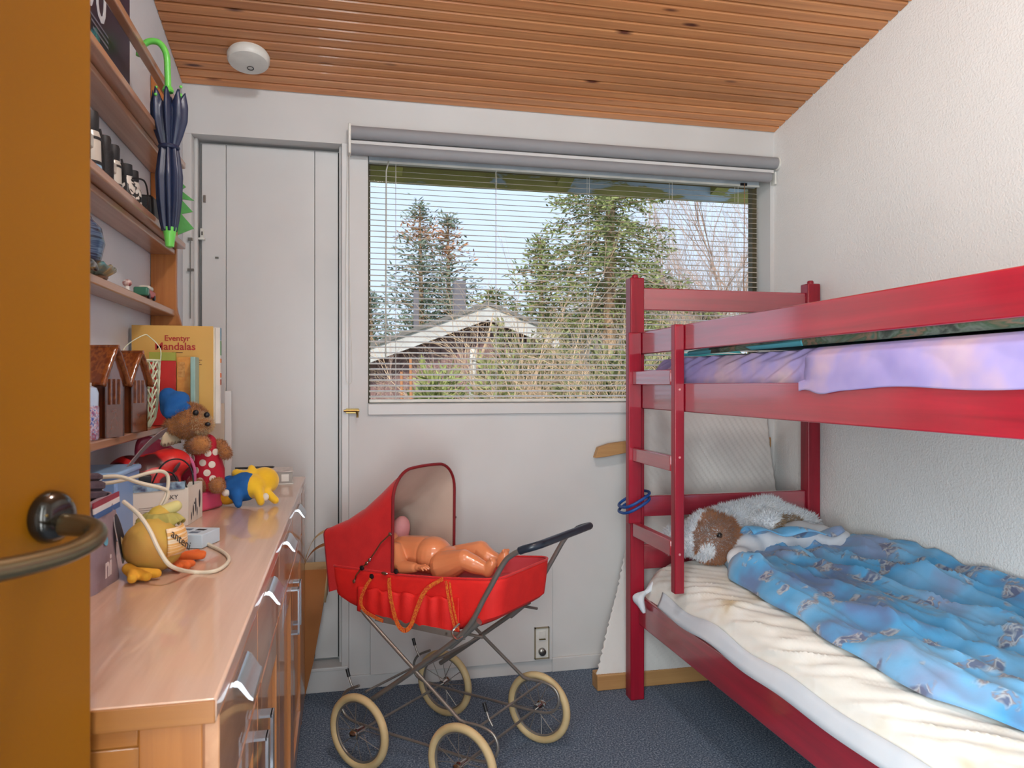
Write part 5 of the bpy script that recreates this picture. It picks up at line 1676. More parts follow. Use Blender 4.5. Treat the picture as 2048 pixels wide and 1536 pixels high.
M['bear'] = mk('honey_plush', (176, 118, 62), 0.95, (150, 92, 44), 26, sheen=0.4)
M['bear_l'] = mk('pale_plush', (206, 176, 132), 0.95, (190, 156, 110), 26, sheen=0.4)
bt = thing('plush_bear', 'brown plush bear in red dotted dress and blue cap slumped in the pink seat', 'plush toy', (-0.34, 1.99, ZW + 0.04))
hd = np.array((-0.372, 1.985, 1.028))
rt = np.array((math.cos(YAW), -math.sin(YAW), 0.0))
fw = np.array((math.sin(YAW), math.cos(YAW), 0.0))
upv = np.array((0, 0, 1.0))
def rel(c, a, f_, z):
    return c + rt * a + fw * f_ + upv * z
bl = MB().ball(hd, (0.046, 0.046, 0.043), None, 22, 14)
bl.ball(rel(hd, 0.036, -0.012, -0.008), (0.028, 0.028, 0.024), None, 18, 12)
bl.ball(rel(hd, -0.028, -0.035, -0.012), (0.019, 0.012, 0.019), None, 14, 10)
hv = voxel(bl, 0.005, 4)
head = part(hv, 'head', M['bear'], bt)
def pale(q):
    return ((q - rel(hd, 0.045, -0.02, -0.003)) ** 2).sum(1) < 0.032 ** 2
part(fuzz(hv, 6500, 0.008, 0.0009, 5, 0.5, lambda q: ~pale(q)), 'fur', M['bear'], head, smooth=False, stuff=True)
part(fuzz(hv, 6500, 0.007, 0.0009, 6, 0.5, lambda q: pale(q)), 'muzzle_fur', M['bear_l'], head, smooth=False, stuff=True, label='pale muzzle fur')
part(MB().ball(rel(hd, 0.030, -0.032, 0.022), 0.0072, None, 14, 10), 'eye', M['black'], head)
part(MB().ball(rel(hd, 0.052, -0.020, 0.016), 0.0072, None, 14, 10), 'eye', M['black'], head)
part(MB().ball(rel(hd, 0.060, -0.034, -0.006), (0.007, 0.006, 0.005), None, 14, 10), 'nose', M['black'], head)
bl = MB().ball(rel(hd, -0.034, 0.0, 0.046), (0.036, 0.036, 0.026), Matrix.Rotation(-0.5, 4, 'Y'), 20, 14)
bl.cap(rel(hd, -0.045, 0.0, 0.030), 0.026, rel(hd, -0.052, 0.0, 0.062), 0.022)
bl.cap(rel(hd, -0.034, -0.03, 0.02), 0.016, rel(hd, 0.0, -0.022, 0.032), 0.015)
part(voxel(bl, 0.005, 5), 'cap', mk('blue_fleece', (30, 100, 170), 0.95, (22, 84, 152), 30, bump=(90, 0.3, 0.003)), head)
# trunk in the dotted dress
dc0 = np.array((-0.330, 2.000, 0.0))
bl = MB().cap((dc0[0] - 0.008, dc0[1], 0.965), 0.032, (dc0[0], dc0[1] + 0.005, 0.895), 0.040)
bl.cap((dc0[0], dc0[1] + 0.005, 0.90), 0.040, (dc0[0] + 0.004, dc0[1], 0.872), 0.036)
dv = voxel(bl, 0.0045, 5)
dress = part(dv, 'dress', mk('red_cotton', (186, 18, 46), 0.8, (172, 14, 40), 20), bt)
VV = dv.verts()
dotm = mk('white_dot', (234, 222, 206), 0.8)
for a, z in ((-0.3, 0.955), (0.35, 0.948), (-0.75, 0.935), (0.02, 0.925), (0.62, 0.920), (-0.45, 0.906), (0.3, 0.900), (-0.15, 0.880), (-0.8, 0.890), (0.65, 0.885), (0.95, 0.95)):
    ax = math.atan2(-fw[1], -fw[0]) + a
    dirv = np.array((math.cos(ax), math.sin(ax), 0))
    qv = VV - np.array((dc0[0], dc0[1] + 0.003, z))
    al = qv @ dirv
    lat = np.linalg.norm(qv - al[:, None] * dirv, axis=1)
    ok = (lat < 0.006) & (al > 0)
    if not ok.any():
        continue
    r0 = al[ok].max()
    c0 = np.array((dc0[0], dc0[1] + 0.003, z)) + dirv * (r0 - 0.0005)
    tv_ = np.array((-dirv[1], dirv[0], 0))
    part(MB().lathe([(0.0085, 0.0), (0.0085, 0.0012), (0.0, 0.0022)], c0, dirv, 18), 'dot', dotm, dress)
for c0, c1, r0, r1, nm in ((rel(dc0, -0.03, -0.02, 0.965), rel(dc0, 0.0, -0.045, 0.972), 0.020, 0.024, 'paw'), (rel(dc0, 0.025, 0.01, 0.965), rel(dc0, 0.047, -0.005, 0.945), 0.015, 0.014, 'paw'), (rel(dc0, -0.005, -0.02, 0.868), rel(dc0, -0.012, -0.055, 0.868), 0.016, 0.017, 'foot'), (rel(dc0, 0.03, -0.015, 0.868), rel(dc0, 0.040, -0.045, 0.870), 0.016, 0.017, 'foot')):
    v_ = voxel(MB().cap(c0, r0, c1, r1), 0.004, 3)
    p_ = part(v_, nm, M['bear'], bt)
    part(fuzz(v_, 1200, 0.006, 0.0008, 7, 0.5), 'fur', M['bear'], p_, smooth=False, stuff=True)

# yellow plush in a blue shirt lying face down
M['yel'] = mk('yellow_plush', (236, 192, 44), 0.95, (226, 176, 30), 22, bump=(150, 0.25, 0.002), sheen=0.3)
yt = thing('yellow_plush', 'small yellow plush toy in a blue shirt lying face down on the worktop', 'plush toy', (-0.23, 2.02, ZW))
yc_ = on(492, 1012)
def yp(a, f_, z):
    return rel(yc_, a, f_, z)
bl = MB().ball(yp(0.030, 0.05, 0.058), (0.038, 0.036, 0.036), None, 20, 14)
bl.ball(yp(0.012, 0.02, 0.048), (0.034, 0.036, 0.032), None, 20, 14)
bl.cap(yp(0.008, 0.03, 0.074), 0.012, yp(0.002, 0.035, 0.092), 0.010)
bl.cap(yp(0.0, 0.02, 0.076), 0.011, yp(-0.036, 0.03, 0.080), 0.012)
bl.cap(yp(0.030, 0.0, 0.040), 0.015, yp(0.042, -0.012, 0.012), 0.010)
bl.cap(yp(0.048, 0.02, 0.030), 0.012, yp(0.070, 0.015, 0.012), 0.010)
part(voxel(bl, 0.0035, 4), 'body', M['yel'], yt)
part(voxel(MB().ball(yp(-0.052, 0.01, 0.028), (0.030, 0.030, 0.026), None, 18, 12).cap(yp(-0.03, 0.01, 0.03), 0.024, yp(-0.05, 0.012, 0.028), 0.024), 0.004, 3), 'legs', mk('amber_plush', (220, 160, 34), 0.95, bump=(150, 0.25, 0.002)), yt)
bl = MB()
bl.cap(yp(-0.008, 0.018, 0.048), 0.0385, yp(-0.034, 0.014, 0.040), 0.034)
bl.cap(yp(-0.02, -0.012, 0.035), 0.018, yp(-0.010, -0.026, 0.009), 0.010)
bl.cap(yp(-0.036, 0.03, 0.058), 0.016, yp(-0.058, 0.035, 0.060), 0.014)
part(voxel(bl, 0.0035, 4), 'shirt', mk('blue_shirt', (18, 96, 168), 0.85, (14, 84, 152), 30, bump=(120, 0.2, 0.002)), yt)
wt = mk('white_trim', (234, 226, 210), 0.9)
for q in ((-0.058, -0.012, 0.046), (-0.044, -0.018, 0.036)):
    part(MB().ball(yp(*q), (0.011, 0.010, 0.009), None, 14, 10), 'white_tuft', wt, yt)
part(MB().ball(yp(0.052, -0.005, 0.024), (0.008, 0.007, 0.010), None, 14, 10), 'cuff', wt, yt)

# thick paperback and pen at the far end
p0 = on(585, 968)
p1 = on(483, 972)
e_ = (p0 - p1)
le = np.linalg.norm(e_)
e_ /= le
n_ = np.array((-e_[1], e_[0], 0))
yaw = math.atan2(e_[1], e_[0])
t = thing('thick_book', 'thick white book with grey page block lying flat at the far end of the sideboard', 'book', tuple(p1))
cen = p1 + e_ * le / 2 + n_ * 0.062
part(MB().obox(cen + (0, 0, 0.0015), (le / 2 + 0.003, 0.064, 0.0015), rotz(yaw)), 'cover', M['white_plastic'], t)
part(MB().obox(cen + (0, 0, 0.0205), (le / 2, 0.062, 0.0175), rotz(yaw)), 'page_block', mk('grey_spine', (168, 166, 160), 0.7), t)
part(MB().obox(cen + (0, 0, 0.0395), (le / 2 + 0.003, 0.064, 0.0015), rotz(yaw)), 'cover', mk('mottled_cover', (222, 218, 210), 0.4, (184, 170, 166), 45), t)
b = MB()
for k, (a, w_, h_) in enumerate(((0.035, 0.002, 0.012), (0.042, 0.0012, 0.010), (0.047, 0.002, 0.013), (0.055, 0.0015, 0.009), (0.060, 0.0014, 0.012))):
    b.obox(p1 + e_ * (le * 0.42 + a - 0.035) - n_ * 0.0003 + (0, 0, 0.020), (w_, 0.0003, h_), rotz(yaw))
part(b, 'spine_print', mk('spine_ink', (100, 98, 96), 0.7), t, smooth=False, stuff=True)
part(MB().obox(p1 + e_ * (le - 0.022) - n_ * 0.0003 + (0, 0, 0.020), (0.011, 0.0004, 0.011), rotz(yaw)), 'price_label', M['white_plastic'], t, smooth=False)
pen0, pen1 = P(470, 926, 2.36), P(549, 921, 2.40)
z_ = ZW + 0.041 + 0.0035
pen0[2] = z_
pen1[2] = z_
solo(MB().tube([pen0, pen0 + (pen1 - pen0) * 0.95, pen1], [0.0033, 0.0033, 0.001], 10), 'black_pen', M['black'], 'thin black pen lying on the thick white book', 'pen')

# brown paper carrier bag between sideboard and window wall
M['kraft'] = mk('kraft_paper', (164, 104, 52), 0.75, (150, 92, 44), 5, bump=(14, 0.25, 0.01))
M['kraft_in'] = mk('kraft_inside', (206, 176, 132), 0.8, (194, 162, 118), 6)
t = thing('paper_bag', 'brown paper carrier bag with paper handles leaning at the end of the sideboard', 'bag', (-0.24, 2.70, 0.0))
bw = [(-0.30, -0.136, 0.001), (-0.285, -0.098, 0.16), (-0.275, -0.070, 0.32), (-0.27, -0.052, 0.478)]
rows = []
for x0, x1, z in bw:
    k = z / 0.478
    y0, y1 = 2.668 - 0.002 * k, 2.772 + 0.004 * k
    rows.append([(x0, y0, z), ((x0 + x1) / 2, y0 - 0.003 * k, z), (x1, y0 + 0.002, z), (x1 + 0.0, (y0 + y1) / 2 - 0.0, z - 0.0), (x1 + 0.004 * k, y1, z), ((x0 + x1) / 2, y1, z), (x0, y1, z), (x0 + 0.02 * k, (y0 + y1) / 2, z)])
b = MB().grid(rows, wrap_v=True)
b.f.append(tuple(range(8)))
part(b, 'bag_body', M['kraft'], t, solid=0.001, angle=20)
rows2 = [[np.array(p) * (1, 1, 1) + np.array((0, 0, 0.0)) for p in rows[-1]], [((p[0] + 0.16) * 0.96 - 0.16, (p[1] - 2.72) * 0.94 + 2.72, 0.36) for p in rows[-1]]]
part(MB().grid(rows2, wrap_v=True), 'lining', M['kraft_in'], t, solid=0.001, angle=20)
for y0, hh in ((2.664, 0.085), (2.775, 0.11)):
    hp = catmull([(-0.132, y0, 0.44), (-0.130, y0, 0.49), (-0.10, y0 + 0.002, 0.478 + hh * 0.75), (-0.055, y0 + 0.002, 0.478 + hh), (-0.02, y0 + 0.004, 0.478 + hh * 0.7), (-0.015, y0 + 0.004, 0.50)], 6)
    hp = [p for p in hp]
    part(MB().ribbon(hp, 0.022, 0.0012, (0.2, 1, 0.3)), 'handle', M['kraft_in'] if hh > 0.1 else M['kraft'], t)
# ------------------------------------------------------------------ doll pram
PC = np.array((0.322, 2.23))
PE1 = np.array((0.719, -0.696)) / math.hypot(0.719, 0.696)      # along the pram, towards the handle
PE2 = np.array((0.696, 0.719)) / math.hypot(0.719, 0.696)       # across it, away from the viewer


def pram_xf(V):
    V = np.asarray(V, float)
    xy = PC + V[:, :1] * PE1 + V[:, 1:2] * PE2
    return np.concatenate([xy, V[:, 2:3]], 1)


pram = thing('doll_pram', 'red doll pram with folding hood, chrome frame and four cream tyred wheels', 'doll pram', (PC[0], PC[1], 0))
M['tyre'] = mk('cream_rubber', (206, 182, 136), 0.6, (192, 168, 122), 14)
M['frame'] = mk('worn_chrome', (158, 153, 146), 0.42, metal=0.75)
M['grip'] = mk('navy_foam_grip', (38, 46, 58), 0.35, (30, 36, 46), 40)
M['canvas'] = mk('red_canvas', (216, 24, 26), 0.75, (204, 18, 22), 18, bump=(220, 0.25, 0.002), sheen=0.2)
M['canvas_b'] = mk('bright_red_canvas', (232, 34, 28), 0.7, (220, 28, 24), 18, bump=(220, 0.25, 0.002))
M['pink_in'] = mk('pink_red_lining', (206, 74, 84), 0.5, (196, 62, 72), 10)
M['hood_in'] = mk('beige_hood_lining', (206, 184, 168), 0.6, (196, 174, 158), 8)
M['piping'] = mk('dark_red_piping', (130, 14, 22), 0.5)

# wheels: one is built, three are copies
RW = 0.11
def wheel(s, t, side):
    c = np.array((s, t, RW))
    ring = lambda r, n=48: [c + np.array((r * math.cos(a), 0, r * math.sin(a))) for a in np.linspace(0, 2 * math.pi, n + 1)[:-1]]
    w = part(MB().tube(ring(RW - 0.0115), 0.0115, 12, closed=True), 'wheel', M['tyre'], pram, xf=pram_xf)
    part(MB().tube(ring(RW - 0.0235), 0.0042, 8, closed=True), 'rim', M['frame'], w, xf=pram_xf)
    part(MB().lathe([(0.012, -0.016), (0.012, 0.012), (0.016, 0.014), (0.016, 0.018), (0.013, 0.026), (0.006, 0.030)], c, (0, side, 0), 24), 'hub', M['chrome'], w, xf=pram_xf)
    for k in range(12):
        a = 2 * math.pi * k / 12 + 0.13
        d = np.array((math.cos(a), 0, math.sin(a)))
        part(MB().tube([c + d * 0.011 + np.array((0, side * (0.012 if k % 2 else -0.012), 0)), c + d * (RW - 0.024)], 0.0011, 5), 'spoke', M['frame'], w, xf=pram_xf)
    return w
w1 = wheel(-0.1825, -0.208, -1)
dv = np.append(PE1 * 0.365, 0)
clone_tree(w1, dv, pram)
w3 = wheel(-0.1825, 0.208, 1)
clone_tree(w3, dv, pram)

# frame
def bar(pts, r, name='frame_bar', n=10, m=None, parent=None):
    return part(MB().tube(pts, r, n), name, m or M['frame'], parent or pram, xf=pram_xf)
for sd in (-1, 1):
    t = sd * 0.172
    bar([(-0.205, t, 0.452), (-0.188, t, 0.437), (0.15, t, 0.208), (0.172, t, 0.205)], 0.0055)
    loop = catmull([(-0.215, t, 0.225), (-0.268, t, 0.196), (-0.285, t, 0.155), (-0.262, t, 0.121), (-0.18, t, 0.112), (0.0, t, 0.112), (0.18, t, 0.112), (0.245, t, 0.121), (0.272, t, 0.155), (0.262, t, 0.192), (0.222, t, 0.207), (0.165, t, 0.206)], 6)
    bar(loop, 0.0042, 'spring_bar')
    part(MB().tube([(0.108, t - sd * 0.012, 0.397), (0.205, t - sd * 0.012, 0.482)], 0.010, 10), 'socket_sleeve', M['frame'], pram, xf=pram_xf)
    part(MB().tube(catmull([(0.150, t - sd * 0.0, 0.47), (0.135, t + sd * 0.014, 0.45), (0.15, t + sd * 0.016, 0.432), (0.168, t + sd * 0.008, 0.44)], 6), 0.003, 8), 'clip', M['chrome'], pram, xf=pram_xf)
hb = catmull([(-0.172, -0.172, 0.190), (0.0, -0.172, 0.318), (0.162, -0.172, 0.448), (0.235, -0.172, 0.560), (0.288, -0.172, 0.648), (0.315, -0.172, 0.675), (0.345, -0.172, 0.692), (0.37, -0.168, 0.701), (0.385, -0.15, 0.706), (0.388, -0.12, 0.707),
              (0.388, 0.0, 0.707), (0.388, 0.12, 0.707), (0.385, 0.15, 0.706), (0.37, 0.168, 0.701), (0.345, 0.172, 0.692), (0.315, 0.172, 0.675), (0.288, 0.172, 0.648), (0.235, 0.172, 0.560), (0.162, 0.172, 0.448), (0.0, 0.172, 0.318), (-0.172, 0.172, 0.190)], 5)
hd_ = bar(hb, 0.0072, 'handle_bar', 12)
gp = [p for p in hb if p[0] > 0.338]
part(MB().tube(gp, 0.0105, 14), 'grip', M['grip'], pram, xf=pram_xf)
part(MB().tube([gp[-1] + np.array((-0.008, 0, -0.006)), gp[-1]], 0.0108, 12), 'grip_end', M['black'], pram, xf=pram_xf)
for s, z in ((-0.1825, RW), (0.1825, RW)):
    bar([(s, -0.2, z), (s, 0.2, z)], 0.004, 'axle')
bar([(-0.19, -0.172, 0.212), (-0.19, 0.172, 0.212)], 0.0036, 'cross_bar')
bar([(0.215, -0.172, 0.207), (0.215, 0.172, 0.207)], 0.0036, 'cross_bar')
bar([(0.0, -0.172, 0.314), (0.0, 0.172, 0.314)], 0.004, 'cross_bar')
for s0, t0 in ((-0.262, -0.165), (-0.262, 0.150), (0.222, -0.150)):
    l_ = bar([(s0 + 0.02, t0, 0.205), (s0 + 0.008, t0, 0.222), (s0 - 0.004, t0, 0.250)], 0.003, 'brake_lever')
    part(MB().tube([(s0, t0, 0.24), (s0 - 0.008, t0, 0.262)], 0.0052, 10), 'lever_tip', M['black'], l_, xf=pram_xf)
for s in (-0.12, 0.10):
    bar([(s, -0.165, 0.432), (s, 0.165, 0.432)], 0.0045, 'carry_bar')
bar([(-0.215, -0.15, 0.437), (0.21, -0.15, 0.437)], 0.004, 'carry_bar')
bar([(-0.215, 0.15, 0.437), (0.21, 0.15, 0.437)], 0.004, 'carry_bar')
part(MB().box(-0.16, 0.16, -0.165, -0.159, 0.424, 0.442), 'tray_plate', mk('grey_plate', (150, 146, 140), 0.4, metal=0.6), pram, xf=pram_xf, bevel=0.001)

# carrycot: boat shaped shell
def rimz(s):
    return np.interp(s, [-0.37, -0.2, -0.08, 0.08, 0.2, 0.27], [0.56, 0.565, 0.567, 0.579, 0.592, 0.600])
def botz(s):
    return np.interp(s, [-0.37, -0.30, -0.12, 0.0, 0.11, 0.2, 0.27], [0.470, 0.442, 0.428, 0.426, 0.432, 0.452, 0.478])
def outline2(n, sx0, sx1, hw, rc):
    out = []
    per = []
    cs = [(sx1 - rc, -hw + rc, -math.pi / 2), (sx1 - rc, hw - rc, 0), (sx0 + rc, hw - rc, math.pi / 2), (sx0 + rc, -hw + rc, math.pi)]
    for cx, cy, a0 in cs:
        for a in np.linspace(a0, a0 + math.pi / 2, 10):
            per.append((cx + rc * math.cos(a), cy + rc * math.sin(a)))
    per.append(per[0])
    per = np.array(per)
    d = np.r_[0, np.cumsum(np.linalg.norm(np.diff(per, axis=0), axis=1))]
    q = np.linspace(0, d[-1], n + 1)[:-1]
    return np.stack([np.interp(q, d, per[:, 0]), np.interp(q, d, per[:, 1])], -1)
O = outline2(140, -0.365, 0.262, 0.153, 0.045)
rows = []
for q in np.linspace(0, 1, 12):
    k = 1 - 0.05 * q - 0.10 * max(0, q - 0.85) / 0.15
    S_ = O[:, 0] * k
    T_ = O[:, 1] * k + 0.004 * np.sign(O[:, 1]) * math.sin(math.pi * q)
    Z_ = rimz(O[:, 0]) * (1 - q) + botz(O[:, 0]) * q
    rows.append(np.stack([S_, T_, Z_], -1))
b = MB().grid(rows, wrap_v=True)
part(b, 'carrycot', M['canvas_b'], pram, xf=pram_xf, solid=0.003)
fl = [np.stack([O[:, 0] * 0.84, O[:, 1] * 0.84, botz(O[:, 0]) + 0.003], -1)]
fl.append(np.stack([O[:, 0] * 0.02, O[:, 1] * 0.02, np.full(len(O), 0.43)], -1))
part(MB().grid(fl, wrap_v=True), 'cot_base', M['canvas'], pram, xf=pram_xf, solid=0.002)
O2 = outline2(140, -0.358, 0.255, 0.147, 0.042)
rows = []
for q in np.linspace(0, 1, 8):
    k = 1 - 0.30 * q ** 1.2
    rows.append(np.stack([O2[:, 0] * k, O2[:, 1] * k, rimz(O2[:, 0]) - 0.046 * np.sin(math.pi / 2 * min(1, q * 1.5))], -1))
rows.append(np.stack([O2[:, 0] * 0.02, O2[:, 1] * 0.02, np.full(len(O2), 0.528)], -1))
part(MB().grid(rows, wrap_v=True), 'lining', M['pink_in'], pram, xf=pram_xf)
part(MB().tube(np.stack([O[:, 0], O[:, 1], rimz(O[:, 0]) + 0.001], -1), 0.0035, 8, closed=True), 'rim_piping', M['canvas'], pram, xf=pram_xf)
# near side pocket with gathers
rows = []
for q in np.linspace(0, 1, 12):
    row = []
    for a in np.linspace(0, 1, 70):
        s = -0.235 + 0.375 * a
        top = 0.512 + 0.02 * a + 0.003 * math.sin(a * 40)
        bot = botz(s) + 0.004
        z = top * (1 - q) + bot * q
        pl_ = 0.0035 * math.sin(a * 52 + 0.6 * math.sin(a * 17)) * (1 - 0.7 * q)
        row.append((s, -0.1565 - 0.010 * math.sin(math.pi * min(1, a * 1.0)) * math.sin(math.pi * (0.15 + 0.75 * q)) - pl_ - 0.002, z))
    rows.append(row)
part(MB().grid(rows), 'gathered_pocket', M['canvas_b'], pram, xf=pram_xf, solid=0.002)
M['strap'] = cells('orange_strap', [(0.42, (206, 60, 30)), (0.5, (226, 140, 40)), (0.58, (206, 60, 30))], 160, 0.8)
def strap(pts, w, wd=(1, 0, 0.3)):
    part(MB().ribbon(catmull(pts, 8), w, 0.002, wd), 'carry_strap', M['strap'], pram, xf=pram_xf)
strap([(-0.178, -0.162, 0.545), (-0.196, -0.172, 0.51), (-0.205, -0.175, 0.475), (-0.185, -0.176, 0.45), (-0.125, -0.168, 0.43)], 0.011)
strap([(-0.110, -0.160, 0.556), (-0.095, -0.172, 0.51), (-0.075, -0.178, 0.462), (-0.055, -0.182, 0.432), (-0.030, -0.184, 0.424), (-0.010, -0.182, 0.442), (0.008, -0.178, 0.49), (0.035, -0.172, 0.545), (0.085, -0.160, 0.580)], 0.013)
strap([(0.094, -0.1585, 0.575), (0.112, -0.168, 0.52), (0.132, -0.168, 0.447)], 0.008)
strap([(0.106, -0.1585, 0.575), (0.124, -0.168, 0.52), (0.144, -0.168, 0.449)], 0.005)

# hood
def arch(k, off=0.0):
    """k 0 = back edge, 1 = front rim; returns section points"""
    s_top = -0.383 + (0.283) * k
    s_bot = -0.358 + (0.255) * k
    ztop = np.interp(k, [0, 0.25, 0.5, 0.75, 0.9, 1], [0.667, 0.702, 0.748, 0.808, 0.847, 0.868]) - off
    zb = np.interp(k, [0, 0.5, 1], [0.478, 0.522, 0.574])
    hw = 0.150 + 0.004 * k - off
    rc = np.interp(k, [0, 0.3, 1], [0.018, 0.05, 0.088])
    pts = []
    for q in np.linspace(0, 1, 10)[:-1]:
        pts.append((-hw, zb + (ztop - rc - zb) * q))
    for a in np.linspace(math.pi, math.pi / 2, 10):
        pts.append((-hw + rc + rc * math.cos(a), ztop - rc + rc * math.sin(a)))
    for q in np.linspace(-1, 1, 10)[1:-1]:
        pts.append((q * (hw - rc), ztop + 0.002 * (1 - q * q)))
    for a in np.linspace(math.pi / 2, 0, 10):
        pts.append((hw - rc + rc * math.cos(a), ztop - rc + rc * math.sin(a)))
    for q in np.linspace(1, 0, 10)[1:]:
        pts.append((hw, zb + (ztop - rc - zb) * q))
    out = []
    for t, z in pts:
        f = (z - zb) / (ztop - zb)
        sag = -0.006 * math.sin(math.pi * k) * (1 if abs(t) < hw * 0.8 else 0)
        out.append((s_bot + (s_top - s_bot) * f + (off if k < 0.02 else 0), t, z + sag * f))
    return out
ks = np.linspace(0, 1, 22)
rows = [arch(k) for k in ks]
hb_ = MB().grid(rows)
back = arch(0)
hb_.add(back, [tuple(range(len(back)))])
part(hb_, 'hood', M['canvas'], pram, xf=pram_xf, angle=50)
hi = MB().grid([arch(k, 0.0035) for k in ks])
back = arch(0, 0.0035)
hi.add(back, [tuple(range(len(back)))])
part(hi, 'hood_lining', M['hood_in'], pram, xf=pram_xf, angle=50)
part(MB().tube(arch(1, 0.001), 0.0048, 8), 'hood_rim', M['piping'], pram, xf=pram_xf)
part(MB().tube(arch(0, 0.0), 0.0022, 6), 'hood_seam', M['piping'], pram, xf=pram_xf)
for sd in (-1, 1):
    t = sd * 0.160
    lk = part(MB().tube([(-0.245, t, 0.528), (-0.236, t, 0.548), (-0.214, t, 0.572)], 0.0028, 8).tube([(-0.214, t, 0.572), (-0.195, t, 0.588), (-0.165, t, 0.622), (-0.140, t, 0.655), (-0.105, t, 0.684)], 0.0026, 8), 'hood_link', M['chrome'], pram, xf=pram_xf)
    for s, z, r in ((-0.214, 0.572, 0.0075), (-0.195, 0.588, 0.0055), (-0.183, 0.600, 0.005), (-0.245, 0.528, 0.0055), (-0.105, 0.684, 0.0055)):
        part(MB().lathe([(r, 0), (r, 0.004), (r * 0.5, 0.006)], (s, t - sd * 0.001, z), (0, sd, 0), 14), 'rivet', M['chrome'] if r < 0.007 else M['black'], lk, xf=pram_xf)
for s, z in ((-0.178, 0.551), (-0.085, 0.578)):
    part(MB().lathe([(0.0075, 0), (0.0075, 0.003), (0.004, 0.005)], (s, -0.157, z), (0, -1, 0), 14), 'snap_button', M['black'], pram, xf=pram_xf)
part(MB().ball((-0.128, -0.160, 0.567), (0.012, 0.003, 0.005), None, 12, 8), 'hood_catch', M['chrome'], pram, xf=pram_xf)

# ------------------------------------------------------------------ baby doll lying in the pram
M['skin'] = mk('doll_vinyl', (226, 142, 96), 0.28, (220, 134, 88), 8, coat=0.5)
doll = thing('baby_doll', 'naked pink plastic baby doll lying on its back in the red pram', 'doll', tuple(pram_xf([(0, 0, 0.535)])[0]))
b = MB()
b.ball((-0.262, -0.02, 0.612), (0.056, 0.050, 0.054), None, 24, 16)         # head
b.ball((-0.232, -0.02, 0.622), (0.032, 0.040, 0.034), None, 20, 12)         # cheeks and jaw
b.ball((-0.266, -0.02, 0.668), (0.006, 0.006, 0.008), None, 12, 8)          # nose
for sd in (-1, 1):
    b.ball((-0.270, -0.02 + sd * 0.050, 0.606), (0.011, 0.006, 0.009), None, 12, 8)
b.cap((-0.225, -0.02, 0.603), 0.026, (-0.185, -0.02, 0.597), 0.032)         # neck
b.cap((-0.165, -0.02, 0.598), 0.052, (-0.085, -0.02, 0.600), 0.056)         # chest to belly
b.ball((-0.055, -0.02, 0.602), (0.060, 0.060, 0.056), None, 24, 16)
b.ball((0.000, -0.02, 0.590), (0.045, 0.058, 0.044), None, 24, 16)
# near arm
b.cap((-0.160, -0.072, 0.612), 0.027, (-0.128, -0.098, 0.588), 0.025)
b.cap((-0.128, -0.098, 0.588), 0.025, (-0.098, -0.112, 0.578), 0.021)
b.cap((-0.098, -0.112, 0.578), 0.0215, (-0.050, -0.118, 0.585), 0.015)
hc = np.array((-0.032, -0.120, 0.588))
b.ball(hc, (0.015, 0.012, 0.009), None, 16, 10)
for i, (dy, L_) in enumerate(((-0.0095, 0.019), (-0.0032, 0.023), (0.0032, 0.022), (0.0095, 0.017))):
    p0 = hc + np.array((0.010, dy, 0.002))
    p1 = p0 + np.array((L_ * 0.55, dy * 0.4, 0.002))
    p2 = p1 + np.array((L_ * 0.45, dy * 0.3, -0.006))
    b.cap(p0, 0.0042, p1, 0.0038, 10, 4)
    b.cap(p1, 0.0038, p2, 0.0032, 10, 4)
b.cap(hc + np.array((-0.004, 0.010, 0.002)), 0.0044, hc + np.array((0.010, 0.019, 0.004)), 0.0036, 10, 4)
# far arm
b.cap((-0.160, 0.032, 0.612), 0.027, (-0.115, 0.062, 0.596), 0.024)
b.cap((-0.115, 0.062, 0.596), 0.023, (-0.055, 0.066, 0.588), 0.015)
hc2 = np.array((-0.036, 0.066, 0.586))
b.ball(hc2, (0.015, 0.012, 0.009), None, 16, 10)
for i, (dy, L_) in enumerate(((-0.0095, 0.019), (-0.0032, 0.023), (0.0032, 0.022), (0.0095, 0.017))):
    p0 = hc2 + np.array((0.010, dy, 0.002))
    p1 = p0 + np.array((L_ * 0.55, dy * 0.4, 0.002))
    b.cap(p0, 0.0042, p1, 0.0036, 10, 4)
    b.cap(p1, 0.0036, p1 + np.array((L_ * 0.4, dy * 0.2, -0.006)), 0.003, 10, 4)
b.cap(hc2 + np.array((-0.004, -0.010, 0.002)), 0.0044, hc2 + np.array((0.010, -0.018, 0.004)), 0.0036, 10, 4)
# legs, bent at the knee
for sd, dt, dz in ((-1, -0.052, -0.004), (1, 0.014, 0.006)):
    hip = (0.012, dt, 0.586 + dz)
    kn = (0.088, dt - (0.012 if sd < 0 else -0.008), 0.618 + dz)
    an = (0.160, dt + 0.002, 0.594 + dz)
    b.cap(hip, 0.047 if sd < 0 else 0.042, kn, 0.030)
    b.cap(kn, 0.029, (0.120, dt - 0.004, 0.606 + dz), 0.027)
    b.cap((0.120, dt - 0.004, 0.606 + dz), 0.027, an, 0.018)
    b.cap(an, 0.018, (0.178, dt, 0.618 + dz), 0.0135)
    b.cap((0.162, dt, 0.590 + dz), 0.016, (0.176, dt, 0.612 + dz), 0.015)
    for i in range(5):
        b.ball((0.180 + 0.001 * i, dt - 0.012 + 0.006 * i, 0.632 + dz - 0.001 * abs(i - 1)), (0.0042, 0.0036 + 0.0006 * (i == (4 if sd < 0 else 0)), 0.0058), None, 10, 8)
body = voxel(b, 0.0025, 4, 0.4)
part(body, 'body', M['skin'], doll, xf=pram_xf, angle=80)
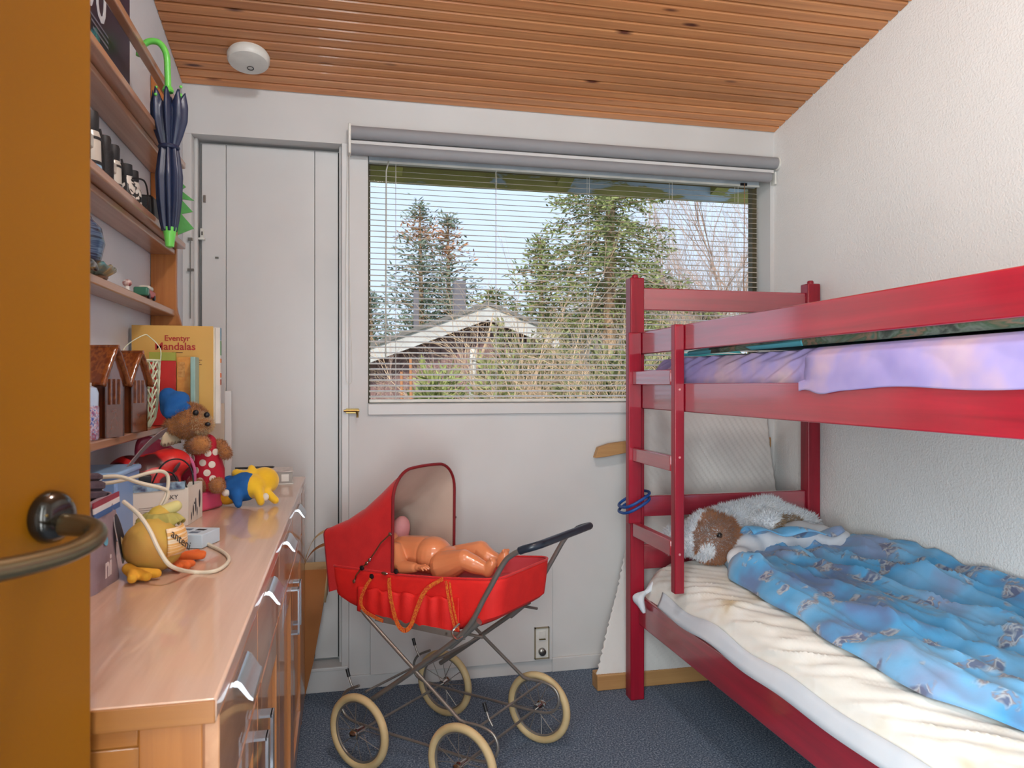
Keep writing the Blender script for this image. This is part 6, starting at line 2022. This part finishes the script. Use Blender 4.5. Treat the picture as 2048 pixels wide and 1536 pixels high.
for sd in (-1, 1):
    e_ = part(MB().ball((-0.284, -0.02 + sd * 0.018, 0.661), (0.007, 0.008, 0.005), None, 14, 10), 'eye', M['white_plastic'], doll, xf=pram_xf)
    part(MB().ball((-0.284, -0.02 + sd * 0.018, 0.6645), (0.0036, 0.0036, 0.0025), None, 12, 8), 'iris', mk('doll_iris_%d' % sd, (60, 90, 130), 0.2), e_, xf=pram_xf)
part(MB().ball((-0.244, -0.02, 0.659), (0.0035, 0.010, 0.003), None, 14, 8), 'mouth', mk('doll_mouth', (196, 84, 80), 0.4), doll, xf=pram_xf)
sc_ = MB().ball((-0.272, -0.02, 0.610), (0.0575, 0.052, 0.054), None, 28, 18)
V_ = sc_.verts()
cap_ = MB()
keep_ = [f for f in sc_.f if all(V_[i][0] < -0.285 for i in f)]
cap_.add(V_, keep_)
part(cap_, 'moulded_hair', mk('doll_hair', (150, 96, 58), 0.5), doll, xf=pram_xf)

bl = MB().ball((-0.262, 0.02, 0.578), (0.060, 0.085, 0.030), None, 24, 14)
bl.ball((-0.250, 0.055, 0.640), (0.030, 0.038, 0.055), Matrix.Rotation(0.3, 4, 'Y'), 20, 14)
solo(voxel(bl, 0.006, 5), 'doll_pillow', mk('pale_pink_cotton', (226, 160, 160), 0.85, (220, 150, 152), 20), 'pale pink doll pillow under the hood behind the doll', 'pillow', xf=pram_xf)
bl = MB().ball((0.045, 0.062, 0.600), (0.045, 0.030, 0.035), None, 20, 12)
solo(voxel(bl, 0.005, 4), 'purple_cloth', mk('purple_felt', (150, 20, 84), 0.85), 'crumpled purple cloth beside the far side of the doll', 'cloth', xf=pram_xf)
bl = MB().cap((0.085, 0.070, 0.598), 0.020, (0.125, 0.060, 0.602), 0.014)
solo(voxel(bl, 0.004, 4), 'grey_cloth', mk('grey_fleece', (150, 140, 130), 0.9, (176, 168, 156), 60), 'small grey cloth tucked behind the doll legs', 'cloth', xf=pram_xf)
# ------------------------------------------------------------------ garden and houses outside
M['earth'] = cells('garden_ground', [(0.35, (90, 84, 56)), (0.5, (112, 112, 66)), (0.65, (134, 120, 84))], 2.5, 0.95)
mb = MB().box(-30, 45, 3.1, 60, -0.55, -0.35)
struct(mb, 'ground', M['earth'], 'winter garden ground outside the window', 'ground')
M['bark'] = mk('spruce_bark', (182, 150, 118), 0.9, (146, 118, 92), 20)
M['needle_g'] = mk('grey_green_needles', (128, 142, 120), 0.8, (98, 114, 96), 3)
M['needle_d'] = mk('green_needles', (146, 152, 92), 0.8, (108, 120, 74), 2.5)
M['needle_o'] = mk('rusty_needles', (196, 134, 92), 0.8, (150, 116, 84), 3)
M['twig'] = mk('tan_twigs', (212, 184, 150), 0.85, (176, 146, 116), 8)
M['twig_r'] = mk('reddish_twigs', (194, 168, 152), 0.85, (166, 140, 126), 8)
M['leaf_y'] = mk('yellow_green_leaves', (160, 164, 96), 0.7, (130, 138, 84), 6)
M['leaf_d'] = mk('dark_evergreen_leaves', (150, 150, 100), 0.7, (112, 118, 78), 5)


def cards(c, d, L, W, rng):
    """slim leaf blades: centre, direction, length, width arrays -> MB"""
    n = len(c)
    s = np.cross(d, rng.normal(0, 1, (n, 3)))
    s /= np.linalg.norm(s, axis=1)[:, None] + 1e-9
    L = np.asarray(L).reshape(-1, 1)
    W = np.asarray(W).reshape(-1, 1)
    v = np.empty((n, 4, 3))
    v[:, 0] = c
    v[:, 1] = c + d * L * 0.5 + s * W
    v[:, 2] = c + d * L
    v[:, 3] = c + d * L * 0.5 - s * W
    m = MB()
    m.add(v.reshape(-1, 3), [(4 * i, 4 * i + 1, 4 * i + 2, 4 * i + 3) for i in range(n)])
    return m


def conifer(label, x, y, z0, H, R, seed, mat, droop, step, clump, per, base=0.12, tip=None, rt=0.16, group='conifers beyond the house'):
    rng = np.random.default_rng(seed)
    t = thing('conifer', label, 'tree', (x, y, z0), group)
    part(MB().tube([(x, y, z0), (x + 0.05, y, z0 + H * 0.5), (x, y, z0 + H)], [rt, rt * 0.6, 0.02], 8), 'trunk', M['bark'], t)
    C, D, L, W = [], [], [], []
    brm = MB()
    h = base * H
    while h < H * 0.99:
        f = 1 - h / H
        rad = R * (f ** 0.75) * rng.uniform(0.75, 1.1) + 0.12
        nb_ = max(3, int(5 + 3 * f))
        a0 = rng.uniform(0, 6.28)
        for k in range(nb_):
            a = a0 + 6.283 * k / nb_ + rng.uniform(-0.3, 0.3)
            r_ = rad * rng.uniform(0.7, 1.1)
            dirv = np.array((math.cos(a), math.sin(a), 0))
            p0 = np.array((x, y, z0 + h))
            p1 = p0 + dirv * r_ + np.array((0, 0, droop * r_ + 0.1 * r_ * rng.normal()))
            brm.tube([p0, p0 * 0.5 + p1 * 0.5 + np.array((0, 0, 0.04 * r_)), p1], [0.03 * f + 0.01, 0.018, 0.006], 3, caps=False)
            m_ = max(2, int(r_ / step))
            for q in np.linspace(0.18, 1.0, m_):
                b_ = p0 + (p1 - p0) * q + np.array((0, 0, 0.05 * r_ * (q - q * q)))
                side = np.array((-dirv[1], dirv[0], 0))
                d_ = dirv * rng.uniform(0.1, 0.9, (per, 1)) + side * rng.normal(0, 0.75, (per, 1))
                d_[:, 2] += rng.normal(0.10 + droop * 0.6, 0.35, per)
                D.append(d_ / np.linalg.norm(d_, axis=1)[:, None])
                C.append(b_ + rng.normal(0, clump * 0.45, (per, 3)))
                L.append(clump * rng.uniform(0.6, 1.3, per))
                W.append(clump * rng.uniform(0.08, 0.16, per))
        h += step * rng.uniform(0.9, 1.3) * (0.9 + 0.5 * f)
    part(brm, 'branches', M['bark'], t, smooth=False, stuff=True)
    C, D, L, W = np.concatenate(C), np.concatenate(D), np.concatenate(L), np.concatenate(W)
    if tip is not None:
        k = (C[:, 2] > z0 + H * tip[0]) & (C[:, 2] < z0 + H * tip[1]) & (rng.random(len(C)) < 0.75)
        part(cards(C[k], D[k], L[k], W[k], rng), 'rusty_needles', M['needle_o'], t, smooth=False, stuff=True, label='rust coloured top needles')
        C, D, L, W = C[~k], D[~k], L[~k], W[~k]
    part(cards(C, D, L, W, rng), 'needles', mat, t, smooth=False, stuff=True)
    return t


def bare(name, label, x, y, z0, H, spread, seed, mat, r0=0.03, depth=5, stems=6, cat='shrub', upright=0.6, group=None, kids=3):
    rng = random.Random(seed)
    m = MB()
    def grow(p, d, L, r, lv):
        n = 3
        pts = [p]
        q = p
        for i in range(n):
            d = d + np.array((rng.gauss(0, 0.18), rng.gauss(0, 0.18), rng.gauss(0.05 * upright, 0.12)))
            d = d / np.linalg.norm(d)
            q = q + d * L / n
            pts.append(q)
        m.tube(pts, list(np.linspace(r, r * 0.6, n + 1)), 3, caps=False)
        if lv <= 0:
            return
        for k in range(kids):
            b_ = pts[rng.randint(1, n)]
            nd = d + np.array((rng.gauss(0, 0.55) * (1.2 - upright), rng.gauss(0, 0.55) * (1.2 - upright), rng.gauss(0.1, 0.35)))
            grow(b_, nd / np.linalg.norm(nd), L * rng.uniform(0.55, 0.8), r * 0.55, lv - 1)
    for i in range(stems):
        a = rng.uniform(0, 6.28)
        d = np.array((math.cos(a) * spread, math.sin(a) * spread, 1.0))
        grow(np.array((x + 0.15 * math.cos(a), y + 0.15 * math.sin(a), z0)), d / np.linalg.norm(d), H * rng.uniform(0.3, 0.45), r0, depth)
    return solo(m, name, mat, label, cat, group, smooth=False)


def leafy(name, label, c, r, n, seed, mat, L=0.12, W=0.03, group=None, up=0.3):
    rng = np.random.default_rng(seed)
    t = thing(name, label, 'shrub', (c[0], c[1], c[2] - r[2]), group)
    part(MB().tube([(c[0], c[1], c[2] - r[2]), (c[0], c[1], c[2])], [0.05, 0.02], 6), 'stem', M['bark'], t)
    d = rng.normal(0, 1, (n, 3))
    d /= np.linalg.norm(d, axis=1)[:, None]
    q = rng.random((n, 1)) ** 0.4
    C = np.array(c) + d * q * np.array(r) * (1 + 0.25 * np.sin(d[:, :1] * 7 + d[:, 2:3] * 5))
    D = d + rng.normal(0, 0.5, (n, 3)) + np.array((0, 0, up))
    D /= np.linalg.norm(D, axis=1)[:, None]
    part(cards(C, D, L * rng.uniform(0.6, 1.3, n), W * rng.uniform(0.7, 1.3, n), rng), 'leaves', mat, t, smooth=False, stuff=True)
    return t


# the two thin firs behind the brown house
conifer('tall grey green fir left of its twin, behind the brown gabled house', 2.42, 24, -0.3, 7.15, 2.1, 1, M['needle_g'], 0.14, 0.22, 0.21, 9, 0.10, (0.84, 0.93))
conifer('tall grey green fir with rusty top, right of its twin behind the brown gabled house', 3.36, 24.3, -0.3, 7.0, 2.0, 2, M['needle_g'], 0.14, 0.22, 0.21, 9, 0.10, (0.78, 0.93))
# big spruce right of the window's middle
conifer('big dark spruce with a thick brown trunk right of the middle of the window', 6.25, 17, -0.3, 9.6, 2.9, 3, M['needle_d'], -0.22, 0.20, 0.17, 18, 0.30, rt=0.22)
conifer('lower bushy pine left of the big spruce', 4.95, 18.5, -0.3, 5.2, 1.9, 4, M['needle_d'], 0.05, 0.20, 0.18, 13, 0.05)
conifer('small dark pine between the brown house and the big spruce', 3.9, 19.5, -0.3, 4.0, 1.6, 5, M['needle_d'], 0.05, 0.20, 0.18, 13, 0.05)
conifer('low pine behind the left eave of the brown house', 0.75, 21, -0.3, 3.9, 1.6, 6, M['needle_g'], 0.05, 0.20, 0.18, 13, 0.05)
conifer('dark pine far left behind the brown house', -0.8, 22, -0.3, 4.8, 1.6, 7, M['needle_d'], 0.05, 0.20, 0.18, 12, 0.05)
conifer('dark pine to the right of the big spruce behind the bunk bed board', 8.2, 19.5, -0.3, 3.9, 1.7, 8, M['needle_d'], 0.05, 0.20, 0.18, 13, 0.05)

# brown gabled house
M['brown_board'] = mk('brown_boarding', (138, 106, 102), 0.8, (118, 90, 88), 1.5, stretch=(9, 1, 0.4))
M['barge'] = mk('white_bargeboard', (200, 199, 194), 0.7, (186, 184, 178), 4)
M['roof_felt'] = mk('grey_roof_felt', (120, 116, 110), 0.9)
hs = thing('brown_house', 'brown boarded house with white bargeboards behind the bare shrubs', 'house', (2.8, 16, -0.35))
hx0, hx1, ap = -1.9, 4.0, 2.82
ez0 = 1.0
def roofz(x):
    return 2.68 - abs(x - ap) * 0.374
bw_ = 0.16
i = 0
x = hx0
first = None
while x < hx1:
    x1 = min(x + bw_, hx1)
    zt0, zt1 = roofz(x) - 0.12, roofz(x1) - 0.12
    part(MB().prism([(x + 0.004, -0.35), (x1 - 0.004, -0.35), (x1 - 0.004, zt1), (x + 0.004, zt0)], 'y', 15.03 + 0.012 * (i % 2), 15.08), 'cladding_board', M['brown_board'], hs, smooth=False)
    x = x1
    i += 1
part(MB().prism([(hx0 + 0.05, -0.35), (hx1 - 0.05, -0.35), (hx1 - 0.05, roofz(hx1) - 0.16), (ap, roofz(ap) - 0.16), (hx0 + 0.05, roofz(hx0) - 0.16)], 'y', 15.08, 20.0), 'body', M['brown_board'], hs, smooth=False)
for xa in (hx0 - 0.5, 4.3):
    za = roofz(xa)
    part(MB().prism([(ap, 2.70), (xa, za + 0.02), (xa, za - 0.30), (ap, 2.40)], 'y', 14.55, 14.60), 'bargeboard', M['barge'], hs, smooth=False)
    part(MB().prism([(ap, 2.76), (xa, za + 0.08), (xa, za + 0.0), (ap, 2.68)], 'y', 14.5, 20.3), 'roof_slope', M['roof_felt'], hs, smooth=False)
M['chim'] = mk('grey_chimney', (112, 108, 112), 0.8)
part(MB().box(2.42, 2.68, 16.4, 16.7, 2.4, 3.42), 'chimney', M['chim'], hs, bevel=0.01)
part(MB().box(1.62, 1.74, 17.4, 17.55, 2.2, 3.3), 'chimney', M['chim'], hs, bevel=0.01)
part(MB().box(3.2, 3.7, 15.0, 15.03, 0.8, 1.75), 'window', mk('white_window_frame', (206, 208, 206), 0.5), hs)
part(MB().box(3.26, 3.64, 14.985, 15.0, 0.86, 1.69), 'pane', mk('dark_pane', (110, 120, 128), 0.15), hs)

# pale house to the right
hs = thing('pale_house', 'pale house with a low white gabled roof far right behind the bunk bed', 'house', (11, 25, -0.35))
rz2 = lambda x: 5.0 - abs(x - 10.8) * 0.47
part(MB().prism([(8.6, -0.35), (13.2, -0.35), (13.2, rz2(13.2) - 0.3), (10.8, 4.7), (8.6, rz2(8.6) - 0.3)], 'y', 25, 31), 'wall', mk('pale_wall', (150, 144, 132), 0.8), hs, smooth=False)
for xa in (8.0, 13.9):
    part(MB().prism([(10.8, 5.1), (xa, rz2(xa) + 0.1), (xa, rz2(xa) - 0.2), (10.8, 4.8)], 'y', 24.4, 31.5), 'roof_slope', M['barge'], hs, smooth=False)
    part(MB().prism([(10.8, 4.78), (xa, rz2(xa) - 0.22), (xa, rz2(xa) - 0.30), (10.8, 4.70)], 'y', 24.5, 24.6), 'eave_line', M['roof_felt'], hs, smooth=False)

# bare shrubs in front of the houses
g_ = 'bare shrubs in the garden outside'
bare('bare_shrub', 'tangled tan bare shrub in the middle of the garden left of the big spruce', 2.5, 8.8, -0.3, 3.0, 0.85, 11, M['twig'], 0.020, 4, 14, upright=0.35, group=g_)
bare('bare_shrub', 'dense tan bare shrub in front of the big spruce', 2.7, 7.4, -0.3, 2.5, 0.9, 12, M['twig'], 0.017, 4, 14, upright=0.35, group=g_)
bare('bare_shrub', 'wide tan bare shrub beside the bunk bed post outside', 3.4, 8.4, -0.3, 2.9, 0.85, 13, M['twig'], 0.018, 4, 14, upright=0.35, group=g_)
bare('bare_shrub', 'thin reddish bare shrub before the brown boarded wall at the left', 0.75, 10.5, -0.3, 2.2, 0.8, 14, M['twig_r'], 0.014, 4, 9, upright=0.3, group=g_)
bare('bare_shrub', 'sparse bare shrub before the brown gable near the birch stem', 1.6, 10.8, -0.3, 2.4, 0.8, 15, M['twig_r'], 0.012, 4, 8, upright=0.3, group=g_)
bare('bare_shrub', 'pale bare shrub at the right behind the bunk bed head board', 4.9, 9.5, -0.3, 2.9, 0.7, 16, M['twig'], 0.018, 4, 9, upright=0.4, group=g_)
bare('poplar', 'tall bare reddish poplar at the right edge of the window', 11.3, 20, -0.3, 10.0, 0.16, 17, M['twig_r'], 0.05, 5, 7, 'tree', upright=0.95, group='bare poplars at the right', kids=3)
bare('poplar', 'lower bare reddish poplar left of the tall one', 10.0, 21, -0.3, 7.0, 0.2, 18, M['twig_r'], 0.04, 5, 7, 'tree', upright=0.9, group='bare poplars at the right', kids=3)
bare('poplar', 'bare reddish tree behind the right window jamb', 12.6, 19.5, -0.3, 8.4, 0.2, 19, M['twig_r'], 0.04, 5, 7, 'tree', upright=0.9, group='bare poplars at the right', kids=3)

bare('bare_shrub', 'tall straggling tan shrub crossing in front of the brown gable and its white bargeboard', 1.9, 8.0, -0.3, 2.9, 0.95, 21, M['twig'], 0.013, 4, 10, upright=0.3, group=g_)
# evergreen shrubs and the birch stem
leafy('evergreen_shrub', 'yellow green feathery shrub before the brown boarded wall', (1.0, 8.2, 0.72), (0.26, 0.3, 0.55), 1300, 31, M['leaf_y'], 0.16, 0.018, 'evergreen shrubs in the garden')
leafy('evergreen_shrub', 'mixed green low shrub right of the birch stem', (1.75, 8.6, 0.80), (0.3, 0.3, 0.6), 700, 32, M['leaf_y'], 0.14, 0.016, 'evergreen shrubs in the garden')
leafy('evergreen_shrub', 'dark green low hedge shrub beside the bunk bed post', (3.15, 7.9, 0.75), (0.75, 0.4, 0.75), 4500, 33, M['leaf_d'], 0.12, 0.022, 'evergreen shrubs in the garden')
leafy('evergreen_shrub', 'olive shrub under the bare twigs in the middle of the window', (2.4, 9.9, 0.95), (0.7, 0.4, 0.9), 3500, 34, M['leaf_d'], 0.12, 0.022, 'evergreen shrubs in the garden')
leafy('evergreen_shrub', 'dark shrub behind the bunk bed at the right of the garden', (5.4, 10.5, 0.8), (1.2, 0.5, 0.9), 4500, 35, M['leaf_d'], 0.12, 0.022, 'evergreen shrubs in the garden')
t = thing('birch_stem', 'short white birch stem in the middle of the garden', 'tree', (1.56, 9.0, -0.35))
part(MB().tube([(1.57, 9.0, -0.35), (1.55, 9.0, 0.6), (1.56, 9.0, 1.55)], [0.055, 0.05, 0.04], 10), 'stem', cells('birch_bark', [(0.36, (90, 84, 78)), (0.42, (226, 222, 214)), (0.7, (206, 202, 194))], 9, 0.8, stretch=(1, 1, 3)), t)
part(MB().tube([(1.56, 9.0, 1.2), (1.75, 9.0, 1.7), (1.82, 9.05, 2.0)], [0.025, 0.016, 0.006], 6), 'branch', M['twig'], t)
for x, zt, lb in ((0.625, 1.25, 'thin orange brown garden stake nearest the left edge of the window'), (0.72, 1.4, 'taller orange brown garden stake right of its shorter neighbour')):
    solo(MB().tube([(x, 7.9, -0.35), (x - 0.02, 7.9, zt)], [0.022, 0.016], 8), 'garden_stake', mk('orange_stake', (186, 128, 86), 0.8), lb, 'stake', 'garden stakes')
